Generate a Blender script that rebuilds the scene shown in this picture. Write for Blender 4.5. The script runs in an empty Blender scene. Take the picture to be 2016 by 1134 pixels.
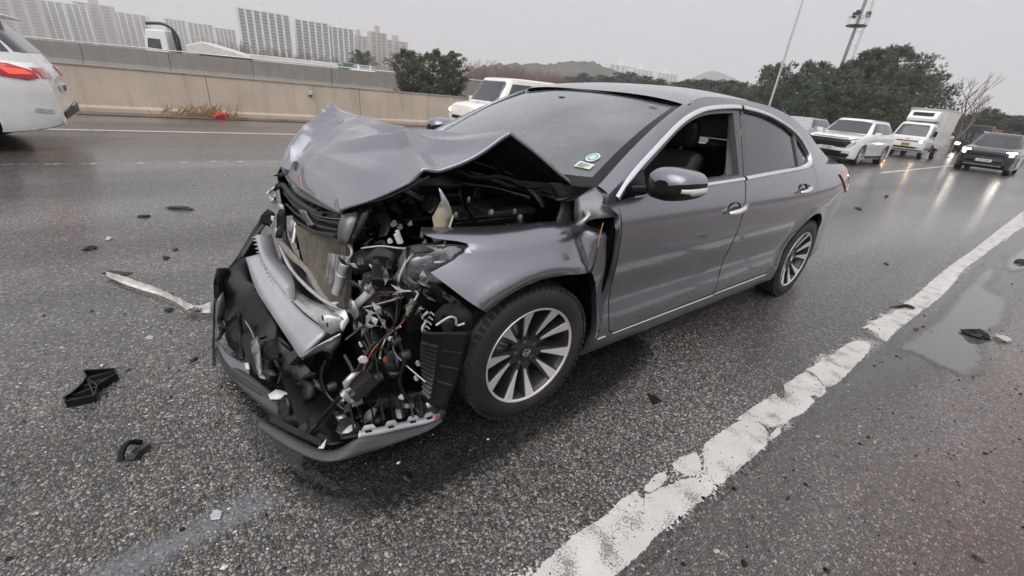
import bpy, bmesh, math, random
import numpy as np
from mathutils import Vector, Matrix
from mathutils.geometry import delaunay_2d_cdt
from mathutils.bvhtree import BVHTree

random.seed(7)
RNG = np.random.default_rng(7)
SC = bpy.context.scene
COL = SC.collection
rad = math.radians

# ---------------------------------------------------------------- camera
# world axes: X = direction of travel, Y = towards the hard shoulder, Z = up; origin under the wreck's front axle
cam_d = bpy.data.cameras.new('camera')
cam = bpy.data.objects.new('camera', cam_d)
COL.objects.link(cam)
_yaw, _pitch, _roll = -2.26107922, 0.431466671, 0.100927301
_f = Vector((math.cos(_yaw) * math.cos(_pitch), math.sin(_yaw) * math.cos(_pitch), -math.sin(_pitch)))
_r = Vector((math.sin(_yaw), -math.cos(_yaw), 0))
_u = _r.cross(_f)
_r2 = math.cos(_roll) * _r + math.sin(_roll) * _u
_u2 = -math.sin(_roll) * _r + math.cos(_roll) * _u
_m = Matrix((_r2, _u2, -_f)).transposed().to_4x4()
_m.translation = (1.0506, 1.99385, 1.32827)
cam.matrix_world = _m
cam_d.sensor_width = 36.0
cam_d.lens = 36.0 * 831.44 / 2016.0
cam_d.clip_start = 0.05
cam_d.clip_end = 20000
SC.camera = cam

# ---------------------------------------------------------------- sky, sun, exposure (overcast, wet winter day)
SUN_EL, SUN_AZ = rad(52), rad(62)
w = bpy.data.worlds.new('World')
SC.world = w
w.use_nodes = True
nt = w.node_tree
nt.nodes.clear()
sky = nt.nodes.new('ShaderNodeTexSky')
sky.sky_type = 'NISHITA'
sky.sun_disc = False
sky.sun_elevation = SUN_EL
sky.sun_rotation = SUN_AZ
sky.dust_density = 6.0
sky.air_density = 1.0
sky.ozone_density = 1.0
hs = nt.nodes.new('ShaderNodeHueSaturation')
hs.inputs['Saturation'].default_value = 0.15
mx = nt.nodes.new('ShaderNodeMixRGB')
mx.inputs[0].default_value = 0.86
mx.inputs[2].default_value = (4.30, 4.24, 4.46, 1)      # closed cloud cover
bg = nt.nodes.new('ShaderNodeBackground')
bg.inputs[1].default_value = 0.10
ow = nt.nodes.new('ShaderNodeOutputWorld')
nt.links.new(sky.outputs[0], hs.inputs['Color'])
nt.links.new(hs.outputs[0], mx.inputs[1])
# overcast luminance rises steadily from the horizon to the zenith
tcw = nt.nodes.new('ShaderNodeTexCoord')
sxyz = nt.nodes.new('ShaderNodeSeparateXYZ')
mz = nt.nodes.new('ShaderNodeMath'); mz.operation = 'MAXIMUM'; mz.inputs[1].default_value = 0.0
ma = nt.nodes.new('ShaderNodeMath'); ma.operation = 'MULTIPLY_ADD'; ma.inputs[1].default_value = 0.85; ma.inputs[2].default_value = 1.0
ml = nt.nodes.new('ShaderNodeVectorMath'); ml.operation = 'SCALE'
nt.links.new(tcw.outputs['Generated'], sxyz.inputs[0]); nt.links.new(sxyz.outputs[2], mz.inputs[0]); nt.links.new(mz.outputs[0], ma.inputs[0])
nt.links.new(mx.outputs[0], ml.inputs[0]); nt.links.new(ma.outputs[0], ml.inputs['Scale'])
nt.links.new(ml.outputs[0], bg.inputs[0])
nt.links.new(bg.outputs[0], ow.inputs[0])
sl = bpy.data.lights.new('sun', 'SUN')
sl.energy = 1.35
sl.angle = rad(75)
sl.color = (1.0, 0.97, 0.93)
sun = bpy.data.objects.new('sun', sl)
COL.objects.link(sun)
_sd = Vector((math.sin(SUN_AZ) * math.cos(SUN_EL), math.cos(SUN_AZ) * math.cos(SUN_EL), math.sin(SUN_EL)))
sun.rotation_euler = _sd.to_track_quat('Z', 'Y').to_euler()
sun.location = (0, 0, 50)
SC.view_settings.view_transform = 'Standard'
SC.view_settings.look = 'None'
SC.view_settings.exposure = 0.48
SC.view_settings.gamma = 1.0
SC.view_settings.use_curve_mapping = False
SC.render.engine = 'CYCLES'
SC.cycles.use_denoising = True
SC.cycles.max_bounces = 8
SC.cycles.transparent_max_bounces = 16
SC.cycles.volume_bounces = 1
SC.cycles.caustics_reflective = False
SC.cycles.caustics_refractive = False

# ---------------------------------------------------------------- helpers
def curve(xs, ys):
    """smooth monotone cubic through knots"""
    x = np.array(xs, float); y = np.array(ys, float)
    if x[0] > x[-1]:
        x = x[::-1]; y = y[::-1]
    d = np.diff(y) / np.diff(x)
    m = np.empty_like(y)
    m[0], m[-1] = d[0], d[-1]
    for i in range(1, len(x) - 1):
        m[i] = 0 if d[i - 1] * d[i] <= 0 else 2 * d[i - 1] * d[i] / (d[i - 1] + d[i])
    def f(t):
        t = min(max(t, x[0]), x[-1])
        i = min(max(int(np.searchsorted(x, t)) - 1, 0), len(x) - 2)
        h = x[i + 1] - x[i]; s = (t - x[i]) / h
        return float((1 + 2 * s) * (1 - s) ** 2 * y[i] + s * (1 - s) ** 2 * h * m[i] + s * s * (3 - 2 * s) * y[i + 1] + s * s * (s - 1) * h * m[i + 1])
    return f

def spline(pts, n=8, closed=False):
    """Catmull-Rom through points, n steps per span"""
    P_ = [Vector(p) for p in pts]
    out = []
    k = len(P_)
    for i in range(k if closed else k - 1):
        a = P_[(i - 1) % k] if (closed or i > 0) else P_[0]
        b = P_[i]; c = P_[(i + 1) % k]
        d = P_[(i + 2) % k] if (closed or i + 2 < k) else P_[-1]
        for j in range(n):
            t = j / n
            out.append(.5 * ((2 * b) + (c - a) * t + (2 * a - 5 * b + 4 * c - d) * t * t + (3 * b - a - 3 * c + d) * t ** 3))
    if not closed:
        out.append(P_[-1])
    return out

def empty(name, loc=(0, 0, 0), rz=0.0, parent=None):
    o = bpy.data.objects.new(name, None)
    COL.objects.link(o)
    o.location = loc
    o.rotation_euler = (0, 0, rz)
    o.empty_display_size = .2
    if parent: o.parent = parent
    return o

def tag(o, label=None, cat=None, group=None, kind=None):
    if label: o['label'] = label
    if cat: o['category'] = cat
    if group: o['group'] = group
    if kind: o['kind'] = kind
    return o

def obj(name, me, parent=None):
    o = bpy.data.objects.new(name, me)
    COL.objects.link(o)
    if parent: o.parent = parent
    return o

def copy_tree(o, parent=None):
    c = o.copy()
    COL.objects.link(c)
    c.parent = parent
    for ch in list(o.children):
        copy_tree(ch, c)
    return c

class MB:
    """collects shapes, builds ONE mesh object"""
    def __init__(s):
        s.v = []; s.f = []; s.mi = []; s.cur = 0
    def add(s, vs, fs):
        n = len(s.v)
        s.v += [tuple(v) for v in vs]
        s.f += [tuple(i + n for i in f) for f in fs]
        s.mi += [s.cur] * len(fs)
        return s
    def box(s, c, size, rot=None, taper=1.0):
        hx, hy, hz = [q / 2 for q in size]
        vs = [Vector((x * hx * (taper if z > 0 else 1), y * hy * (taper if z > 0 else 1), z * hz)) for z in (-1, 1) for y in (-1, 1) for x in (-1, 1)]
        if rot is not None:
            R_ = rot if isinstance(rot, Matrix) else Matrix.Rotation(rot[2], 3, 'Z') @ Matrix.Rotation(rot[1], 3, 'Y') @ Matrix.Rotation(rot[0], 3, 'X')
            vs = [R_ @ v for v in vs]
        c = Vector(c)
        return s.add([v + c for v in vs], [(0, 2, 3, 1), (4, 5, 7, 6), (0, 1, 5, 4), (2, 6, 7, 3), (0, 4, 6, 2), (1, 3, 7, 5)])
    def bar(s, a, b, w, h, up=(0, 0, 1)):
        a = Vector(a); b = Vector(b)
        d = (b - a); L = d.length
        if L < 1e-6: return s
        d.normalize(); u = Vector(up)
        if abs(d.dot(u)) > .98: u = Vector((1, 0, 0))
        r = d.cross(u).normalized(); u = r.cross(d)
        vs = [p + r * (sx * w / 2) + u * (sz * h / 2) for p in (a, b) for sz in (-1, 1) for sx in (-1, 1)]
        return s.add(vs, [(0, 1, 3, 2), (4, 6, 7, 5), (0, 4, 5, 1), (2, 3, 7, 6), (0, 2, 6, 4), (1, 5, 7, 3)])
    def tube(s, pts, r, n=8, cap=True):
        pts = [Vector(p) for p in pts]
        rs = r if isinstance(r, (list, tuple)) else [r] * len(pts)
        if len(rs) != len(pts): rs = list(np.interp(np.linspace(0, 1, len(pts)), np.linspace(0, 1, len(rs)), rs))
        t = (pts[1] - pts[0]).normalized()
        u = t.orthogonal().normalized()
        vs = []
        for i, p in enumerate(pts):
            t = (pts[min(i + 1, len(pts) - 1)] - pts[max(i - 1, 0)])
            if t.length < 1e-9: t = Vector((0, 0, 1))
            t.normalize()
            u = (u - t * u.dot(t))
            if u.length < 1e-6: u = t.orthogonal()
            u.normalize(); b = t.cross(u)
            for k in range(n):
                a = 2 * math.pi * k / n
                vs.append(p + (u * math.cos(a) + b * math.sin(a)) * rs[i])
        fs = []
        for i in range(len(pts) - 1):
            for k in range(n):
                a = i * n + k; b_ = i * n + (k + 1) % n
                fs.append((a, b_, b_ + n, a + n))
        if cap:
            fs.append(tuple(reversed(range(n))))
            fs.append(tuple(range((len(pts) - 1) * n, len(pts) * n)))
        return s.add(vs, fs)
    def lathe(s, prof, n=32, axis='Y', center=(0, 0, 0), closed=False):
        """prof: (radius, height along axis)"""
        vs = []; c = Vector(center)
        for k in range(n):
            a = 2 * math.pi * k / n
            for (r_, h) in prof:
                q = (r_ * math.cos(a), r_ * math.sin(a))
                v = {'Y': (q[0], h, q[1]), 'Z': (q[0], q[1], h), 'X': (h, q[0], q[1])}[axis]
                vs.append(c + Vector(v))
        m = len(prof); fs = []
        for k in range(n):
            k2 = (k + 1) % n
            for i in range(m - 1 if not closed else m):
                j = (i + 1) % m
                fs.append((k * m + i, k * m + j, k2 * m + j, k2 * m + i))
        return s.add(vs, fs)
    def prism(s, poly, ext):
        """3D polygon extruded by vector"""
        p = [Vector(q) for q in poly]; e = Vector(ext); n = len(p)
        fs = [tuple(reversed(range(n))), tuple(range(n, 2 * n))]
        fs += [(i, (i + 1) % n, (i + 1) % n + n, i + n) for i in range(n)]
        return s.add(p + [q + e for q in p], fs)
    def grid(s, rows):
        """rows: equal-length lists of points"""
        m = len(rows[0])
        vs = [q for r_ in rows for q in r_]
        fs = [(i * m + j, i * m + j + 1, (i + 1) * m + j + 1, (i + 1) * m + j) for i in range(len(rows) - 1) for j in range(m - 1)]
        return s.add(vs, fs)
    def build(s, name, mat, parent=None, smooth=None, bevel=0, solid=0, recalc=True, sub=0, soff=-1.0):
        me = bpy.data.meshes.new(name)
        me.from_pydata(s.v, [], s.f)
        for m_ in (mat if isinstance(mat, (list, tuple)) else [mat]):
            me.materials.append(m_)
        if any(s.mi):
            me.polygons.foreach_set('material_index', s.mi)
        if recalc:
            bm = bmesh.new(); bm.from_mesh(me)
            bmesh.ops.recalc_face_normals(bm, faces=bm.faces)
            bm.to_mesh(me); bm.free()
        if smooth is not None:
            me.polygons.foreach_set('use_smooth', [True] * len(me.polygons))
            if smooth < 180:
                me.set_sharp_from_angle(angle=rad(smooth))
        me.update()
        o = obj(name, me, parent)
        if sub:
            md = o.modifiers.new('sub', 'SUBSURF'); md.levels = md.render_levels = sub
        if solid:
            md = o.modifiers.new('solid', 'SOLIDIFY'); md.thickness = solid; md.offset = soff
        if bevel:
            md = o.modifiers.new('bevel', 'BEVEL'); md.width = bevel; md.segments = 2; md.limit_method = 'ANGLE'; md.angle_limit = rad(40)
        return o

def inpoly(x, y, poly):
    c = False; n = len(poly); j = n - 1
    for i in range(n):
        xi, yi = poly[i]; xj, yj = poly[j]
        if (yi > y) != (yj > y) and x < (xj - xi) * (y - yi) / (yj - yi) + xi:
            c = not c
        j = i
    return c

def resample(poly, step, closed=True):
    out = []; n = len(poly)
    for i in range(n if closed else n - 1):
        a = poly[i]; b = poly[(i + 1) % n]
        L = math.hypot(b[0] - a[0], b[1] - a[1])
        k = max(1, int(round(L / step)))
        for j in range(k):
            t = j / k
            out.append((a[0] + (b[0] - a[0]) * t, a[1] + (b[1] - a[1]) * t))
    if not closed: out.append(tuple(poly[-1]))
    return out

def fill2d(outer, holes=(), step=.04, estep=None):
    """dense triangulation of a 2D polygon -> (points, tris, boundary loops)"""
    estep = estep or step
    loops = [resample(outer, estep)] + [resample(h, estep) for h in holes]
    pts = []; edges = []; loop_idx = []
    for L in loops:
        n0 = len(pts); pts += L
        idx = list(range(n0, n0 + len(L))); loop_idx.append(idx)
        edges += [(idx[i], idx[(i + 1) % len(idx)]) for i in range(len(idx))]
    bp = np.array(pts)
    x0, y0 = bp.min(0); x1, y1 = bp.max(0)
    jj = 0
    yy = y0 + step / 2
    while yy < y1:
        xx = x0 + step * (.5 if jj % 2 else .25)
        while xx < x1:
            if inpoly(xx, yy, loops[0]) and not any(inpoly(xx, yy, h) for h in loops[1:]):
                if np.min((bp[:, 0] - xx) ** 2 + (bp[:, 1] - yy) ** 2) > (step * .45) ** 2:
                    pts.append((xx, yy))
            xx += step
        yy += step * .87; jj += 1
    r = delaunay_2d_cdt([Vector(p) for p in pts], edges, [], 0, 1e-6)
    ov, of = r[0], r[2]; orig = r[3]
    mp = {}
    for i, src in enumerate(orig):
        for s_ in src: mp[s_] = i
    tris = []
    for f in of:
        cx = sum(ov[i][0] for i in f) / len(f); cy = sum(ov[i][1] for i in f) / len(f)
        if inpoly(cx, cy, loops[0]) and not any(inpoly(cx, cy, h) for h in loops[1:]):
            tris.append(tuple(f))
    return [(v[0], v[1]) for v in ov], tris, [[mp.get(i, i) for i in L] for L in loop_idx]

def panel(name, outer, fn, mat, parent=None, holes=(), step=.04, estep=None, depth=.02, inward=None, smooth=50, round_=.003):
    """sheet-metal panel: 2D outline mapped by fn(a,b)->3D, with an edge return of the given depth along inward(a,b)"""
    pts, tris, loops = fill2d(outer, holes, step, estep)
    vs = [Vector(fn(a, b)) for a, b in pts]
    fs = list(tris)
    if inward is None:
        inward = lambda a, b: Vector((0, -1, 0))
    if depth:
        for L in loops:
            n0 = len(vs); n = len(L)
            for i in L:
                vs.append(vs[i] + Vector(inward(*pts[i])) * depth)
            for k in range(n):
                k2 = (k + 1) % n
                fs.append((L[k], L[k2], n0 + k2, n0 + k))
    m = MB(); m.add(vs, fs)
    return m.build(name, mat, parent, smooth=smooth)

def drop(bvh, outer, kind, mat, name, parent, step=.05, off=.004, depth=.012, sign=1, holes=(), smooth=60):
    """a piece lying on a body: outline given in a flat view (front: (y,z), side: (x,z), top: (x,y)), laid onto the body surface"""
    pts, tris, loops = fill2d(outer, holes, step)
    dirs = {'front': Vector((-1, 0, 0)), 'back': Vector((1, 0, 0)), 'side': Vector((0, -1, 0)), 'rside': Vector((0, 1, 0)), 'top': Vector((0, 0, -1))}
    d = dirs[kind]
    vs = []; last = None
    for a, b in pts:
        o_ = {'front': Vector((9, a, b)), 'back': Vector((-9, a, b)), 'side': Vector((a, 9, b)), 'rside': Vector((a, -9, b)), 'top': Vector((a, b, 9))}[kind]
        h = bvh.ray_cast(o_, d)
        if h[0] is None:
            h = bvh.find_nearest(o_ + d * 9)
            q = h[0] if h[0] is not None else o_ + d * 9
        else: q = h[0]
        vs.append(q - d * off)
    fs = list(tris)
    for L in loops:
        n0 = len(vs); n = len(L)
        vs += [vs[i] + d * depth for i in L]
        for k in range(n):
            k2 = (k + 1) % n
            fs.append((L[k], L[k2], n0 + k2, n0 + k))
    m = MB(); m.add(vs, fs)
    return m.build(name, mat, parent, smooth=smooth)

# ---------------------------------------------------------------- materials
def mat(name, col, rough=.5, metal=0.0, coat=0.0, var=.12, scale=6.0, bump=0.0, bscale=80.0, spec=.5, coatr=.06, emit=None, estr=1.0, dirt=0.0, alpha=1.0, trans=0.0, rvar=.1):
    m = bpy.data.materials.new(name)
    m.use_nodes = True
    t = m.node_tree; b = t.nodes['Principled BSDF']
    b.inputs['Roughness'].default_value = rough
    b.inputs['Metallic'].default_value = metal
    b.inputs['Coat Weight'].default_value = coat
    b.inputs['Coat Roughness'].default_value = coatr
    b.inputs['Specular IOR Level'].default_value = spec
    b.inputs['Alpha'].default_value = alpha
    b.inputs['Transmission Weight'].default_value = trans
    tc = t.nodes.new('ShaderNodeTexCoord')
    n = t.nodes.new('ShaderNodeTexNoise')
    n.inputs['Scale'].default_value = scale
    n.inputs['Detail'].default_value = 6
    t.links.new(tc.outputs['Object'], n.inputs['Vector'])
    r = t.nodes.new('ShaderNodeValToRGB')
    r.color_ramp.elements[0].position = .3; r.color_ramp.elements[1].position = .7
    c = Vector(col)
    r.color_ramp.elements[0].color = (*[max(0, q * (1 - var)) for q in c], 1)
    r.color_ramp.elements[1].color = (*[min(1, q * (1 + var)) for q in c], 1)
    t.links.new(n.outputs['Fac'], r.inputs['Fac'])
    src = r.outputs[0]
    if dirt:
        n2 = t.nodes.new('ShaderNodeTexNoise'); n2.inputs['Scale'].default_value = 3.1; n2.inputs['Detail'].default_value = 9; n2.inputs['Roughness'].default_value = .7
        t.links.new(tc.outputs['Object'], n2.inputs['Vector'])
        r2 = t.nodes.new('ShaderNodeValToRGB'); r2.color_ramp.elements[0].position = .45; r2.color_ramp.elements[1].position = .75
        r2.color_ramp.elements[0].color = (0, 0, 0, 1); r2.color_ramp.elements[1].color = (dirt, dirt, dirt, 1)
        t.links.new(n2.outputs['Fac'], r2.inputs['Fac'])
        mx_ = t.nodes.new('ShaderNodeMixRGB'); mx_.inputs[2].default_value = (.10, .085, .07, 1)
        t.links.new(r2.outputs[0], mx_.inputs[0]); t.links.new(src, mx_.inputs[1]); src = mx_.outputs[0]
    t.links.new(src, b.inputs['Base Color'])
    if rvar:
        mp = t.nodes.new('ShaderNodeMapRange')
        mp.inputs[1].default_value = .3; mp.inputs[2].default_value = .7
        mp.inputs[3].default_value = max(.02, rough - rvar); mp.inputs[4].default_value = min(1, rough + rvar)
        t.links.new(n.outputs['Fac'], mp.inputs[0]); t.links.new(mp.outputs[0], b.inputs['Roughness'])
    if bump:
        nb = t.nodes.new('ShaderNodeTexNoise'); nb.inputs['Scale'].default_value = bscale; nb.inputs['Detail'].default_value = 4
        t.links.new(tc.outputs['Object'], nb.inputs['Vector'])
        bp = t.nodes.new('ShaderNodeBump'); bp.inputs['Strength'].default_value = bump; bp.inputs['Distance'].default_value = .01
        t.links.new(nb.outputs['Fac'], bp.inputs['Height']); t.links.new(bp.outputs[0], b.inputs['Normal'])
    if emit:
        b.inputs['Emission Color'].default_value = (*emit, 1); b.inputs['Emission Strength'].default_value = estr
    return m

def glass(name, tint=(.2, .22, .23), film=.0, filmcol=(.3, .3, .3), rough=.02, f0=1.5):
    """thin pane: tinted see-through plus mirror by Fresnel, with an optional film of mist"""
    m = bpy.data.materials.new(name); m.use_nodes = True
    t = m.node_tree; t.nodes.clear()
    o = t.nodes.new('ShaderNodeOutputMaterial')
    tr = t.nodes.new('ShaderNodeBsdfTransparent'); tr.inputs[0].default_value = (*tint, 1)
    gl = t.nodes.new('ShaderNodeBsdfGlossy'); gl.inputs[0].default_value = (.95, .97, 1, 1); gl.inputs['Roughness'].default_value = rough
    lw = t.nodes.new('ShaderNodeLayerWeight'); lw.inputs[0].default_value = .5
    pw = t.nodes.new('ShaderNodeMath'); pw.operation = 'POWER'; pw.inputs[1].default_value = 4.5
    r0 = ((f0 - 1) / (f0 + 1)) ** 2 * 1.6
    fr = t.nodes.new('ShaderNodeMath'); fr.operation = 'MULTIPLY_ADD'; fr.inputs[1].default_value = 1 - r0; fr.inputs[2].default_value = r0
    t.links.new(lw.outputs['Facing'], pw.inputs[0]); t.links.new(pw.outputs[0], fr.inputs[0])
    base = tr.outputs[0]
    if film:
        df = t.nodes.new('ShaderNodeBsdfDiffuse'); df.inputs[0].default_value = (*filmcol, 1)
        tc = t.nodes.new('ShaderNodeTexCoord')
        n = t.nodes.new('ShaderNodeTexNoise'); n.inputs['Scale'].default_value = 3; n.inputs['Detail'].default_value = 8
        t.links.new(tc.outputs['Object'], n.inputs['Vector'])
        mp = t.nodes.new('ShaderNodeMapRange'); mp.inputs[1].default_value = .25; mp.inputs[2].default_value = .75; mp.inputs[3].default_value = film * .6; mp.inputs[4].default_value = film * 1.4
        t.links.new(n.outputs['Fac'], mp.inputs[0])
        m1 = t.nodes.new('ShaderNodeMixShader')
        t.links.new(mp.outputs[0], m1.inputs[0]); t.links.new(base, m1.inputs[1]); t.links.new(df.outputs[0], m1.inputs[2]); base = m1.outputs[0]
    m2 = t.nodes.new('ShaderNodeMixShader')
    t.links.new(fr.outputs[0], m2.inputs[0]); t.links.new(base, m2.inputs[1]); t.links.new(gl.outputs[0], m2.inputs[2])
    t.links.new(m2.outputs[0], o.inputs[0])
    return m

M = {}
M['paint'] = mat('grey_metallic_paint', (.245, .25, .28), rough=.24, metal=.9, coat=1.0, coatr=.02, var=.015, rvar=0)
def spray(m):
    """road film drying on the lower panels"""
    t = m.node_tree; N_, L_, b = t.nodes, t.links, t.nodes['Principled BSDF']
    tc = N_.new('ShaderNodeTexCoord'); sx = N_.new('ShaderNodeSeparateXYZ'); L_.new(tc.outputs['Object'], sx.inputs[0])
    n = N_.new('ShaderNodeTexNoise'); n.inputs['Scale'].default_value = 5; n.inputs['Detail'].default_value = 10; n.inputs['Roughness'].default_value = .72; L_.new(tc.outputs['Object'], n.inputs['Vector'])
    mr = N_.new('ShaderNodeMapRange'); mr.inputs[1].default_value = .52; mr.inputs[2].default_value = .18; mr.inputs[3].default_value = -.30; mr.inputs[4].default_value = .30; L_.new(sx.outputs[2], mr.inputs[0])
    ad = N_.new('ShaderNodeMath'); L_.new(n.outputs['Fac'], ad.inputs[0]); L_.new(mr.outputs[0], ad.inputs[1])
    r = N_.new('ShaderNodeMapRange'); r.inputs[1].default_value = .42; r.inputs[2].default_value = .95; r.inputs[4].default_value = .42; L_.new(ad.outputs[0], r.inputs[0])
    src = b.inputs['Base Color'].links[0].from_socket
    mx_ = N_.new('ShaderNodeMixRGB'); mx_.inputs[2].default_value = (.12, .11, .10, 1); L_.new(r.outputs[0], mx_.inputs[0]); L_.new(src, mx_.inputs[1]); L_.new(mx_.outputs[0], b.inputs['Base Color'])
    for sock, a, c in (('Metallic', .9, .35), ('Coat Weight', 1.0, .5), ('Roughness', .24, .5)):
        q = N_.new('ShaderNodeMapRange'); q.inputs[2].default_value = .5; q.inputs[3].default_value = a; q.inputs[4].default_value = c; L_.new(r.outputs[0], q.inputs[0]); L_.new(q.outputs[0], b.inputs[sock])
spray(M['paint'])
M['primer'] = mat('grey_underside_paint', (.028, .028, .032), rough=.5, metal=.2)
M['black'] = mat('black_plastic', (.0055, .0055, .006), rough=.36, var=.3, bump=.04, spec=.32)
M['gloss'] = mat('gloss_black_trim', (.005, .005, .006), rough=.12, spec=.45)
M['pillar'] = mat('satin_pillar_trim', (.075, .076, .080), rough=.25, spec=.5, var=.05)
M['greyplast'] = mat('dark_grey_plastic', (.026, .026, .029), rough=.34, var=.2, bump=.03, spec=.4, dirt=.1)
M['lip'] = mat('textured_bumper_plastic', (.050, .050, .055), rough=.40, var=.1, spec=.45, dirt=.15)
M['midplast'] = mat('grey_painted_plastic', (.15, .152, .165), rough=.34, metal=.55, coat=.6, var=.05, dirt=.25)
M['chrome'] = mat('bright_chrome', (.85, .86, .88), rough=.16, metal=1.0, var=.03, rvar=.04)
M['alloy'] = mat('machined_alloy', (.70, .69, .67), rough=.34, metal=.55, var=.04, rvar=.05)
M['alloydark'] = mat('dark_alloy', (.03, .03, .033), rough=.3, metal=.4, coat=.3, dirt=.3)
M['rubber'] = mat('tyre_rubber', (.012, .0117, .0115), rough=.55, var=.25, scale=14, bump=.06, bscale=140, dirt=.35)
M['steel'] = mat('bare_steel', (.32, .31, .30), rough=.35, metal=.9, var=.2, dirt=.4)
M['galv'] = mat('galvanised_bracket', (.52, .525, .53), rough=.32, metal=.55, var=.15, scale=18, dirt=.35)
M['bumperbar'] = mat('grey_coated_bar', (.42, .425, .45), rough=.33, metal=.35, var=.08, dirt=.18)
M['radiator'] = mat('radiator_fins', (.24, .22, .19), rough=.55, metal=.4, var=.25, scale=30, dirt=.4)
M['beige'] = mat('beige_resin', (.25, .22, .16), rough=.5, var=.2)
M['castal'] = mat('cast_aluminium', (.58, .58, .57), rough=.42, metal=.7, var=.2, scale=30, bump=.2, bscale=200)
M['copper'] = mat('orange_wire', (.30, .10, .035), rough=.4)
M['redwire'] = mat('red_wire', (.45, .03, .03), rough=.4)
M['whitepl'] = mat('white_plastic', (.62, .62, .62), rough=.4, var=.08)
M['red'] = mat('red_reflector', (.55, .03, .03), rough=.25, coat=.5)
M['redlamp'] = mat('red_lamp', (.42, .015, .02), rough=.12, coat=1.0)
M['clear'] = glass('clear_lamp_plastic', (.80, .82, .84), film=.06, filmcol=(.6, .6, .62), rough=.03)
M['shield'] = glass('windscreen_glass', (.34, .38, .38), film=.36, filmcol=(.41, .44, .45), rough=.03, f0=1.62)
M['tint'] = glass('tinted_side_glass', (.02, .02, .022), film=.22, filmcol=(.12, .125, .13), rough=.03, f0=1.75)
M['tintfar'] = glass('dark_far_glass', (.02, .02, .022), film=.02, filmcol=(.1, .1, .1), rough=.03, f0=1.3)
M['interior'] = mat('black_leather', (.012, .012, .013), rough=.4, bump=.2, bscale=120)
M['trimgrey'] = mat('grey_interior_trim', (.20, .195, .185), rough=.6)
M['carpet'] = mat('dark_carpet', (.012, .012, .012), rough=.95)
M['sticker'] = mat('pale_sticker', (.55, .62, .52), rough=.5)
M['stickerblue'] = mat('pale_blue_sticker', (.50, .68, .75), rough=.5)

# ================================================================ setting: ground, road, shoulder, paint
def nodes(m):
    return m.node_tree.nodes, m.node_tree.links, m.node_tree.nodes['Principled BSDF']

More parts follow.
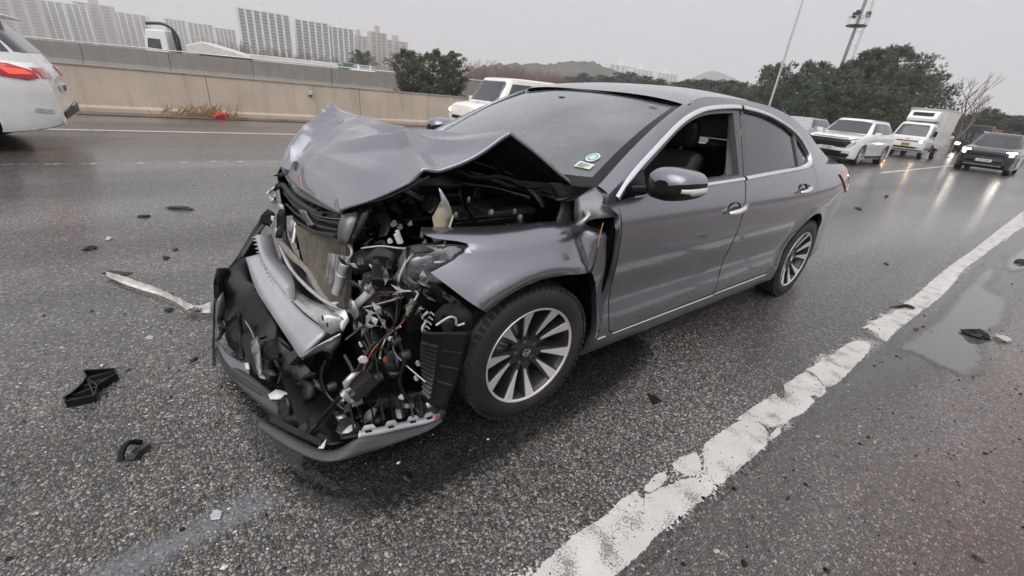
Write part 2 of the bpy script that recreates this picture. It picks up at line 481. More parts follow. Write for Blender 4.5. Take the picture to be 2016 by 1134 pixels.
def asphalt(name, stone_scale, dark, light, warm, wet, bumpd, puddly):
    m = bpy.data.materials.new(name); m.use_nodes = True
    N_, L_, b = nodes(m)
    tc = N_.new('ShaderNodeTexCoord')
    wob = N_.new('ShaderNodeTexNoise'); wob.inputs['Scale'].default_value = stone_scale * .7; wob.inputs['Detail'].default_value = 2
    L_.new(tc.outputs['Object'], wob.inputs['Vector'])
    vm = N_.new('ShaderNodeVectorMath'); vm.operation = 'MULTIPLY_ADD'
    vm.inputs[1].default_value = (.006, .006, .0); L_.new(wob.outputs['Color'], vm.inputs[0]); L_.new(tc.outputs['Object'], vm.inputs[2])
    v = N_.new('ShaderNodeTexVoronoi'); v.inputs['Scale'].default_value = stone_scale; v.inputs['Randomness'].default_value = 1
    L_.new(vm.outputs[0], v.inputs['Vector'])
    ve = N_.new('ShaderNodeTexVoronoi'); ve.feature = 'DISTANCE_TO_EDGE'; ve.inputs['Scale'].default_value = stone_scale
    L_.new(vm.outputs[0], ve.inputs['Vector'])
    sep = N_.new('ShaderNodeSeparateColor'); L_.new(v.outputs['Color'], sep.inputs[0])
    r = N_.new('ShaderNodeValToRGB'); cr = r.color_ramp
    cr.elements[0].position = 0; cr.elements[0].color = (*dark, 1)
    e = cr.elements.new(.45); e.color = tuple([(a * .75 + c * .25) for a, c in zip(dark, light)] + [1])
    e = cr.elements.new(.75); e.color = tuple([(a * .45 + c * .55) for a, c in zip(dark, warm)] + [1])
    cr.elements[-1].position = 1; cr.elements[-1].color = (*light, 1)
    L_.new(sep.outputs[0], r.inputs['Fac'])
    # dark binder between stones
    eg = N_.new('ShaderNodeMapRange'); eg.inputs[1].default_value = .02; eg.inputs[2].default_value = .16; eg.inputs[3].default_value = .16; eg.inputs[4].default_value = 1
    L_.new(ve.outputs['Distance'], eg.inputs[0])
    mu = N_.new('ShaderNodeMixRGB'); mu.blend_type = 'MULTIPLY'; mu.inputs[0].default_value = 1
    L_.new(r.outputs[0], mu.inputs[1]); L_.new(eg.outputs[0], mu.inputs[2])
    # broad stains along the direction of travel
    mpn = N_.new('ShaderNodeMapping'); mpn.inputs['Scale'].default_value = (.18, 1.1, 1); L_.new(tc.outputs['Object'], mpn.inputs[0])
    big = N_.new('ShaderNodeTexNoise'); big.inputs['Scale'].default_value = 1.1; big.inputs['Detail'].default_value = 7; big.inputs['Roughness'].default_value = .62
    L_.new(mpn.outputs[0], big.inputs['Vector'])
    br = N_.new('ShaderNodeMapRange'); br.inputs[1].default_value = .3; br.inputs[2].default_value = .7; br.inputs[3].default_value = .58; br.inputs[4].default_value = 1.28
    L_.new(big.outputs['Fac'], br.inputs[0])
    mu2 = N_.new('ShaderNodeMixRGB'); mu2.blend_type = 'MULTIPLY'; mu2.inputs[0].default_value = 1
    L_.new(mu.outputs[0], mu2.inputs[1]); L_.new(br.outputs[0], mu2.inputs[2])
    L_.new(mu2.outputs[0], b.inputs['Base Color'])
    b.inputs['Roughness'].default_value = .42
    # water film
    wn = N_.new('ShaderNodeTexNoise'); wn.inputs['Scale'].default_value = .55; wn.inputs['Detail'].default_value = 5
    L_.new(mpn.outputs[0], wn.inputs['Vector'])
    wr = N_.new('ShaderNodeMapRange'); wr.inputs[1].default_value = .35; wr.inputs[2].default_value = .65; wr.inputs[3].default_value = wet * .45; wr.inputs[4].default_value = min(1, wet * 1.2)
    L_.new(wn.outputs['Fac'], wr.inputs[0]); L_.new(wr.outputs[0], b.inputs['Coat Weight'])
    b.inputs['Coat Roughness'].default_value = puddly; b.inputs['Coat IOR'].default_value = 1.45
    fn = N_.new('ShaderNodeTexNoise'); fn.inputs['Scale'].default_value = 420; fn.inputs['Detail'].default_value = 3; L_.new(tc.outputs['Object'], fn.inputs['Vector'])
    hh = N_.new('ShaderNodeMapRange'); hh.inputs[1].default_value = 0; hh.inputs[2].default_value = .25; L_.new(ve.outputs['Distance'], hh.inputs[0])
    ad = N_.new('ShaderNodeMath'); ad.operation = 'MULTIPLY_ADD'; ad.inputs[1].default_value = .25; L_.new(fn.outputs['Fac'], ad.inputs[0]); L_.new(hh.outputs[0], ad.inputs[2])
    ad2 = N_.new('ShaderNodeMath'); ad2.operation = 'MULTIPLY_ADD'; ad2.inputs[1].default_value = .8; L_.new(sep.outputs[1], ad2.inputs[0]); L_.new(ad.outputs[0], ad2.inputs[2])
    bp = N_.new('ShaderNodeBump'); bp.inputs['Strength'].default_value = .9; bp.inputs['Distance'].default_value = bumpd
    L_.new(ad2.outputs[0], bp.inputs['Height']); L_.new(bp.outputs[0], b.inputs['Normal'])
    bc = N_.new('ShaderNodeBump'); bc.inputs['Strength'].default_value = .28; bc.inputs['Distance'].default_value = bumpd * .45
    L_.new(wn.outputs['Fac'], bc.inputs['Height']); L_.new(bc.outputs[0], b.inputs['Coat Normal'])
    return m

M['road'] = asphalt('wet_open_asphalt', 92, (.020, .020, .020), (.36, .335, .30), (.24, .20, .165), .95, .0030, .20)
M['shoulder'] = asphalt('worn_shoulder_asphalt', 120, (.080, .074, .072), (.44, .39, .35), (.25, .19, .155), .8, .0024, .16)
def silt(m):
    N_, L_, b = nodes(m)
    tc = N_.new('ShaderNodeTexCoord'); sx = N_.new('ShaderNodeSeparateXYZ'); L_.new(tc.outputs['Object'], sx.inputs[0])
    n = N_.new('ShaderNodeTexNoise'); n.inputs['Scale'].default_value = 1.6; n.inputs['Detail'].default_value = 9; n.inputs['Roughness'].default_value = .7; L_.new(tc.outputs['Object'], n.inputs['Vector'])
    mr = N_.new('ShaderNodeMapRange'); mr.inputs[1].default_value = 1.75; mr.inputs[2].default_value = 2.9; mr.inputs[3].default_value = -.25; mr.inputs[4].default_value = .35; L_.new(sx.outputs[1], mr.inputs[0])
    ad = N_.new('ShaderNodeMath'); L_.new(n.outputs['Fac'], ad.inputs[0]); L_.new(mr.outputs[0], ad.inputs[1])
    r = N_.new('ShaderNodeMapRange'); r.inputs[1].default_value = .36; r.inputs[2].default_value = .72; r.inputs[4].default_value = .95; L_.new(ad.outputs[0], r.inputs[0])
    src = b.inputs['Base Color'].links[0].from_socket
    mx_ = N_.new('ShaderNodeMixRGB'); mx_.blend_type = 'MULTIPLY'; mx_.inputs[2].default_value = (.95, .70, .56, 1); L_.new(r.outputs[0], mx_.inputs[0]); L_.new(src, mx_.inputs[1]); L_.new(mx_.outputs[0], b.inputs['Base Color'])
silt(M['shoulder'])
M['earth'] = mat('winter_verge', (.10, .085, .06), rough=.9, var=.4, scale=.6)
M['water'] = mat('puddle_water', (.035, .032, .030), rough=.04, coat=1.0, coatr=.015, var=.3, scale=3, rvar=.0, bump=.02, bscale=14)
M['water'].node_tree.nodes['Principled BSDF'].inputs['Specular IOR Level'].default_value = .8

def paintmat(name, wear):
    m = mat(name, (.56, .545, .52), rough=.5, var=.10, coat=.35, coatr=.2)
    N_, L_, b = nodes(m)
    tc = N_.new('ShaderNodeTexCoord')
    n = N_.new('ShaderNodeTexNoise'); n.inputs['Scale'].default_value = 150; n.inputs['Detail'].default_value = 5; n.inputs['Roughness'].default_value = .7
    n2 = N_.new('ShaderNodeTexNoise'); n2.inputs['Scale'].default_value = 9; n2.inputs['Detail'].default_value = 6
    for q in (n, n2): L_.new(tc.outputs['Object'], q.inputs['Vector'])
    ad = N_.new('ShaderNodeMath'); ad.operation = 'MULTIPLY_ADD'; ad.inputs[1].default_value = .8; L_.new(n2.outputs['Fac'], ad.inputs[0]); L_.new(n.outputs['Fac'], ad.inputs[2])
    r = N_.new('ShaderNodeValToRGB'); r.color_ramp.elements[0].position = .99 - wear; r.color_ramp.elements[1].position = 1.07 - wear
    r.color_ramp.elements[0].color = (0, 0, 0, 1); r.color_ramp.elements[1].color = (.8, .8, .8, 1)
    L_.new(ad.outputs[0], r.inputs['Fac'])
    src = b.inputs['Base Color'].links[0].from_socket
    mx_ = N_.new('ShaderNodeMixRGB'); mx_.inputs[2].default_value = (.11, .10, .095, 1)
    L_.new(r.outputs[0], mx_.inputs[0]); L_.new(src, mx_.inputs[1]); L_.new(mx_.outputs[0], b.inputs['Base Color'])
    bp = N_.new('ShaderNodeBump'); bp.inputs['Strength'].default_value = .5; bp.inputs['Distance'].default_value = .002
    L_.new(n.outputs['Fac'], bp.inputs['Height']); L_.new(bp.outputs[0], b.inputs['Normal'])
    return m
M['line'] = paintmat('worn_white_paint', .001)
M['line2'] = paintmat('scuffed_white_paint', .12)

def sheet(name, x0, x1, y0, y1, z, mt, kind='structure', parent=None):
    m = MB(); m.add([(x0, y0, z), (x1, y0, z), (x1, y1, z), (x0, y1, z)], [(0, 1, 2, 3)])
    o = m.build(name, mt, parent)
    if kind: tag(o, kind=kind)
    return o
sheet('ground', -3500, 3500, -3500, 3500, -.06, M['earth'])
road = sheet('road', -700, 200, -12.75, 1.72, 0, M['road'])
shoulder = sheet('hard_shoulder', -700, 200, 1.66, 6.2, .004, M['shoulder'])
opp = sheet('opposite_road', -700, 200, -27, -13.05, -.01, M['shoulder'])

# worn edge line, broken into the plates of paint that are left
def ragged(poly, step=.02, j=.004):
    p = resample(poly, step)
    return [(x + random.uniform(-j, j), y + random.uniform(-j, j)) for x, y in p]
def grow(poly, d):
    n = len(poly); a = sum(poly[i][0] * poly[(i + 1) % n][1] - poly[(i + 1) % n][0] * poly[i][1] for i in range(n)); s = -1 if a > 0 else 1
    out = []
    for i in range(n):
        e = (Vector(poly[(i + 1) % n]) - Vector(poly[i - 1])).normalized()
        out.append((poly[i][0] - e.y * s * d, poly[i][1] + e.x * s * d))
    return out
edge = empty('edge_line', (0, 1.57, .006))
tag(edge, kind='structure')
plates = [  # outlines of the paint that is left
 [(0.458, 1.474, 0.006), (0.368, 1.465, 0.006), (0.278, 1.459, 0.006), (0.224, 1.452, 0.006), (0.140, 1.458, 0.006), (0.063, 1.464, 0.006), (0.063, 1.485, 0.006), (0.015, 1.518, 0.006), (-0.034, 1.536, 0.006), (-0.064, 1.534, 0.006), (-0.082, 1.513, 0.006), (-0.121, 1.492, 0.006), (-0.177, 1.498, 0.006), (-0.232, 1.512, 0.006), (-0.309, 1.524, 0.006), (-0.376, 1.564, 0.006), (-0.392, 1.599, 0.006), (-0.353, 1.611, 0.006), (-0.266, 1.609, 0.006), (-0.153, 1.603, 0.006), (-0.049, 1.598, 0.006), (0.018, 1.599, 0.006), (0.055, 1.607, 0.006), (0.147, 1.605, 0.006), (0.218, 1.607, 0.006), (0.270, 1.617, 0.006)],
 [(0.054, 1.462, 0.006), (-0.004, 1.450, 0.006), (-0.104, 1.457, 0.006), (-0.088, 1.482, 0.006), (-0.063, 1.511, 0.006), (-0.018, 1.513, 0.006), (0.032, 1.491, 0.006)],
 [(-0.139, 1.467, 0.006), (-0.225, 1.453, 0.006), (-0.277, 1.460, 0.006), (-0.264, 1.478, 0.006), (-0.195, 1.485, 0.006), (-0.150, 1.481, 0.006)],
 [(-0.345, 1.456, 0.006), (-0.400, 1.455, 0.006), (-0.491, 1.475, 0.006), (-0.452, 1.509, 0.006), (-0.392, 1.540, 0.006), (-0.354, 1.516, 0.006), (-0.336, 1.480, 0.006)],
 [(-0.520, 1.493, 0.006), (-0.572, 1.472, 0.006), (-0.690, 1.472, 0.006), (-0.809, 1.477, 0.006), (-0.879, 1.487, 0.006), (-0.932, 1.538, 0.006), (-0.923, 1.568, 0.006), (-0.890, 1.596, 0.006), (-0.817, 1.617, 0.006), (-0.649, 1.619, 0.006), (-0.618, 1.614, 0.006), (-0.534, 1.616, 0.006), (-0.492, 1.604, 0.006), (-0.444, 1.619, 0.006), (-0.418, 1.609, 0.006), (-0.424, 1.567, 0.006), (-0.460, 1.556, 0.006), (-0.466, 1.532, 0.006)],
 [(-0.863, 1.467, 0.006), (-1.056, 1.472, 0.006), (-1.264, 1.481, 0.006), (-1.207, 1.522, 0.006), (-1.237, 1.544, 0.006), (-1.391, 1.477, 0.006), (-1.539, 1.480, 0.006), (-1.661, 1.485, 0.006), (-1.622, 1.565, 0.006), (-1.546, 1.619, 0.006), (-1.455, 1.621, 0.006), (-1.456, 1.593, 0.006), (-1.413, 1.585, 0.006), (-1.391, 1.615, 0.006), (-1.233, 1.623, 0.006), (-1.139, 1.604, 0.006), (-1.041, 1.601, 0.006), (-0.982, 1.583, 0.006), (-0.966, 1.562, 0.006), (-0.961, 1.537, 0.006), (-0.892, 1.481, 0.006)],
 [(-0.845, 1.615, 0.006), (-0.932, 1.609, 0.006), (-1.000, 1.612, 0.006), (-0.969, 1.619, 0.006), (-0.895, 1.619, 0.006)],
 [(-1.689, 1.484, 0.006), (-1.814, 1.488, 0.006), (-2.024, 1.508, 0.006), (-2.294, 1.506, 0.006), (-2.416, 1.524, 0.006), (-2.531, 1.577, 0.006), (-2.340, 1.610, 0.006), (-2.070, 1.620, 0.006), (-1.844, 1.625, 0.006), (-1.628, 1.621, 0.006), (-1.617, 1.596, 0.006), (-1.681, 1.543, 0.006)],
 [(-2.728, 1.489, 0.006), (-2.967, 1.497, 0.006), (-3.245, 1.535, 0.006), (-3.990, 1.545, 0.006), (-4.899, 1.534, 0.006), (-5.987, 1.536, 0.006), (-7.090, 1.561, 0.006), (-10.237, 1.575, 0.006), (-13.173, 1.601, 0.006), (-10.805, 1.782, 0.006), (-8.736, 1.703, 0.006), (-6.968, 1.670, 0.006), (-5.763, 1.635, 0.006), (-4.837, 1.667, 0.006), (-4.151, 1.671, 0.006), (-3.458, 1.646, 0.006), (-2.908, 1.635, 0.006), (-2.639, 1.637, 0.006), (-2.640, 1.613, 0.006), (-2.750, 1.581, 0.006)],
]
def ghost_paint():
    m = bpy.data.materials.new('paint_residue'); m.use_nodes = True
    t = m.node_tree; N_, L_ = t.nodes, t.links; b = N_['Principled BSDF']; o = N_['Material Output']
    b.inputs['Base Color'].default_value = (.58, .56, .53, 1); b.inputs['Roughness'].default_value = .5
    tc = N_.new('ShaderNodeTexCoord'); n = N_.new('ShaderNodeTexNoise'); n.inputs['Scale'].default_value = 95; n.inputs['Detail'].default_value = 4; n.inputs['Roughness'].default_value = .6
    n2 = N_.new('ShaderNodeTexNoise'); n2.inputs['Scale'].default_value = 6; n2.inputs['Detail'].default_value = 5
    for q in (n, n2): L_.new(tc.outputs['Object'], q.inputs['Vector'])
    ad = N_.new('ShaderNodeMath'); ad.operation = 'MULTIPLY_ADD'; ad.inputs[1].default_value = .9; L_.new(n2.outputs['Fac'], ad.inputs[0]); L_.new(n.outputs['Fac'], ad.inputs[2])
    va = N_.new('ShaderNodeVertexColor'); va.layer_name = 'cover'
    a2 = N_.new('ShaderNodeMath'); a2.operation = 'MULTIPLY_ADD'; a2.inputs[1].default_value = .34; L_.new(va.outputs[0], a2.inputs[0]); L_.new(ad.outputs[0], a2.inputs[2])
    r = N_.new('ShaderNodeMapRange'); r.inputs[1].default_value = 1.26; r.inputs[2].default_value = 1.32; L_.new(a2.outputs[0], r.inputs[0])
    tr = N_.new('ShaderNodeBsdfTransparent'); mx_ = N_.new('ShaderNodeMixShader'); L_.new(r.outputs[0], mx_.inputs[0]); L_.new(tr.outputs[0], mx_.inputs[1]); L_.new(b.outputs[0], mx_.inputs[2]); L_.new(mx_.outputs[0], o.inputs[0])
    return m
gm_ = MB(); rows_ = []; cov = []
for x in np.linspace(.6, -14, 220):
    c_ = 1.565 + .012 * x * -.9 if x > -12 else 1.69
    c_ = float(np.interp(-x, [-.6, 0, .6, 3.3, 6.9, 12.3, 14], [1.54, 1.565, 1.575, 1.60, 1.66, 1.70, 1.71]))
    rows_.append([(x, c_ + dy - 1.57, -.0012) for dy in (-.17, -.12, -.08, -.03, .02, .055, .075)])
    cov += [0, .5, .9, 1, .9, .6, 0]
gm_.grid(rows_); GHOST = ghost_paint(); go_ = gm_.build('paint_residue', GHOST, edge, recalc=False)
go_.data.color_attributes.new('cover', 'FLOAT_COLOR', 'POINT').data.foreach_set('color', np.repeat(np.array(cov, np.float32), 4))
for i, pl in enumerate(plates):
    pts, tris, loops = fill2d(ragged([(a_, b_) for a_, b_ in grow([(p[0], p[1]) for p in pl], .007)], .010 if i < 7 else .03, .0032 if i < 7 else .006), step=.12, estep=9)
    m = MB(); m.add([(x, y - 1.57, .0005) for x, y in pts], tris)
    L = loops[0]; n0 = len(m.v)
    m.v += [(pts[k][0], pts[k][1] - 1.57, -.006) for k in L]
    for k in range(len(L)):
        k2 = (k + 1) % len(L); m.f.append((L[k], L[k2], n0 + k2, n0 + k)); m.mi.append(0)
    m.build('paint_plate', M['line'], edge)
m = MB(); pts = resample([(-8.5, 0.02), (-60, .02), (-200, .02), (-200, .17), (-60, .17), (-8.5, .17)], .6); m.add([(x, y + random.uniform(-.006, .006), 0) for x, y in pts], [tuple(range(len(pts)))]); m.build('paint_plate', M['line2'], edge)
m = MB(); m.add([(.35, -.1, 0), (8, -.1, 0), (8, .08, 0), (.35, .08, 0)], [(0, 1, 2, 3)]); m.build('paint_plate', M['line2'], edge)
# solid line by the median, lane lines
o = sheet('median_line', -600, 120, -9.24, -9.08, .004, M['line']); 
lane = empty('lane_line', (0, -5.7, .004)); tag(lane, kind='structure')
for x0, x1, mt in ((-.4, 5.6, None), (-14, -8, M['line2']), (-28, -22, M['line2']), (-42, -36, M['line2'])):
    if mt is None:
        m = MB(); m.grid([[(x, -.07, 0), (x, -.03, 0), (x, .03, 0), (x, .07, 0)] for x in np.linspace(x0, x1, 30)]); o = m.build('lane_dash', GHOST, lane, recalc=False)
        o.data.color_attributes.new('cover', 'FLOAT_COLOR', 'POINT').data.foreach_set('color', np.repeat(np.array([.2, .75, .75, .2] * 30, np.float32), 4)); continue
    m = MB(); pts = resample([(x0, -.06), (x1, -.06), (x1, .06), (x0, .06)], .15); m.add([(x + random.uniform(-.01, .01), y + random.uniform(-.012, .012), 0) for x, y in pts], [tuple(range(len(pts)))]); m.build('lane_dash', mt, lane)
lane2 = empty('lane_line', (0, -2.05, .004)); tag(lane2, kind='structure')
for x0, x1, mt in ((-31, -18, M['line']), (-50, -40, M['line2']), (-70, -60, M['line2'])):
    m = MB(); m.add([(x0, -.075, 0), (x1, -.075, 0), (x1, .075, 0), (x0, .075, 0)], [(0, 1, 2, 3)]); m.build('lane_dash', mt, lane2)
# puddles on the shoulder
def film_material(name, dark, strength, rough=.03, grain=60, fres=1.5):
    """sheet of standing water: clear at its feathered margin, mirror-like in the middle"""
    m = bpy.data.materials.new(name); m.use_nodes = True
    t = m.node_tree; t.nodes.clear(); N_, L_ = t.nodes, t.links
    o = N_.new('ShaderNodeOutputMaterial'); tr = N_.new('ShaderNodeBsdfTransparent')
    p = N_.new('ShaderNodeBsdfPrincipled'); p.inputs['Base Color'].default_value = (*dark, 1); p.inputs['Roughness'].default_value = rough; p.inputs['Specular IOR Level'].default_value = .5; p.inputs['IOR'].default_value = fres
    p.inputs['Coat Weight'].default_value = .6; p.inputs['Coat Roughness'].default_value = rough
    va = N_.new('ShaderNodeVertexColor'); va.layer_name = 'depth'
    tc = N_.new('ShaderNodeTexCoord'); n = N_.new('ShaderNodeTexNoise'); n.inputs['Scale'].default_value = grain; n.inputs['Detail'].default_value = 6; n.inputs['Roughness'].default_value = .65; L_.new(tc.outputs['Object'], n.inputs['Vector'])
    ad = N_.new('ShaderNodeMath'); ad.operation = 'MULTIPLY_ADD'; ad.inputs[1].default_value = 1.7; ad.inputs[2].default_value = -.85; L_.new(n.outputs['Fac'], ad.inputs[0])
    a2 = N_.new('ShaderNodeMath'); a2.operation = 'MULTIPLY_ADD'; a2.inputs[1].default_value = 2.0; L_.new(va.outputs[0], a2.inputs[0]); L_.new(ad.outputs[0], a2.inputs[2])
    cl = N_.new('ShaderNodeMapRange'); cl.inputs[1].default_value = .25; cl.inputs[2].default_value = 1.0; cl.inputs[3].default_value = 0; cl.inputs[4].default_value = strength; L_.new(a2.outputs[0], cl.inputs[0])
    n3 = N_.new('ShaderNodeTexNoise'); n3.inputs['Scale'].default_value = 9; L_.new(tc.outputs['Object'], n3.inputs['Vector'])
    bp = N_.new('ShaderNodeBump'); bp.inputs['Strength'].default_value = .04; bp.inputs['Distance'].default_value = .02; L_.new(n3.outputs['Fac'], bp.inputs['Height']); L_.new(bp.outputs[0], p.inputs['Normal'])
    mx_ = N_.new('ShaderNodeMixShader'); L_.new(cl.outputs[0], mx_.inputs[0]); L_.new(tr.outputs[0], mx_.inputs[1]); L_.new(p.outputs[0], mx_.inputs[2]); L_.new(mx_.outputs[0], o.inputs[0])
    return m
M['water'] = film_material('puddle_water', (.10, .095, .094), .95)
M['damp'] = film_material('damp_film', (.115, .113, .118), .50, rough=.10, grain=24)
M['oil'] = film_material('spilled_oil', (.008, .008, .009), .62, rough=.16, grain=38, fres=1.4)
M['trickle'] = film_material('coolant_painted_glare', (.26, .265, .30), .50, rough=.12, grain=70)  # leaked fluid; sky glare on it is painted as a pale blue base
def puddle(pl, lab, mt=None, z=.0085, feather=.20, name='puddle'):
    out = [(p.x, p.y) for p in spline([(q[0], q[1], 0) for q in pl], 8, closed=True)]
    pts, tris, loops = fill2d(out, step=.05, estep=.05)
    B_ = np.array([pts[i] for i in loops[0]])
    d = [min(1.0, math.sqrt(float(np.min((B_[:, 0] - x) ** 2 + (B_[:, 1] - y) ** 2))) / feather) for x, y in pts]
    m = MB(); m.add([(x, y, z) for x, y in pts], tris)
    o = m.build(name, mt or M['water'], recalc=False)
    ca = o.data.color_attributes.new('depth', 'FLOAT_COLOR', 'POINT')
    ca.data.foreach_set('color', np.repeat(np.array(d, np.float32), 4))
    for p_ in o.data.polygons: pass
    tag(o, lab, 'puddle', kind='structure')
puddle([(-2.410, 1.634, 0.008), (-2.907, 1.670, 0.008), (-3.578, 1.713, 0.008), (-4.687, 1.703, 0.008), (-5.651, 1.715, 0.008), (-6.604, 1.744, 0.008), (-5.993, 1.935, 0.008), (-5.076, 1.943, 0.008), (-4.838, 2.111, 0.008), (-4.006, 2.160, 0.008), (-3.510, 2.093, 0.008), (-2.882, 2.163, 0.008), (-2.510, 2.111, 0.008), (-2.505, 1.994, 0.008), (-2.506, 1.897, 0.008), (-2.555, 1.796, 0.008), (-2.385, 1.727, 0.008)], 'shallow rain puddle on the shoulder beside the edge line')
puddle([(-1.423, 1.500, 0.007), (-2.642, 1.479, 0.007), (-5.512, 1.383, 0.007), (-9.949, 1.308, 0.007), (-13.921, 1.920, 0.007), (-6.051, 2.249, 0.007), (-3.898, 2.066, 0.007), (-2.846, 2.095, 0.007), (-1.742, 1.884, 0.007), (-1.081, 1.805, 0.007), (-0.552, 1.722, 0.007), (-0.109, 1.680, 0.007), (0.027, 1.652, 0.007), (-0.294, 1.610, 0.007), (-0.754, 1.565, 0.007)], 'broad damp film on the shoulder around the puddle and along the edge line', M['damp'], .0056, .34, 'damp_patch')
puddle([(-6.942, 1.819, 0.008), (-8.544, 1.905, 0.008), (-9.808, 2.112, 0.008), (-7.549, 2.236, 0.008), (-6.403, 2.062, 0.008), (-6.223, 1.915, 0.008)], 'small rain puddle further along the shoulder')
puddle([(0.956, 0.736, 0.004), (0.928, 0.828, 0.004), (1.040, 0.855, 0.004), (1.201, 0.865, 0.004), (1.362, 0.876, 0.004), (1.564, 0.799, 0.004), (1.518, 0.706, 0.004), (1.343, 0.696, 0.004), (1.160, 0.677, 0.004), (1.040, 0.670, 0.004)], 'streak of spilled fluid with painted pale sky glare, running away from the bumper lip', M['trickle'], .0016, .17, 'fluid_glare_streak')

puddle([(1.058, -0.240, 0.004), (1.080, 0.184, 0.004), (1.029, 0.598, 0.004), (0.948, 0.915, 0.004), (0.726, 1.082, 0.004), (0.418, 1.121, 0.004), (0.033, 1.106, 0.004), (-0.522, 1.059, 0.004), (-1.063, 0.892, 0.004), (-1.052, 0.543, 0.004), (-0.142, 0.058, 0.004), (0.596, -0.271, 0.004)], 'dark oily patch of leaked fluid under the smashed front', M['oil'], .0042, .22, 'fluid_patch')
# loose stone chips of the open asphalt close to the camera
def stones():
    pts = []
    cx, cy = 1.05, 1.99
    n = 260000
    x = RNG.uniform(-2.6, 3.4, n); y = RNG.uniform(-1.6, 1.52, n)
    d = np.hypot(x - cx, y - cy)
    # only what the lens can see, thinning out with distance
    fx, fy = math.cos(_yaw), math.sin(_yaw)
    dep = (x - cx) * fx + (y - cy) * fy; lat = (x - cx) * -fy * -1 + (y - cy) * fx * -1
    lat = (x - cx) * math.sin(_yaw) - (y - cy) * math.cos(_yaw)
    keep = (dep > .30) & (np.abs(lat) < dep * 1.45 + .9) & (RNG.uniform(0, 1, n) < np.clip((2.9 - d) / 1.1, 0, 1))
    x = x[keep]; y = y[keep]
    # poisson thinning on a grid
    cell = .0094; seen = {}
    ix = np.floor(x / cell).astype(int); iy = np.floor(y / cell).astype(int)
    _, idx = np.unique(ix.astype(np.int64) * 100000 + iy, return_index=True)
    x = x[idx]; y = y[idx]; n = len(x)
    K = 6
    a0 = RNG.uniform(0, 6.28, n); r0 = RNG.uniform(.0030, .0062, n) * RNG.choice([1, 1, 1, 1.35], n)
    el = RNG.uniform(.55, 1.0, n); hh = RNG.uniform(.0006, .0026, n); tx = RNG.normal(0, .09, n); tyy = RNG.normal(0, .09, n)
    V = np.zeros((n, 2 * K, 3))
    for k in range(K):
        a = 2 * math.pi * k / K + RNG.uniform(-.3, .3, n)
        rr = r0 * RNG.uniform(.75, 1.2, n)
        lx = rr * np.cos(a); ly = rr * np.sin(a) * el
        gx = lx * np.cos(a0) - ly * np.sin(a0); gy = lx * np.sin(a0) + ly * np.cos(a0)
        V[:, k, 0] = x + gx * 1.12; V[:, k, 1] = y + gy * 1.12; V[:, k, 2] = -.001
        V[:, K + k, 0] = x + gx * .72; V[:, K + k, 1] = y + gy * .72; V[:, K + k, 2] = hh + tx * gx * .8 + tyy * gy * .8
    base = (np.arange(n) * 2 * K)[:, None]
    quads = []
    for k in range(K):
        k2 = (k + 1) % K
        quads.append(np.stack([base[:, 0] + k, base[:, 0] + k2, base[:, 0] + K + k2, base[:, 0] + K + k], 1))
    quads = np.concatenate(quads)
    tops = base + K + np.arange(K)[None]
    nq, ntp = len(quads), len(tops)
    me = bpy.data.meshes.new('stone_chips')
    me.vertices.add(n * 2 * K); me.vertices.foreach_set('co', V.ravel())
    me.loops.add(nq * 4 + ntp * K); me.loops.foreach_set('vertex_index', np.concatenate([quads.ravel(), tops.ravel()]).astype(np.int32))
    me.polygons.add(nq + ntp)
    ls = np.concatenate([np.arange(nq) * 4, nq * 4 + np.arange(ntp) * K]).astype(np.int32)
    me.polygons.foreach_set('loop_start', ls)
    me.update(calc_edges=True)
    # one natural stone colour per chip
    g = RNG.beta(1.2, 3.0, n) * .48 + .012
    pt = np.sin(x * 1.9 + 1.7 * np.sin(y * 2.6)) * np.sin(y * 4.1 + .8 * np.sin(x * 1.3)) + .5 * np.sin(x * 5.3 + 2 * y) * np.sin(y * 7.7 - x)
    g = g * np.clip(.88 + .26 * pt, .5, 1.25)
    warm = RNG.uniform(-.04, .22, n)
    rare = RNG.uniform(0, 1, n) < .012
    colr = np.stack([g * (1 + warm), g * (1 + warm * .25), g * (1 - warm * .7), np.ones(n)], 1)
    colr[rare, 0] *= 1.5; colr[rare, 2] *= .5
    at_ = me.color_attributes.new('stone', 'FLOAT_COLOR', 'POINT')
    at_.data.foreach_set('color', np.repeat(colr, 2 * K, axis=0).ravel().astype(np.float32))
    m = bpy.data.materials.new('stone_chip'); m.use_nodes = True
    N_, L_, b = nodes(m)
    va = N_.new('ShaderNodeVertexColor'); va.layer_name = 'stone'
    tc = N_.new('ShaderNodeTexCoord'); nn = N_.new('ShaderNodeTexNoise'); nn.inputs['Scale'].default_value = 300; L_.new(tc.outputs['Object'], nn.inputs['Vector'])
    mr = N_.new('ShaderNodeMapRange'); mr.inputs[3].default_value = .7; mr.inputs[4].default_value = 1.25; L_.new(nn.outputs['Fac'], mr.inputs[0])
    mu = N_.new('ShaderNodeMixRGB'); mu.blend_type = 'MULTIPLY'; mu.inputs[0].default_value = 1; L_.new(va.outputs[0], mu.inputs[1]); L_.new(mr.outputs[0], mu.inputs[2]); L_.new(mu.outputs[0], b.inputs['Base Color'])
    b.inputs['Roughness'].default_value = .3; b.inputs['Coat Weight'].default_value = .8; b.inputs['Coat Roughness'].default_value = .12; b.inputs['Coat IOR'].default_value = 1.4
    me.materials.append(m)
    o = obj('stone_chips', me, road); tag(o, kind='stuff')
    return n
N_STONES = stones()

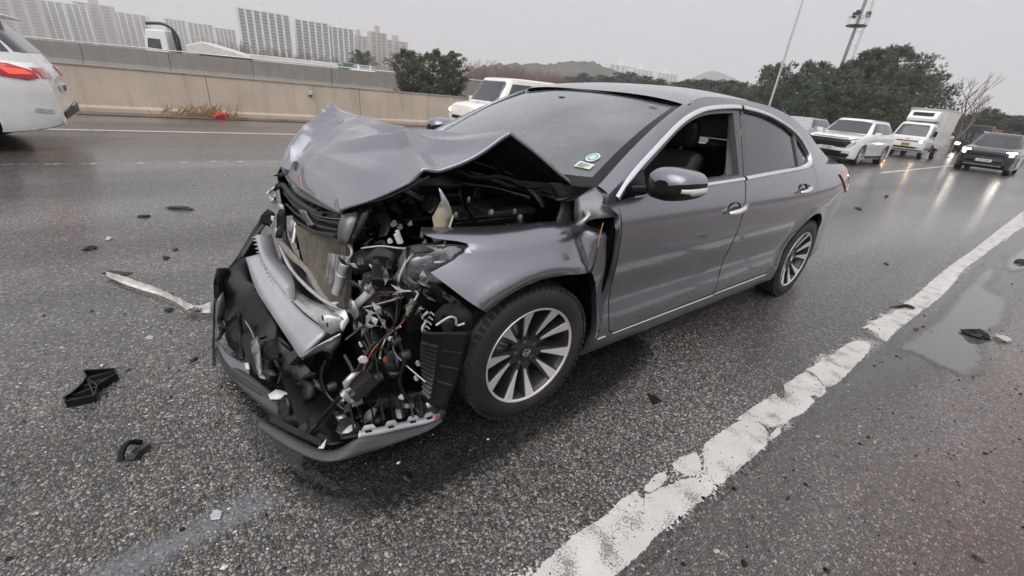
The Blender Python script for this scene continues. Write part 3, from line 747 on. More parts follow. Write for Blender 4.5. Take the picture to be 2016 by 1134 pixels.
# ---------------------------------------------------------------- median wall
def concrete(name, col, streak=.5, rough=.8):
    m = mat(name, col, rough=rough, var=.10, scale=1.2, bump=.25, bscale=30)
    N_, L_, b = nodes(m)
    tc = N_.new('ShaderNodeTexCoord')
    mp = N_.new('ShaderNodeMapping'); mp.inputs['Scale'].default_value = (1.6, 1.6, .12); L_.new(tc.outputs['Object'], mp.inputs[0])
    n = N_.new('ShaderNodeTexNoise'); n.inputs['Scale'].default_value = 2.2; n.inputs['Detail'].default_value = 8; n.inputs['Roughness'].default_value = .68; L_.new(mp.outputs[0], n.inputs['Vector'])
    r = N_.new('ShaderNodeValToRGB'); r.color_ramp.elements[0].position = .5; r.color_ramp.elements[1].position = .78
    r.color_ramp.elements[0].color = (0, 0, 0, 1); r.color_ramp.elements[1].color = (streak, streak, streak, 1); L_.new(n.outputs['Fac'], r.inputs['Fac'])
    src = b.inputs['Base Color'].links[0].from_socket
    mx_ = N_.new('ShaderNodeMixRGB'); mx_.inputs[2].default_value = (.16, .13, .105, 1); L_.new(r.outputs[0], mx_.inputs[0]); L_.new(src, mx_.inputs[1]); L_.new(mx_.outputs[0], b.inputs['Base Color'])
    return m
M['concrete'] = concrete('tan_concrete', (.56, .475, .39), .42)
M['concgrey'] = concrete('grey_concrete', (.38, .35, .32), .4)
M['concdark'] = concrete('dark_concrete', (.25, .235, .22), .5)
wall = empty('median_barrier', (0, -12.65, 0))
tag(wall, 'long tan concrete median barrier with water stains and a thin top rail', 'barrier')
prof = [(.06, -.05), (.06, .10), (.02, .16), (-.02, .95), (-.02, .985), (-.26, .985), (-.26, -.05)]
xs_ = list(np.arange(60, -60, -4.0)) + list(np.arange(-60, -300, -20.0))
for i in range(len(xs_) - 1):
    a, b_ = xs_[i] - .006, xs_[i + 1] + .006
    m = MB(); m.prism([(a, y, z) for y, z in prof], (b_ - a, 0, 0)); m.build('barrier_segment', M['concrete'], wall)
    m = MB(); m.box(((a + b_) / 2, -.13, 1.002), (abs(b_ - a), .26, .03)); m.build('top_cap', M['concgrey'], wall)
o = sheet('median_verge', -300, 60, -12.6, -11.9, .012, mat('gutter_silt', (.13, .10, .08), rough=.7, var=.35, scale=4, coat=.3, bump=.4, bscale=25))

# ================================================================ background
# ---- elevated ramp beyond the barrier
VL, VR = Vector((7.629, -47.000, 1.634)), Vector((-14.846, -34.000, 1.818))
vdir = (VR - VL); vlen = vdir.length; vrot = math.atan2(vdir.y, vdir.x)
ramp = empty('overpass', (VL.x, VL.y, 0), vrot); tag(ramp, 'grey concrete overpass ramp carrying trucks behind the median barrier', 'overpass')
z0, z1 = VL.z, VR.z
def rp(s, y, dz):      # along, across, relative to the parapet top
    return (s, y, z0 + (z1 - z0) * s / vlen + dz)
M['ramp'] = M['concgrey']
for k in range(9):
    a = -14 + k * (vlen + 26) / 9 + .02; b_ = -14 + (k + 1) * (vlen + 26) / 9 - .02
    for nm, y0, y1, h0, h1, mt in (('parapet', -.35, 0.0, -1.05, 0, M['concdark']), ('parapet', 9.6, 9.95, -1.05, 0, M['concdark']), ('deck_edge', -.5, 10.1, -1.5, -1.06, M['concgrey']), ('girder', .6, 9.0, -2.9, -1.51, M['concgrey'])):
        m = MB(); m.add([rp(a, y0, h0), rp(b_, y0, h0), rp(b_, y1, h0), rp(a, y1, h0), rp(a, y0, h1), rp(b_, y0, h1), rp(b_, y1, h1), rp(a, y1, h1)], [(0, 1, 2, 3), (4, 7, 6, 5), (0, 4, 5, 1), (1, 5, 6, 2), (2, 6, 7, 3), (3, 7, 4, 0)])
        m.build(nm, mt, ramp)
for s in (6, 22, 40, 56):
    m = MB(); m.box(rp(s, 5, -4.5), (1.4, 5.0, 4.5)); m.build('pier', M['concgrey'], ramp, bevel=.1)
m = MB(); m.tube([rp(-14, -.15, .12), rp(vlen + 10, -.15, .12)], .04, 6); m.build('handrail', M['castal'], ramp)
def on_ramp(px_s, y=3.0): 
    q = ramp.matrix_basis @ Vector(rp(px_s, y, -1.04)); return q
bpy.context.view_layer.update()
RM_ = Matrix.Translation((VL.x, VL.y, 0)) @ Matrix.Rotation(vrot, 4, 'Z')
def ramp_pt(s, y): return RM_ @ Vector(rp(s, y, -1.05))

# ---- apartment blocks
M['aptwhite'] = mat('apartment_white', (.76, .76, .74), rough=.8, var=.05, scale=.1)
M['aptbeige'] = mat('apartment_beige', (.46, .40, .35), rough=.8, var=.06, scale=.1)
M['aptgrey'] = mat('apartment_grey', (.36, .39, .40), rough=.8, var=.06, scale=.1)
M['aptglass'] = mat('apartment_glass', (.17, .19, .20), rough=.25, var=.3, scale=.3)
M['aptpink'] = mat('apartment_brown', (.42, .34, .30), rough=.8, var=.06, scale=.1)
def make_block(wdt, dep, h, bays, wall_m, accent, floors, pw_=.16, slab_m=None):
    root = empty('apartment_block', (0, 0, 0))
    m = MB(); m.box((0, 0, h / 2), (wdt, dep, h)); m.build('wall', accent, root)
    bw = wdt / bays
    for i in range(bays + 1):
        m = MB(); m.box((-wdt / 2 + i * bw, 0, h / 2 + .4), (bw * pw_, dep + 1.8, h + .8)); m.build('pilaster', wall_m, root)
    fh = h / floors
    g = MB(); sl_ = MB()
    for f_ in range(floors):
        for s_ in (1, -1):
            for i in range(bays):
                g.box((-wdt / 2 + (i + .5) * bw, s_ * (dep / 2 + .08), (f_ + .62) * fh), (bw * .80, .16, fh * .52))
                sl_.box((-wdt / 2 + (i + .5) * bw, s_ * (dep / 2 + .35), (f_ + .17) * fh), (bw * .84, .70, fh * .34))
            g.box((s_ * (wdt / 2 + bw * .085), 0, (f_ + .6) * fh), (.12, dep * .18, fh * .5))
    o = g.build('window_glass', M['aptglass'], root); tag(o, kind='stuff')
    o = sl_.build('balcony_slabs', slab_m or wall_m, root); tag(o, kind='stuff')
    m = MB(); m.box((0, 0, h + .35), (wdt + .6, dep + .8, .7)); m.build('roof_slab', wall_m, root)
    for k in range(max(1, bays // 4)):
        x = -wdt / 2 + (k + .5) * wdt / max(1, bays // 4)
        m = MB(); m.box((x, 0, h + 3.6), (bw * .8, dep * .55, 6.0)); m.box((x, 0, h + 7.0), (bw * .55, dep * .4, 1.0)); m.build('lift_tower', wall_m, root)
    return root
types = [make_block(58, 12, 52, 7, M['aptwhite'], M['aptgrey'], 20, .30, M['aptgrey']), make_block(44, 12, 52, 5, M['aptwhite'], M['aptgrey'], 19, .26, M['aptgrey']), make_block(30, 13, 52, 3, M['aptbeige'], M['aptpink'], 16, .34, M['aptpink']), make_block(40, 14, 52, 5, M['aptwhite'], M['aptbeige'], 17, .22, M['aptbeige'])]
used_t = set()
def block(base, top, ry, k, label, wscale=1.0, group='apartment blocks beyond the overpass'):
    """base/top: the foot and the head of the block's middle"""
    o = types[k]
    if k in used_t:
        o = copy_tree(types[k])
    used_t.add(k)
    h = top[2] + 4
    o.location = (base[0], base[1], -4); o.rotation_euler = (0, 0, ry)
    s_ = h / 52.0
    o.scale = (s_ * wscale, s_ * .9, s_)
    tag(o, label, 'building', group)
    return o
fa = lambda p: math.atan2(p[1] - 2, p[0] - 1) + math.pi / 2     # faces the viewer side
for (px, top, k, ws, rot, lab) in (
    (0, (-74.353, -421.343, 39.261), 0, .72, .10, 'tall white apartment slab with two rooftop towers above the overpass'),
    (0, (-111.698, -433.653, 39.149), 1, .70, .12, 'white apartment slab with one rooftop tower between two taller neighbours'),
    (0, (-134.391, -432.380, 37.980), 1, .62, .14, 'white apartment slab at the end of the bright row above the green truck'),
    (0, (-170.165, -489.011, 38.297), 2, .62, .2, 'beige apartment tower beside the bright white slabs'),
    (0, (-194.611, -501.312, 44.772), 2, .55, .3, 'tallest pinkish apartment tower behind the round pine'),
    (0, (-235.438, -549.435, 43.598), 2, .9, .3, 'low pinkish apartment slab next to the pines'),
    (0, (-78.347, -693.489, 39.017), 3, .62, .0, 'pale apartment slab just beside the tall white slab'),
    (0, (-59.120, -755.620, 44.275), 3, .70, -.1, 'pale hazy apartment slab behind the crane truck'),
    (0, (-35.752, -817.180, 48.302), 3, .55, -.1, 'faint apartment slab above the crane truck cab'),
    (0, (12.017, -847.935, 49.546), 3, .9, -.15, 'wide faint apartment slab above the passing SUV'),
    (0, (44.319, -816.864, 52.273), 2, 1.0, -.1, 'faint beige apartment tower with a rooftop box'),
    (0, (65.916, -795.372, 48.110), 3, .75, -.1, 'faint pale apartment slab behind the passing SUV'),
    (0, (84.714, -773.506, 46.225), 3, .8, -.1, 'hazy apartment slab with a slanting roofline'),
    (0, (103.153, -751.116, 44.507), 2, 1.2, -.1, 'hazy beige apartment slab at the row end'),
    (0, (-837.528, -709.895, 77.794), 3, 1.1, .6, 'tiny distant apartment slab on the hill, first of three'),
    (0, (-866.428, -674.380, 73.233), 3, .9, .6, 'tiny distant apartment slab on the hill, between two others'),
    (0, (-898.386, -631.263, 69.277), 3, .9, .6, 'tiny distant apartment slab on the hill, last of three'),
    (0, (-894.403, -88.352, 34.733), 3, 1.6, 1.2, 'pale low building beyond the trees behind the dark blue SUV')):
    block(top, top, fa(top) + rot, k, lab, ws)

# ---- hills
def hill(name, pts, depth, mt, base=-5, rough=0.0):
    m = MB(); rows = []
    P3 = spline(pts, 10)
    for p in P3:
        d = Vector((p.x - 1, p.y - 2, 0)).normalized()
        hgt = p.z + random.uniform(-1, 1) * rough
        rows.append([(p.x - d.x * depth * .9, p.y - d.y * depth * .9, base), (p.x - d.x * depth * .45, p.y - d.y * depth * .45, base + (hgt - base) * .62), (p.x, p.y, hgt), (p.x + d.x * depth, p.y + d.y * depth, base)])
    m.grid(rows); o = m.build(name, mt, smooth=80); tag(o, kind='structure'); return o
M['hillbare'] = mat('winter_wood_hill', (.085, .08, .07), rough=.95, var=.35, scale=.05, bump=1.0, bscale=.25)
M['hillfar'] = mat('far_mountain', (.07, .075, .08), rough=.95, var=.1, scale=.005)
hill('hill', [(-130.455, -222.297, 4.181), (-149.684, -222.013, 14.143), (-180.596, -224.069, 17.912), (-201.225, -219.557, 20.721), (-219.462, -215.892, 24.162), (-237.192, -211.643, 22.285), (-259.663, -200.314, 16.193), (-281.888, -186.543, 13.912)], 60, M['hillbare'], rough=.8)
hill('mountain', [(-1061.624, -746.820, 28.081), (-1092.019, -701.710, 69.141), (-1137.770, -665.454, 98.038), (-1162.793, -620.796, 87.654), (-1213.700, -586.972, 69.881), (-1242.031, -524.550, 36.453)], 250, M['hillfar'])
hill('low_hill', [(127.481, -408.999, -15.600), (72.563, -422.018, -2.821), (45.051, -425.749, 3.502), (9.560, -427.922, 5.966), (-40.927, -425.952, 8.210), (-85.270, -419.253, 10.553), (-137.432, -405.097, 10.387), (-205.208, -386.667, 9.454), (-260.780, -351.623, 10.539)], 60, M['hillbare'], rough=1.2)

# ---- trees
M['bark'] = mat('pine_bark', (.05, .04, .032), rough=.9, var=.3)
M['barkpale'] = mat('bare_bark', (.16, .13, .12), rough=.9, var=.3)
M['twig'] = mat('bare_twigs', (.17, .125, .115), rough=.9, var=.3)
def needles(name, c1, c2):
    m = mat(name, c1, rough=.7, var=.6, scale=.9)
    N_, L_, b = m.node_tree.nodes, m.node_tree.links, m.node_tree.nodes['Principled BSDF']
    oi = N_.new('ShaderNodeObjectInfo'); mx_ = N_.new('ShaderNodeMixRGB'); mx_.inputs[2].default_value = (*c2, 1)
    src = b.inputs['Base Color'].links[0].from_socket
    L_.new(oi.outputs['Random'], mx_.inputs[0]); L_.new(src, mx_.inputs[1]); L_.new(mx_.outputs[0], b.inputs['Base Color'])
    return m
M['needle'] = needles('pine_needles', (.085, .120, .075), (.115, .130, .078))
def make_pine(seed, h=8.0, wd=4.2, tufts=1500, low=.12):
    rr = random.Random(seed)
    root = empty('pine_tree', (0, 0, 0))
    t = MB(); lean = rr.uniform(-.3, .3)
    pts = [Vector((lean * (k / 6) ** 2, .2 * math.sin(k), h * .92 * k / 6)) for k in range(7)]
    t.tube(pts, [.20, .17, .14, .11, .08, .05, .02], 8)
    cl = []
    nb = 46
    for k in range(nb):
        f_ = low + (1 - low) * (k + .5) / nb
        z = h * .96 * f_
        R_ = wd / 2 * (math.sin(math.pi * min(1, (1.02 - f_) * 1.15 + .05)) ** .7 if f_ > .25 else (.55 + 1.5 * f_)) * rr.uniform(.55, 1.12)
        a = k * 2.4 + rr.uniform(-.5, .5)
        b0 = Vector((lean * f_ * f_, 0, z - .3 * R_)); e = Vector((lean * f_ * f_ + math.cos(a) * R_, math.sin(a) * R_, z + .12 * R_))
        t.tube([b0, b0.lerp(e, .5) + Vector((0, 0, .05)), e], [.05, .035, .012], 5, cap=False)
        for q in (.55, .8, 1.0): cl.append((b0.lerp(e, q) + Vector((rr.uniform(-.2, .2), rr.uniform(-.2, .2), rr.uniform(-.1, .2))), R_ * .20 + .16))
    t.build('trunk', M['bark'], root, smooth=60)
    n = tufts
    vs = []; fs = []
    for i in range(n):
        c, r_ = cl[i % len(cl)]
        d = Vector((rr.gauss(0, 1), rr.gauss(0, 1), rr.gauss(0, .7))).normalized()
        p = c + d * r_ * (rr.random() ** .45)
        ax = (d + Vector((0, 0, .9))).normalized()
        for q in range(5):
            dd = (ax + Vector((rr.gauss(0, .55), rr.gauss(0, .55), rr.gauss(0, .45)))).normalized()
            L_ = rr.uniform(.13, .27); s_ = dd.orthogonal().normalized(); s_ = (Matrix.Rotation(rr.uniform(0, 6.28), 3, dd) @ s_) * rr.uniform(.02, .04)
            k0 = len(vs); vs += [p - s_, p + s_, p + dd * L_ + s_ * .4, p + dd * L_ - s_ * .4]; fs.append((k0, k0 + 1, k0 + 2, k0 + 3))
    me = bpy.data.meshes.new('crown'); me.from_pydata([tuple(v) for v in vs], [], fs); me.materials.append(M['needle']); obj('crown', me, root)
    return root
pines = [make_pine(1, 8.0, 5.2, 5200), make_pine(2, 7.0, 5.6, 5200, .06), make_pine(3, 9.0, 4.4, 5200), make_pine(4, 6.0, 5.0, 4200, .04)]
used_p = set()
def pine(base, top, k, label, group=None, ws=1.0):
    o = pines[k]
    if k in used_p: o = copy_tree(o)
    used_p.add(k)
    h0 = (8.0, 7.0, 9.0, 6.0)[k]; zb = base
    s_ = (top[2] - zb) / h0
    o.location = (top[0], top[1], zb); o.scale = (s_ * ws, s_ * ws, s_); o.rotation_euler = (0, 0, random.uniform(0, 6.28))
    tag(o, label, 'tree', group)
# clump beyond the traffic
G1 = 'pines in the clump behind the waiting traffic'
for top, k, ws, lab in (((-55.742, -22.878, 6.960), 3, .9, 'small pine at the end of the clump below the slim lamp post'), ((-50.972, -18.734, 5.506), 1, 1.0, 'bushy pine directly behind the saloon roof'), ((-55.132, -19.066, 7.330), 0, 1.0, 'rounded pine below the tall mast'), ((-52.971, -16.191, 6.759), 1, .9, 'dense pine with a dark lower crown at the foot of the mast'), ((-60.044, -17.072, 7.981), 2, 1.0, 'pine rising just beside the mast'), ((-58.476, -15.343, 9.018), 2, 1.1, 'tall pine with a split top in the clump'), ((-60.880, -14.151, 9.395), 0, 1.05, 'tallest pine of the clump'), ((-55.468, -11.029, 7.006), 1, 1.0, 'broad pine behind the refrigerated truck'), ((-59.719, -10.295, 6.569), 3, 1.0, 'low pine at the outer end of the clump beside the bare tree'), ((-48.935, -12.340, 4.904), 3, 1.2, 'low spreading pine behind the white SUV'), ((-48.115, -14.940, 4.515), 3, 1.2, 'low spreading pine in front of the clump'), ((-47.521, -9.872, 4.508), 1, 1.2, 'dark low pine behind the truck roof'), ((-51.920, -21.632, 4.764), 3, 1.0, 'little pine beside the distant white post')):
    pine(-.5, top, k, lab, G1, ws)
G2 = 'pines by the overpass'
for top, k, ws, lab, d_ in (((-12.754, -27.980, 3.278), 0, 1.15, 'large dark pine where the overpass ends', 0), ((-13.640, -26.435, 3.314), 1, 1.1, 'wide dark pine in the middle of the group by the overpass', 0), ((-15.873, -27.495, 3.592), 2, 1.2, 'upright dark pine next to the reddish wood', 0), ((-27.357, -78.119, 5.354), 1, 1.0, 'round pine standing on the overpass skyline', 0)):
    pine(-.3, top, k, lab, G2, ws)
G3 = 'row of distant pines behind the saloon roof'
for i, (px, d_) in enumerate(((1135, 150), (1165, 140), (1205, 130), (1245, 120), (1285, 116), (1330, 112), (1375, 106), (1415, 100), (1455, 94), (1490, 90))):
    pass
for i, top in enumerate(((-103.944, -105.132, 7.496), (-100.488, -94.390, 8.056), (-98.393, -84.811, 7.886), (-93.602, -74.979, 8.198), (-93.918, -68.041, 7.102), (-91.946, -60.421, 7.001), (-88.670, -54.453, 7.330), (-85.690, -47.766, 6.941), (-82.698, -42.853, 7.037), (-79.743, -37.660, 6.023))):
    pine(-1.0, top, i % 4, ('distant pine in the row, standing directly beside the reddish wood', 'distant pine in the row below the rounded hilltop', 'distant pine in the row at the foot of the first hill apartments', 'distant pine in the row in front of the middle hill apartments', 'distant pine in the row beside the last hill apartments', 'distant pine in the row just before the grey mountain', 'distant pine in the row below the near slope of the mountain', 'distant pine in the row below the mountain summit', 'distant pine in the row below the far slope of the mountain', 'distant pine in the row next to the small pale post')[i], G3, 2.3)
for i, top in enumerate(((-68.452, -6.336, 4.352), (-108.455, -8.429, 5.316), (-108.668, -5.865, 5.261))):
    pine(-.5, top, (1, 3, 1)[i], ('brownish round tree between the truck and the dark blue SUV', 'low dark tree beyond the dark blue SUV', 'outermost low dark tree of the verge')[i], None, (1.1, 3.2, 3.2)[i])

def make_bare(seed, h=6.0, spread=.5, depth=5, mt='barkpale', r0=.12, name='bare_tree'):
    rr = random.Random(seed); root = empty(name, (0, 0, 0)); m = MB(); tw = MB()
    def grow(p, d, L_, r_, k):
        q = p + d * L_
        mid = p.lerp(q, .5) + Vector((rr.gauss(0, .03), rr.gauss(0, .03), 0)) * L_
        (m if k > 2 else tw).tube([p, mid, q], [r_, r_ * .85, r_ * .65], 4 if k < 3 else 6, cap=False)
        if k == 0: return
        for i in range(rr.choice((2, 3, 3))):
            nd = (d + Vector((rr.gauss(0, spread), rr.gauss(0, spread), rr.uniform(0, .3)))).normalized()
            grow(p.lerp(q, rr.uniform(.55, 1)), nd, L_ * rr.uniform(.6, .85), r_ * .6, k - 1)
    grow(Vector((0, 0, 0)), Vector((0, 0, 1)), h * .28, r0, depth)
    m.build('trunk', M[mt], root, smooth=60); tw.build('crown', M['twig'], root)
    return root
bt = make_bare(5, 6.2, .42, 6)
bt.location = Vector((-56.408, -5.912, 1.813)); bt.location.z = -.3; bt.scale = (1.15, 1.15, 1.25); tag(bt, 'bare leafless tree at the end of the pine clump', 'tree')
# reddish leafless wood beyond the barrier, too dense to count
def wood(name, pxs, n, hmin, hmax, label):
    rr = random.Random(9); m = MB()
    A_, B_ = [Vector(q) for q in pxs]
    for i in range(n):
        t = rr.random(); p = A_.lerp(B_, t) + Vector((rr.uniform(-6, 6), rr.uniform(-9, 9), 0)); p.z = -1.5
        h = rr.uniform(hmin, hmax)
        m.tube([p, p + Vector((rr.gauss(0, .1), rr.gauss(0, .1), h * .5)), p + Vector((rr.gauss(0, .3), rr.gauss(0, .3), h))], [.07, .05, .012], 3, cap=False)
        for k in range(9):
            f_ = rr.uniform(.25, .9); b = p + Vector((0, 0, h * f_)); L_ = h * (1 - f_) * .6 + .5; a = rr.uniform(0, 6.28)
            e = b + Vector((math.cos(a) * L_ * .5, math.sin(a) * L_ * .5, L_ * .8)); m.tube([b, e], [.035, .01], 3, cap=False)
            for q in range(2):
                c = b.lerp(e, rr.uniform(.4, .9)); m.tube([c, c + Vector((rr.gauss(0, .35), rr.gauss(0, .35), rr.uniform(.2, .7)))], [.02, .006], 3, cap=False)
    o = m.build(name, mat('reddish_twigs', (.19, .105, .095), rough=.9, var=.3), recalc=False); tag(o, label, 'wood', kind='stuff')
wood('leafless_wood', ((-62.377, -99.874, 2.944), (-103.160, -105.896, 4.050)), 420, 6, 10, 'reddish leafless wood between the pines and the hill')
wood('leafless_wood', ((-12.338, -147.407, 2.871), (-77.464, -171.025, 3.343)), 300, 6, 9, 'brownish leafless wood along the foot of the apartment blocks')

# ---- poles
lp = empty('lamp_post', Vector((-42.919, -17.258, 7.856)) * 1); lp.location.z = 0; tag(lp, 'slim grey lamp post rising out of the pine clump', 'lamp post')
m = MB(); m.tube([(0, 0, 0), (0, 0, 6), (0, 0, 12)], [.11, .09, .07], 12); m.build('pole', M['castal'], lp, smooth=60)
m = MB(); m.tube(spline([(0, 0, 12), (.1, .3, 12.6), (.2, 1.2, 12.9), (.3, 2.0, 12.9)], 5), .045, 8); m.build('arm', M['castal'], lp, smooth=60)
m = MB(); m.box((.3, 2.3, 12.88), (.22, .7, .1)); m.build('lamp_head', M['greyplast'], lp, bevel=.03)
ms = empty('mast', Vector((-63.429, -19.601, 12.066)) * 1); ms.location.z = 0; tag(ms, 'tall thick grey mast with a ladder and platform', 'mast')
m = MB(); m.tube([(0, 0, 0), (0, 0, 10), (0, 0, 22)], [.20, .17, .14], 16); m.build('pole', M['steel'], ms, smooth=60)
lad = MB()
for s_ in (-.25, .25): lad.bar((s_ - .2, .75, 1), (s_ - .2, .7, 21), .05, .05)
for k in range(50): lad.bar((-.45, .75, 1.2 + k * .4), (.05, .75, 1.2 + k * .4), .03, .03)
for k in range(14): lad.bar((-.2, .75, 1.4 + k * 1.4), (-.1, .2, 1.4 + k * 1.4), .04, .04)
lad.build('ladder', M['castal'], ms)
zpl = (-63.469, -19.483, 11.720)[2]
m = MB(); m.lathe([(.3, zpl), (1.0, zpl), (1.0, zpl + .1), (.3, zpl + .1)], 20, axis='Z'); m.build('platform', M['greyplast'], ms)
m = MB(); m.lathe([(1.0, zpl + .9), (1.03, zpl + .93), (1.0, zpl + .96)], 20, axis='Z')
for k in range(10): m.bar((math.cos(k * .63), math.sin(k * .63), zpl), (math.cos(k * .63), math.sin(k * .63), zpl + .95), .04, .04)
m.build('railing', M['castal'], ms)
for k in range(3):
    m = MB(); m.box((.75 * math.cos(k * 2.1), .75 * math.sin(k * 2.1), zpl + 1.2), (.5, .4, .5)); m.build('floodlight', M['greyplast'], ms, bevel=.05)
sp = empty('white_post', Vector((-71.676, -31.336, 4.264)) * 1); sp.location.z = 0; tag(sp, 'small pale post with a box among the pines', 'post')
m = MB(); m.tube([(0, 0, 0), (0, 0, 6.4)], .1, 8); m.build('pole', M['aptwhite'], sp); m = MB(); m.box((0, .1, 6.2), (.7, .5, .8)); m.build('cabinet', M['aptwhite'], sp, bevel=.05)

# ---- weeds and litter at the barrier foot
M['straw'] = mat('dry_grass', (.34, .22, .12), rough=.9, var=.3)
wd_ = MB(); base = Vector((0.191, -12.300, -0.030))
for k in range(130):
    p = Vector((base.x + random.gauss(0, .38), -12.45 + random.uniform(-.12, .2), .01)); h = random.uniform(.05, .40)
    e = p + Vector((random.gauss(0, .18), random.gauss(0, .08), h)); s_ = Vector((.004, 0, 0))
    wd_.add([p - s_, p + s_, p.lerp(e, .6) + Vector((.01, 0, .03)) + s_ * .7, e], [(0, 1, 2, 3)])
o = wd_.build('dry_weeds', M['straw'], recalc=False); tag(o, 'tuft of dry straw-coloured weeds at the barrier foot', 'weeds', kind='stuff')
def blob(name, loc, size, mt, label, cat, seed=0, sq=.7, n=14):
    rr = random.Random(seed); bm = bmesh.new(); bmesh.ops.create_icosphere(bm, subdivisions=2, radius=1)
    for v in bm.verts: v.co *= rr.uniform(.65, 1.2); v.co.z = max(-.35, v.co.z) * sq
    me = bpy.data.meshes.new(name); bm.to_mesh(me); bm.free(); me.materials.append(mt)
    o = obj(name, me); o.location = (loc[0], loc[1], loc[2] + size[2] * .3 * sq); o.scale = size; o.rotation_euler = (0, 0, rr.uniform(0, 6)); tag(o, label, cat); return o
blob('red_bag', (-0.169, -12.250, 0.015), (.20, .12, .16), mat('red_sack', (.50, .045, .03), rough=.6), 'crumpled red bag lying at the barrier foot beside the weeds', 'bag', 3)
blob('mud_clod', (-0.539, -12.200, -0.016), (.30, .12, .06), mat('wet_mud', (.07, .05, .04), rough=.6), 'dark mud clod beside the red bag', 'clod', 4)
blob('mud_clod', (-1.657, -12.200, -0.025), (.35, .10, .06), M['earth'], 'brown silt heap along the barrier beyond the red bag', 'clod', 5)
wc = empty('wall_reflector', Vector((-2.529, -12.660, 0.767))); tag(wc, 'small white reflector fixed to the barrier face', 'reflector')
m = MB(); m.box((0, .035, 0), (.12, .05, .10)); m.build('housing', M['whitepl'], wc, bevel=.01); m = MB(); m.box((0, .02, -.07), (.05, .05, .06)); m.build('bracket', M['greyplast'], wc)

# ================================================================ traffic
M['white'] = mat('white_car_paint', (.82, .82, .81), rough=.25, coat=1.0, var=.03, rvar=.05, dirt=.12)
M['cream'] = mat('cream_car_paint', (.84, .82, .75), rough=.28, coat=1.0, var=.03, rvar=.05, dirt=.10)
M['navy'] = mat('dark_blue_car_paint', (.022, .028, .038), rough=.25, metal=.3, coat=1.0, var=.05, dirt=.10)
M['silver'] = mat('silver_car_paint', (.42, .43, .44), rough=.3, metal=.6, coat=1.0, var=.04, dirt=.1)
M['green'] = mat('green_cab_paint', (.06, .14, .12), rough=.35, coat=.8)
M['carglass'] = glass('car_glass', (.10, .11, .12), film=.25, filmcol=(.16, .165, .175), rough=.03, f0=1.6)
M['lampclear'] = mat('lamp_lens', (.62, .64, .66), rough=.12, coat=1.0, metal=.3, var=.2, scale=20)
M['lampon'] = mat('lit_headlamp', (.9, .9, .85), rough=.2, emit=(1.0, .93, .80), estr=26.0)
M['lampwarm'] = mat('lit_warm_lamp', (.9, .7, .4), rough=.2, emit=(1.0, .58, .22), estr=40.0)
M['brakelit'] = mat('lit_tail_lamp', (.6, .03, .02), rough=.15, coat=1.0, emit=(1.0, .06, .03), estr=.9)
M['amber'] = mat('amber_lamp', (.6, .22, .03), rough=.2, emit=(1.0, .45, .08), estr=.8)
M['plate'] = mat('number_plate', (.68, .68, .66), rough=.4, var=.03)
M['plateyellow'] = mat('yellow_number_plate', (.50, .38, .06), rough=.4, var=.05)
M['boxwhite'] = mat('white_cargo_box', (.66, .65, .62), rough=.4, coat=.3, var=.06, dirt=.25)

def ring(cx, a, b, z, n=44, e=5.0):
    out = []
    for k in range(n):
        t = 2 * math.pi * k / n
        c, s = math.cos(t), math.sin(t)
        out.append((cx + a * math.copysign(abs(c) ** (2 / e), c), b * math.copysign(abs(s) ** (2 / e), s), z))
    return out

def simple_wheel(r, wdt, parent, x, y, spokes=5):
    root = empty('wheel', (x, y, r), parent=parent)
    t = MB(); t.lathe([(r * .64, wdt * .46), (r * .72, wdt * .52), (r * .9, wdt * .52), (r * .97, wdt * .45), (r, wdt * .3), (r, -wdt * .3), (r * .97, -wdt * .45), (r * .9, -wdt * .5), (r * .64, -wdt * .46)], 32)
    t.build('tyre', M['rubber'], root, smooth=40)
    s_ = 1 if y > 0 else -1
    t = MB(); t.lathe([(r * .64, s_ * wdt * .5), (r * .60, s_ * wdt * .40), (r * .56, s_ * wdt * .0), (r * .1, s_ * wdt * .0)], 28); t.build('rim', M['alloydark'], root, smooth=40)
    t = MB()
    for k in range(spokes):
        a = 2 * math.pi * k / spokes + .3
        t.bar((r * .08 * math.cos(a), s_ * wdt * .40, r * .08 * math.sin(a)), (r * .63 * math.cos(a), s_ * wdt * .44, r * .63 * math.sin(a)), r * .16, .02, up=(0, 1, 0))
    t.lathe([(r * .0, s_ * wdt * .43), (r * .14, s_ * wdt * .42), (r * .15, s_ * wdt * .3)], 16)
    t.lathe([(r * .60, s_ * wdt * .45), (r * .64, s_ * wdt * .50), (r * .66, s_ * wdt * .46)], 32)
    t.build('spokes', M['alloy'], root, smooth=30)
    return root

def cut(o, cutters):
    """carve wheel openings out of a body, return plain mesh"""
    for c in cutters:
        md = o.modifiers.new('b', 'BOOLEAN'); md.operation = 'DIFFERENCE'; md.object = c; md.solver = 'EXACT'
    dg = bpy.context.evaluated_depsgraph_get()
    ev = o.evaluated_get(dg)
    me = bpy.data.meshes.new_from_object(ev)
    o.modifiers.clear()
    old = o.data; o.data = me
    bpy.data.meshes.remove(old)
    for c in cutters:
        bpy.data.objects.remove(c)

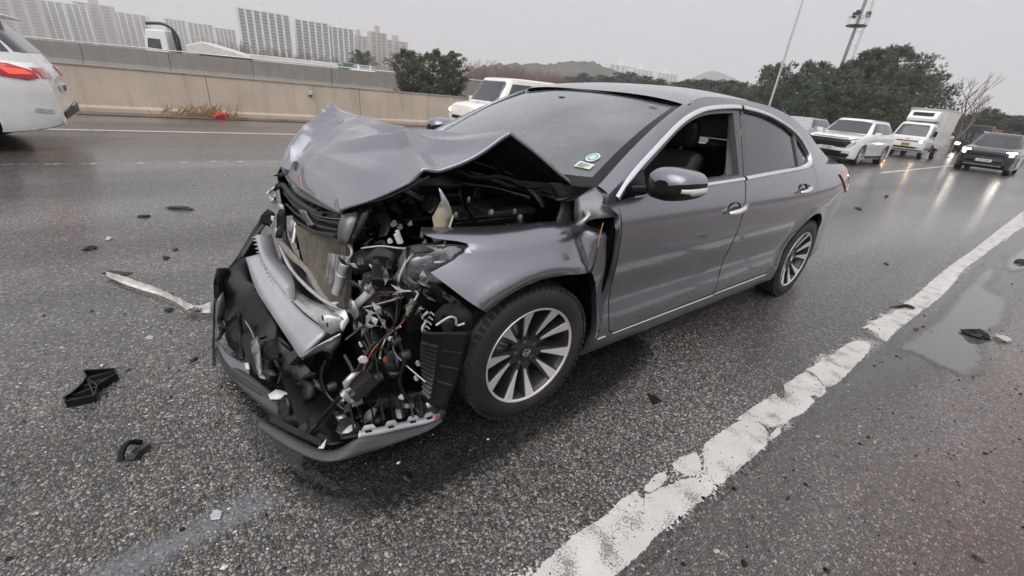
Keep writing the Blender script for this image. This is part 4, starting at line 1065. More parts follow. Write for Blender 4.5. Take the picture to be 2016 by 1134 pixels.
def make_car(name, label, loc, rz, paint, stations, cab, wheels, wins, extras=None, group=None, cladding=True, rail=False, cat='car'):
    root = empty(name, (0, 0, 0))
    tag(root, label, cat, group)
    # lower body
    xs = [s[0] for s in stations]
    fz, fw, fs, fl = [curve(xs, [s[k] for s in stations]) for k in (1, 2, 3, 4)]
    X = sorted(set(list(np.linspace(min(xs), max(xs), 44)) + xs))
    rows = []
    for x in X:
        zt, w_, zs, zl = fz(x), fw(x), fs(x), fl(x)
        half = [(0, zt), (.45 * w_, zt - .006), (.74 * w_, zt * .75 + zs * .25), (.90 * w_, zs * .85 + zt * .15), (.965 * w_, zs - .02), (.992 * w_, zs - .09), (w_, (zs + zl) * .5 + .05), (.985 * w_, (zs + zl) * .5 - .12), (.99 * w_, zl + .12), (.96 * w_, zl + .02), (.85 * w_, zl), (0, zl)]
        loop = half + [(-y, z) for y, z in half[-2:0:-1]]
        rows.append([(x, y, z) for y, z in loop])
    m = MB(); n = len(rows[0])
    vs = [p for r_ in rows for p in r_]
    fs_ = [(i * n + j, i * n + (j + 1) % n, (i + 1) * n + (j + 1) % n, (i + 1) * n + j) for i in range(len(rows) - 1) for j in range(n)]
    fs_ += [tuple(range(n)), tuple(reversed(range((len(rows) - 1) * n, len(rows) * n)))]
    m.add(vs, fs_)
    body = m.build('body', paint, None, smooth=35)
    full = BVHTree.FromObject(body, bpy.context.evaluated_depsgraph_get()) if False else BVHTree.FromPolygons([Vector(v) for v in m.v], m.f)
    cs = []
    for (wx, r_, wy, ww) in wheels:
        c = MB(); c.lathe([(0, -2), (r_ * 1.14, -2), (r_ * 1.14, 2), (0, 2)], 36, center=(wx, 0, r_)); cs.append(c.build('cutter', paint))
    bpy.context.view_layer.update()
    cut(body, cs)
    body.data.polygons.foreach_set('use_smooth', [True] * len(body.data.polygons)); body.data.set_sharp_from_angle(angle=rad(35))
    body.parent = root
    m = MB(); m.box(((min(xs) + max(xs)) / 2, 0, .52), (max(xs) - min(xs) - .5, 1.15, .5)); m.build('underbody', M['black'], root)
    # cabin
    lv = []
    nb = 9
    for i in range(nb):
        t = i / (nb - 1); e = t ** 1.25
        xf = cab['xf0'] + (cab['xf1'] - cab['xf0']) * t; xr = cab['xr0'] + (cab['xr1'] - cab['xr0']) * e
        w_ = cab['w0'] + (cab['w1'] - cab['w0']) * (t ** 1.35)
        lv.append(ring((xf + xr) / 2, (xf - xr) / 2, w_, cab['z0'] + (cab['z1'] - cab['z0']) * t, e=cab.get('e', 6.0)))
    last = lv[-1]; cxm = sum(p[0] for p in last) / len(last)
    for k, dz in ((.93, .018), (.8, .034), (.5, .046), (.05, .05)):
        lv.append([(cxm + (p[0] - cxm) * k, p[1] * k, p[2] + dz) for p in last])
    m = MB(); n = len(last)
    m.add([p for r_ in lv for p in r_], [(i * n + j, i * n + (j + 1) % n, (i + 1) * n + (j + 1) % n, (i + 1) * n + j) for i in range(len(lv) - 1) for j in range(n)] + [tuple(range((len(lv) - 1) * n, len(lv) * n))])
    cabin = m.build('cabin', paint, root, smooth=40)
    cb = BVHTree.FromPolygons([Vector(v) for v in m.v], m.f)
    for kind, poly, mt in wins:
        drop(cb, poly, kind, mt, 'window', root, step=.06, off=.010, depth=.02)
    ci = MB(); zc = (cab['z0'] + .1)
    for (wx, r_, wy, ww) in wheels:
        for s_ in (1, -1): simple_wheel(r_, ww, root, wx, s_ * wy)
    if extras: extras(root, full, cb)
    root.location = loc; root.rotation_euler = (0, 0, rz)
    return root

def side_mirror(root, x, y, z, paint):
    for s_ in (1, -1):
        m = MB(); m.box((x, s_ * (y + .11), z), (.11, .20, .14), taper=.85); m.bar((x + .02, s_ * y, z - .05), (x, s_ * (y + .08), z - .05), .04, .03); m.build('door_mirror', paint, root, bevel=.03, smooth=40)

def plate_of(root, bvh, z, txt, mt=None, kind='front', h=.11, w_=.52):
    o_ = bvh.ray_cast(Vector((9 if kind == 'front' else -9, 0, z)), Vector((-1 if kind == 'front' else 1, 0, 0)))[0]
    s_ = 1 if kind == 'front' else -1
    m = MB(); m.box((o_.x + s_ * .02, 0, z), (.02, w_, h)); p = m.build('number_plate', mt or M['plate'], root, bevel=.003)
    cu = bpy.data.curves.new('plate_text', 'FONT'); cu.body = txt; cu.size = h * .86; cu.align_x = 'CENTER'; cu.align_y = 'CENTER'; cu.extrude = .001
    t = bpy.data.objects.new('plate_lettering', cu); COL.objects.link(t)
    dg = bpy.context.evaluated_depsgraph_get(); me = bpy.data.meshes.new_from_object(t.evaluated_get(dg)); bpy.data.objects.remove(t)
    me.materials.append(M['black'])
    t = obj('plate_lettering', me, p)
    t.location = (o_.x + s_ * .033, 0, z); t.rotation_euler = (math.pi / 2, 0, s_ * math.pi / 2)

def letters(root, txt, loc, size, mt, name='lettering'):
    cu = bpy.data.curves.new(name, 'FONT'); cu.body = txt; cu.size = size; cu.align_x = 'CENTER'; cu.align_y = 'CENTER'; cu.extrude = .003
    t = bpy.data.objects.new(name, cu); COL.objects.link(t)
    dg = bpy.context.evaluated_depsgraph_get(); me = bpy.data.meshes.new_from_object(t.evaluated_get(dg)); bpy.data.objects.remove(t)
    me.materials.append(mt); t = obj(name, me, root); t.location = loc; t.rotation_euler = (math.pi / 2, 0, math.pi / 2)
    return t
mir = lambda poly: [(-a, b) for a, b in poly][::-1]

# stations: x, top height, half width, shoulder height, underside
SUV = [(2.34, .80, .56, .74, .40), (2.29, .93, .72, .86, .27), (2.15, 1.0, .86, .93, .21), (1.75, 1.06, .925, 1.0, .20), (1.2, 1.11, .935, 1.04, .20), (.8, 1.13, .935, 1.06, .20), (-1.5, 1.17, .935, 1.09, .20), (-2.0, 1.16, .92, 1.08, .22), (-2.22, 1.10, .87, 1.02, .30), (-2.33, .98, .78, .92, .42)]
SUVC = dict(xf0=1.10, xf1=.42, xr0=-2.20, xr1=-1.72, w0=.885, w1=.64, z0=1.04, z1=1.62)
SUVW = [('front', [(-.70, 1.13), (.70, 1.13), (.60, 1.55), (.3, 1.575), (-.3, 1.575), (-.60, 1.55)], M['carglass']),
        ('back', [(-.68, 1.18), (.68, 1.18), (.58, 1.50), (-.58, 1.50)], M['carglass'])]
for k_ in ('side', 'rside'):
    SUVW += [(k_, [(.72, 1.14), (-.28, 1.16), (-.28, 1.54), (.22, 1.54), (.46, 1.38)], M['carglass']), (k_, [(-.36, 1.16), (-1.22, 1.18), (-1.25, 1.50), (-1.0, 1.54), (-.36, 1.545)], M['carglass']), (k_, [(-1.32, 1.20), (-1.92, 1.25), (-1.72, 1.40), (-1.36, 1.48)], M['carglass'])]
SUVWH = [(1.40, .36, .80, .235), (-1.36, .36, .80, .235)]

def ex_white_suv(root, b, cb):
    drop(b, [(-.80, .72), (.80, .72), (.86, .80), (.80, .90), (-.80, .90), (-.86, .80)], 'front', M['gloss'], 'grille', root, off=.008)
    drop(b, [(-.62, .60), (.62, .60), (.74, .72), (-.74, .72)], 'front', M['black'], 'grille_mesh', root, off=.010)
    drop(b, [(-.58, .925), (.58, .925), (.60, .95), (-.60, .95)], 'front', M['black'], 'hood_slot', root, off=.006)
    drop(b, [(-.72, .25), (.72, .25), (.80, .36), (.62, .48), (-.62, .48), (-.80, .36)], 'front', M['black'], 'lower_bumper', root, off=.012)
    for s_ in (1, -1):
        f = (lambda p: p) if s_ > 0 else mir
        drop(b, f([(.60, .62), (.76, .66), (.86, .86), (.80, .93), (.68, .84), (.74, .80)]), 'front', M['lampclear'], 'headlamp', root, off=.014)
        drop(b, f([(.66, .85), (.86, .95), (.84, .975), (.64, .88)]), 'front', M['gloss'], 'lamp_brow', root, off=.016)
        drop(b, f([(.54, .40), (.80, .42), (.78, .50), (.56, .50)]), 'front', M['lampclear'], 'fog_lamp', root, off=.016)
        k_ = 'side' if s_ > 0 else 'rside'
        drop(b, [(.95, .24), (-.92, .24), (-.92, .36), (.95, .36)], k_, M['black'], 'sill_cladding', root, off=.012)
        m = MB(); m.bar((.5, s_ * .62, 1.665), (-1.6, s_ * .62, 1.665), .03, .03); m.build('roof_rail', M['black'], root)
    side_mirror(root, .72, .90, 1.14, M['white'])
    plate_of(root, b, .56, '139 1268')
    letters(root, 'KIA', (2.27, 0, .965), .05, M['chrome'], 'badge')
sport = make_car('parked_suv', 'white SUV with black grille waiting beside the white refrigerated truck', (-21.3, -4.15, 0), rad(-1.5), M['white'], SUV, SUVC, SUVWH, SUVW, ex_white_suv, cat='SUV')

SUV2 = [(x, z + .04, w_ + .015, s_ + .04, l) for x, z, w_, s_, l in SUV]
def ex_dark_suv(root, b, cb):
    drop(b, [(-.66, .70), (.66, .70), (.70, .80), (.62, .92), (-.62, .92), (-.70, .80)], 'front', M['gloss'], 'grille', root, off=.008)
    drop(b, [(-.70, .25), (.70, .25), (.74, .40), (-.74, .40)], 'front', M['black'], 'lower_bumper', root, off=.012)
    drop(b, [(-.60, .33), (.60, .33), (.60, .37), (-.60, .37)], 'front', M['chrome'], 'skid_plate', root, off=.018)
    for s_ in (1, -1):
        f = (lambda p: p) if s_ > 0 else mir
        drop(b, f([(.66, .74), (.84, .76), (.87, .92), (.66, .93)]), 'front', M['lampclear'], 'headlamp', root, off=.010)
        drop(b, f([(.56, .915), (.86, .93), (.86, .965), (.56, .95)]), 'front', M['lampon'], 'daylight_strip', root, off=.016)
        drop(b, f([(.72, .79), (.80, .80), (.80, .87), (.72, .86)]), 'front', M['lampon'], 'headlamp_projector', root, off=.016)
        m = MB(); m.bar((.5, s_ * .63, 1.70), (-1.6, s_ * .63, 1.70), .03, .03); m.build('roof_rail', M['silver'], root)
    side_mirror(root, .72, .91, 1.18, M['navy'])
    plate_of(root, b, .54, '370 1209')
    letters(root, 'KIA', (2.30, 0, .985), .06, M['chrome'], 'badge')
make_car('parked_suv', 'dark blue SUV with headlamps lit in the lane next to the shoulder', (-29.6, -.72, 0), 0, M['navy'], SUV2, dict(SUVC, z0=1.08, z1=1.66), SUVWH, [(k_, [(a, z + .03) for a, z in p], mt) for k_, p, mt in SUVW], ex_dark_suv, cat='SUV')

def ex_plain(paint, lit=False, txt='46 7215'):
    def f_(root, b, cb):
        drop(b, [(-.60, .70), (.60, .70), (.60, .84), (-.60, .84)], 'front', M['gloss'], 'grille', root, off=.008)
        drop(b, [(-.70, .25), (.70, .25), (.74, .40), (-.74, .40)], 'front', M['black'], 'lower_bumper', root, off=.012)
        for s_ in (1, -1):
            f = (lambda p: p) if s_ > 0 else mir
            drop(b, f([(.62, .74), (.82, .76), (.85, .88), (.64, .86)]), 'front', M['lampon' if lit else 'lampclear'], 'headlamp', root, off=.010)
        side_mirror(root, .72, .90, 1.14, paint)
        plate_of(root, b, .54, txt)
    return f_
make_car('parked_suv', 'pale silver SUV half hidden behind the dark blue SUV and the truck', (-43.0, -1.7, 0), 0, M['silver'], SUV, SUVC, SUVWH, SUVW, ex_plain(M['silver']), cat='SUV')
make_car('parked_car', 'silver car with only its roof and side windows showing behind the wrecked saloon', (-23.6, -7.1, 0), 0, M['silver'], SUV, dict(SUVC, z1=1.52), SUVWH, SUVW[2:5] + SUVW[5:], ex_plain(M['silver'], txt='15 3380'))

# white SUV passing on the far lane: its tail in view
TAIL = [(2.4, .80, .56, .74, .40), (2.3, .98, .78, .9, .25), (1.75, 1.08, .94, 1.02, .2), (.8, 1.16, .95, 1.08, .2), (-1.6, 1.20, .95, 1.10, .22), (-2.05, 1.19, .94, 1.09, .26), (-2.25, 1.14, .90, 1.04, .30), (-2.36, .96, .86, .86, .34), (-2.40, .70, .83, .62, .36), (-2.42, .58, .80, .54, .38)]
def ex_tail(root, b, cb):
    for s_ in (1, -1):
        k_ = 'side' if s_ > 0 else 'rside'
        drop(b, [(-1.72, 1.09), (-2.06, 1.085), (-2.27, 1.02), (-2.31, .93), (-2.20, .90), (-1.98, .93)], k_, M['redlamp'], 'tail_lamp', root, off=.012)
        drop(b, [(-1.98, 1.04), (-2.20, 1.02), (-2.26, .975), (-2.06, .965)], k_, M['brakelit'], 'brake_lamp', root, off=.018, depth=.006)
        drop(b, [(-2.16, .52), (-2.34, .50), (-2.34, .55), (-2.18, .57)], k_, M['lampclear'], 'rear_reflector', root, off=.010)
        drop(b, [(.9, .24), (-.86, .24), (-.86, .34), (.9, .34)], k_, M['black'], 'sill_cladding', root, off=.010)
        f = (lambda p: p) if s_ > 0 else mir
        drop(b, f([(.45, .92), (.84, .93), (.84, 1.05), (.48, 1.06)]), 'back', M['redlamp'], 'tail_lamp', root, off=.014)
    drop(b, [(-.70, .42), (.70, .42), (.74, .52), (-.74, .52)], 'back', M['black'], 'lower_bumper', root, off=.012)
    m = MB(); m.box((-1.98, 0, 1.625), (.30, 1.20, .025)); m.build('roof_spoiler', M['white'], root, bevel=.012)
    plate_of(root, b, .78, '52 8041', kind='back')
    side_mirror(root, .8, .92, 1.18, M['white'])
TW = []
for k_ in ('side', 'rside'):
    TW += [(k_, [(.75, 1.17), (-.3, 1.19), (-.3, 1.58), (.2, 1.58), (.5, 1.4)], M['carglass']), (k_, [(-.38, 1.19), (-1.18, 1.21), (-1.20, 1.58), (-.38, 1.59)], M['carglass']), (k_, [(-1.28, 1.21), (-2.10, 1.215), (-2.0, 1.40), (-1.82, 1.57), (-1.28, 1.585)], M['carglass'])]
TW += [('back', [(-.74, 1.22), (.74, 1.22), (.64, 1.60), (-.64, 1.60)], M['carglass']), ('front', [(-.7, 1.16), (.7, 1.16), (.6, 1.58), (-.6, 1.58)], M['carglass'])]
make_car('passing_suv', 'white SUV with red tail lamps passing along the barrier', (4.56, -7.55, 0), 0, M['white'], TAIL, dict(xf0=1.15, xf1=.4, xr0=-2.30, xr1=-1.92, w0=.90, w1=.69, z0=1.08, z1=1.60, e=7), [(1.42, .37, .81, .24), (-1.40, .37, .81, .24)], TW, ex_tail, cat='SUV')

# cream boxy city car
RAY = [(1.80, .74, .58, .68, .36), (1.76, .92, .72, .84, .24), (1.62, 1.00, .78, .92, .20), (1.25, 1.05, .80, .97, .19), (.9, 1.06, .80, .98, .19), (-1.5, 1.06, .80, .98, .19), (-1.72, 1.03, .78, .96, .22), (-1.80, .90, .74, .86, .34)]
def ex_ray(root, b, cb):
    drop(b, [(-.48, .60), (.48, .60), (.46, .68), (-.46, .68)], 'front', M['black'], 'grille', root, off=.008)
    drop(b, [(-.56, .28), (.56, .28), (.60, .42), (-.60, .42)], 'front', M['black'], 'lower_bumper', root, off=.010)
    for s_ in (1, -1):
        f = (lambda p: p) if s_ > 0 else mir
        drop(b, f([(.50, .72), (.70, .72), (.75, .80), (.70, .88), (.52, .88)]), 'front', M['lampclear'], 'headlamp', root, off=.010)
        drop(b, f([(.57, .76), (.66, .77), (.66, .83), (.57, .83)]), 'front', M['lampwarm'], 'headlamp_bulb', root, off=.016)
    side_mirror(root, .95, .80, 1.08, M['cream'])
    plate_of(root, b, .50, '83 2604')
RW = [('front', [(-.62, 1.08), (.62, 1.08), (.57, 1.50), (.52, 1.56), (-.52, 1.56), (-.57, 1.50)], M['carglass']), ('back', [(-.6, 1.1), (.6, 1.1), (.55, 1.5), (-.55, 1.5)], M['carglass'])]
for k_ in ('side', 'rside'):
    RW += [(k_, [(.98, 1.07), (.02, 1.07), (.02, 1.52), (.74, 1.52)], M['carglass']), (k_, [(-.06, 1.07), (-.9, 1.07), (-.9, 1.52), (-.06, 1.52)], M['carglass']), (k_, [(-.98, 1.10), (-1.55, 1.14), (-1.50, 1.48), (-.98, 1.52)], M['carglass'])]
make_car('boxy_car', 'cream boxy small car beyond the folded hood', (-6.75, -7.95, 0), rad(-1), M['cream'], RAY, dict(xf0=1.28, xf1=.86, xr0=-1.76, xr1=-1.62, w0=.765, w1=.66, z0=.98, z1=1.62, e=7), [(1.22, .29, .70, .18), (-1.28, .29, .70, .18)], RW, ex_ray)

# refrigerated light truck
def reefer(loc, rz, label, first=True):
    root = empty('box_truck', (0, 0, 0)); tag(root, label, 'truck')
    lv = []
    for z, xf, w_, xr in ((.38, .83, .80, -.80), (.62, .86, .85, -.80), (1.0, .84, .86, -.80), (1.18, .78, .85, -.80), (1.50, .55, .80, -.80), (1.80, .34, .74, -.80), (1.88, .24, .71, -.80)):
        lv.append(ring((xf + xr) / 2, (xf - xr) / 2, w_, z, e=8))
    top = lv[-1]; cx = sum(p[0] for p in top) / len(top)
    for k, dz in ((.9, .03), (.5, .05), (.05, .055)): lv.append([(cx + (p[0] - cx) * k, p[1] * k, p[2] + dz) for p in top])
    m = MB(); n = len(top)
    m.add([p for r_ in lv for p in r_], [(i * n + j, i * n + (j + 1) % n, (i + 1) * n + (j + 1) % n, (i + 1) * n + j) for i in range(len(lv) - 1) for j in range(n)] + [tuple(reversed(range(n))), tuple(range((len(lv) - 1) * n, len(lv) * n))])
    cabm = m.build('cab', M['white'], root, smooth=35)
    b = BVHTree.FromPolygons([Vector(v) for v in m.v], m.f)
    drop(b, [(-.72, 1.20), (.72, 1.20), (.64, 1.72), (.58, 1.80), (-.58, 1.80), (-.64, 1.72)], 'front', M['carglass'], 'windscreen', root, step=.12, off=.008)
    for k_ in ('side', 'rside'):
        drop(b, [(.58, 1.16), (-.42, 1.14), (-.42, 1.74), (.10, 1.74), (.30, 1.62)], k_, M['carglass'], 'window', root, step=.12, off=.008)
        drop(b, [(.70, .52), (-.50, .52), (-.50, .56), (.70, .56)], k_, M['black'], 'door_gap', root, step=.12, off=.003)
    drop(b, [(-.50, .90), (.50, .90), (.48, .95), (-.48, .95)], 'front', M['black'], 'grille_slot', root, off=.008)
    drop(b, [(-.80, .42), (.80, .42), (.80, .48), (-.80, .48)], 'front', M['greyplast'], 'bumper', root, off=.03)
    drop(b, [(-.60, .53), (.60, .53), (.58, .62), (-.58, .62)], 'front', M['black'], 'lower_grille', root, off=.012)
    for s_ in (1, -1):
        f = (lambda p: p) if s_ > 0 else mir
        drop(b, f([(.52, .84), (.70, .83), (.80, .92), (.80, 1.04), (.66, 1.02)]), 'front', M['lampclear'], 'headlamp', root, off=.012)
        drop(b, f([(.58, .88), (.68, .88), (.70, .95), (.60, .95)]), 'front', M['lampwarm'], 'headlamp_bulb', root, off=.02)
        drop(b, f([(.50, .52), (.68, .52), (.70, .64), (.52, .64)]), 'front', M['lampclear'], 'fog_lamp', root, off=.014)
        m = MB(); m.box((.62, s_ * 1.02, 1.38), (.06, .16, .28)); m.bar((.6, s_ * .80, 1.25), (.62, s_ * .98, 1.32), .02, .02); m.build('door_mirror', M['black'], root, bevel=.02)
        for x in (.10, -2.55): simple_wheel(.31, .20, root, x, s_ * .70)
        m = MB(); m.bar((.30, s_ * .80, .58), (-.22, s_ * .80, .60), .12, .05); m.build('wheel_arch', M['black'], root)
    m = MB(); m.box((-2.35, 0, 1.74), (2.85, 1.74, 1.90)); box = m.build('cargo_box', M['boxwhite'], root, bevel=.02)
    for s_ in (1, -1):
        m = MB(); m.bar((-.915, s_ * .865, 2.68), (-3.78, s_ * .865, 2.68), .05, .06); m.build('box_rail', M['castal'], box)
        m = MB(); m.bar((-.915, s_ * .865, .80), (-3.78, s_ * .865, .80), .05, .06); m.build('box_rail', M['castal'], box)
    m = MB(); m.bar((-.91, -.87, 2.68), (-.91, .87, 2.68), .05, .06); m.build('box_rail', M['castal'], box)
    m = MB(); m.prism([(-.90, -.66, 2.02), (.06, -.66, 2.0), (.10, -.66, 2.14), (-.10, -.66, 2.42), (-.35, -.66, 2.55), (-.90, -.66, 2.57)], (0, 1.32, 0)); un = m.build('cooling_unit', M['white'], root, bevel=.05)
    m = MB(); m.prism([(.015, -.46, 2.275), (-.115, -.46, 2.445), (-.115, .46, 2.445), (.015, .46, 2.275)], (.022, 0, .014)); m.build('unit_grille', M['black'], un)
    m = MB(); m.box((-1.7, 0, .62), (3.9, .80, .18)); m.build('chassis', M['black'], root)
    m = MB(); m.box((-1.4, .60, .52), (.5, .30, .26)); m.box((-1.4, -.60, .52), (.5, .30, .26)); m.build('fuel_tank', M['greyplast'], root, bevel=.03)
    m = MB(); m.box((.875, 0, .74), (.02, .36, .17)); p = m.build('number_plate', M['plateyellow'], root)
    letters(root, '86 1940', (.89, 0, .74), .10, M['black'], 'plate_lettering')
    m = MB(); m.lathe([(.0, .0), (.05, .0)], 20, axis='X', center=(.845, 0, 1.04)); m.build('badge', M['chrome'], root)
    for x in (-1.2, -2.0, -3.0):
        m = MB(); m.box((x, .885, .74), (.06, .02, .04)); m.build('side_marker', M['amber'], root)
    root.location = loc; root.rotation_euler = (0, 0, rz)
    return root
tr1 = reefer((-33.2, -4.55, 0), rad(-2), 'white refrigerated box truck with cooling unit above its cab, behind the white SUV')

def far_truck(loc, rz, label, cabc, boxc, L=5.0, cat='truck'):
    root = empty('flatbed_truck', (0, 0, 0)); tag(root, label, cat)
    m = MB(); m.prism([(.9, -1.05, .5), (1.0, -1.05, 1.1), (.85, -1.05, 1.9), (.7, -1.05, 2.55), (-.7, -1.05, 2.6), (-.7, -1.05, .5)], (0, 2.1, 0)); cb_ = m.build('cab', cabc, root, bevel=.08)
    m = MB(); m.prism([(1.0, -.92, 1.22), (.87, -.92, 1.86), (.87, .92, 1.86), (1.0, .92, 1.22)], (.02, 0, .004)); m.build('windscreen', M['carglass'], root)
    for s_ in (1, -1):
        m = MB(); m.prism([(.75, s_ * 1.055, 1.30), (.62, s_ * 1.055, 1.95), (-.25, s_ * 1.055, 1.95), (-.25, s_ * 1.055, 1.25)], (0, s_ * .01, 0)); m.build('window', M['carglass'], root)
        m = MB(); m.box((1.0, s_ * .75, .85), (.06, .3, .16)); m.build('headlamp', M['lampon'], root)
        for x in (.2, -L + 1.2, -L + .1): simple_wheel(.48, .28, root, x, s_ * .95)
    m = MB(); m.box((-.75 - L / 2, 0, .95), (L, 2.2, .22)); m.build('load_bed', M['greyplast'], root)
    if boxc:
        m = MB(); m.box((-.95 - L / 2, 0, 1.75), (L - .4, 2.2, 1.3)); m.build('load', boxc, root, bevel=.05)
    root.location = loc; root.rotation_euler = (0, 0, rz)
    return root
far_truck((-60, -5.3, 0), 0, 'dark flatbed truck following the white refrigerated truck', M['greyplast'], mat('rusty_load', (.22, .10, .07), rough=.7, var=.3))

# ---- traffic on the overpass
def place_ramp(o, s, y, flip=False):
    o.location = ramp_pt(s, y); o.rotation_euler = (0, 0, vrot + (math.pi if flip else 0))
def ramp_s(p):   # distance along the ramp of a point seen over its parapet
    return (Vector(p) - VL).dot(vdir.normalized())
t1 = far_truck((0, 0, 0), 0, 'white cab crane truck with a dark folded boom on the overpass', M['white'], None, 7.0)
m = MB(); m.tube(spline([(-1.0, 0, 1.0), (-.95, 0, 2.4), (-.2, 0, 3.05), (1.1, 0, 3.0)], 6), .11, 8); m.tube([(-1.1, .5, 1.0), (-.98, .5, 2.8)], .1, 8); m.build('crane_boom', M['greyplast'], t1, smooth=60)
m = MB(); m.prism([(-2.0, -1.05, 1.2), (-2.0, -1.05, 1.75), (-3.2, -1.05, 2.1), (-5.0, -1.05, 1.75), (-6.6, -1.05, 1.4), (-6.6, -1.05, 1.2)], (0, 2.1, 0)); m.build('tarpaulin', M['boxwhite'], t1, bevel=.08)
place_ramp(t1, ramp_s((1.125, -44.000, 2.330)), 3.2, True)
t2 = far_truck((0, 0, 0), 0, 'green cab truck pulling a long white trailer on the overpass', M['green'], M['boxwhite'], 13.0); t2.scale = (.85, .85, .62)
place_ramp(t2, ramp_s((-10.787, -36.000, 2.412)), 3.6, False)
t2.rotation_euler.z = vrot
o = make_car('overpass_car', 'dark car on the overpass beside the pines', (0, 0, 0), 0, M['navy'], SUV, dict(SUVC, z1=1.5), SUVWH, SUVW); place_ramp(o, ramp_s((-13.790, -34.000, 2.187)), 3.2, False)
o = make_car('overpass_car', 'pale low car following behind the trucks on the overpass', (0, 0, 0), 0, M['silver'], SUV, dict(SUVC, z1=1.5), SUVWH, SUVW); place_ramp(o, ramp_s((-12.536, -35.000, 2.257)), 3.2, False)

# ================================================================ the wrecked grey saloon (origin under front axle)
wreck = empty('crashed_car', (0, 0, 0))
tag(wreck, 'grey saloon with its front end smashed open, hood folded upwards and bumper torn off', 'car')

ysec = curve([.12, .17, .21, .27, .33, .40, .47, .54, .62, .71, .80, .86, .90, .95, 1.0, 1.1, 1.2, 1.3, 1.36, 1.40, 1.43, 1.46],
             [.815, .850, .872, .889, .894, .889, .882, .888, .901, .909, .910, .905, .896, .881, .859, .808, .756, .703, .672, .646, .615, .56])
gplan = curve([-3.95, -3.86, -3.75, -3.6, -3.35, -3.0, -2.6, -2.2, -.3, .1, .4, .7, .9, 1.0],
              [.70, .79, .85, .905, .95, .98, .996, 1, 1, .995, .975, .92, .84, .78])
def SY(x, z):
    y = ysec(z) * gplan(x)
    if z > 1.0 and x < -1.9:
        y -= .075 * ((-x - 1.9) / 1.2) ** 2 * min(1, (z - 1.0) / .2)
    for cx in (0.0, -2.776):
        r_ = math.hypot(x - cx, z - .335)
        y += .016 * math.exp(-((r_ - .375) / .045) ** 2) * (1 if z > .2 else .3)
    return y
def side(x, z, d=0.0): return (x, SY(x, z) + d, z)
def sidef(d=0.0, s=1): return lambda x, z: (x, s * (SY(x, z) + d), z)
def inn(s=1): return lambda a, b: Vector((0, -s, 0))

def arc(cx, cz, r, a0, a1, n=14):
    return [(cx + r * math.cos(rad(a0 + (a1 - a0) * i / n)), cz + r * math.sin(rad(a0 + (a1 - a0) * i / n))) for i in range(n + 1)]
def sp2(pts, n=5): return [(p.x, p.y) for p in spline([(a, b, 0) for a, b in pts], n)]

ARCH_R = arc(-2.776, .335, .372, -20, 196, 22)     # rear wheel opening, from rear-bottom over the top to front-bottom
belt = lambda x: float(np.interp(-x, [.38, .5, 1.075, 1.527, 1.857, 2.45, 2.62], [.958, .972, .990, 1.003, 1.019, 1.044, 1.06]))
DLO = sp2([(-.395, .968), (-.514, 1.049), (-.721, 1.153), (-.954, 1.262), (-1.126, 1.320), (-1.302, 1.352), (-1.631, 1.374), (-1.933, 1.357), (-2.16, 1.320), (-2.371, 1.270), (-2.51, 1.213), (-2.590, 1.146), (-2.600, 1.10), (-2.563, 1.062), (-2.47, 1.046)], 4)
bl = [(x, belt(x)) for x in (-2.3, -2.0, -1.7, -1.4, -1.1, -.8, -.55)]
dlo_full = DLO + bl

def shrink(poly, d):
    """inset a counter/clockwise polygon by d"""
    n = len(poly); a = sum(poly[i][0] * poly[(i + 1) % n][1] - poly[(i + 1) % n][0] * poly[i][1] for i in range(n))
    s = 1 if a > 0 else -1
    out = []
    for i in range(n):
        p0 = Vector(poly[i - 1]); p1 = Vector(poly[i]); p2 = Vector(poly[(i + 1) % n])
        e1 = (p1 - p0).normalized() if (p1 - p0).length > 1e-9 else Vector((1, 0)); e2 = (p2 - p1).normalized() if (p2 - p1).length > 1e-9 else e1
        n1 = Vector((-e1.y, e1.x)) * s; n2 = Vector((-e2.y, e2.x)) * s
        b = (n1 + n2); L = b.length
        b = n1 if L < .3 else b / L
        k = d / max(.45, b.dot(n1))
        out.append((p1.x + b.x * k, p1.y + b.y * k))
    return out

# windscreen and roof lines
ws_edge = [(-.345, .985), (-.50, 1.062), (-.70, 1.165), (-.90, 1.265), (-1.0, 1.312), (-1.085, 1.350)]
rail = [(-1.085, 1.350), (-1.14, 1.380), (-1.25, 1.401), (-1.42, 1.411), (-1.65, 1.414), (-1.9, 1.408), (-2.15, 1.388), (-2.4, 1.345), (-2.62, 1.285), (-2.82, 1.208), (-2.98, 1.125), (-3.05, 1.082)]
rail_s = sp2(rail, 3)
ws_s = sp2(ws_edge, 3)

frontdoor = [(-.388, .952), (-.412, .90), (-.424, .84), (-.430, .76), (-.452, .567), (-.500, .330), (-.515, .295), (-.545, .280), (-1.05, .286), (-1.50, .291), (-1.524, .30), (-1.527, .6), (-1.527, 1.003)] + [(x, belt(x)) for x in (-1.3, -1.075, -.8, -.6, -.5)]
reardoor = [(-1.534, 1.003), (-1.534, .6), (-1.531, .30), (-1.55, .292), (-2.05, .298), (-2.30, .302), (-2.35, .325), (-2.372, .40)] + sp2([(-2.372, .40), (-2.405, .50), (-2.47, .585), (-2.57, .665), (-2.64, .74), (-2.665, .82), (-2.655, .92), (-2.60, 1.048)], 4)[1:] + [(-2.47, 1.046)] + [(x, belt(x)) for x in (-2.3, -2.0, -1.8, -1.65)]
FLH = Vector((0, 0, 0))
doorgap = shrink(frontdoor, .0022); rdoorgap = shrink(reardoor, .0022)

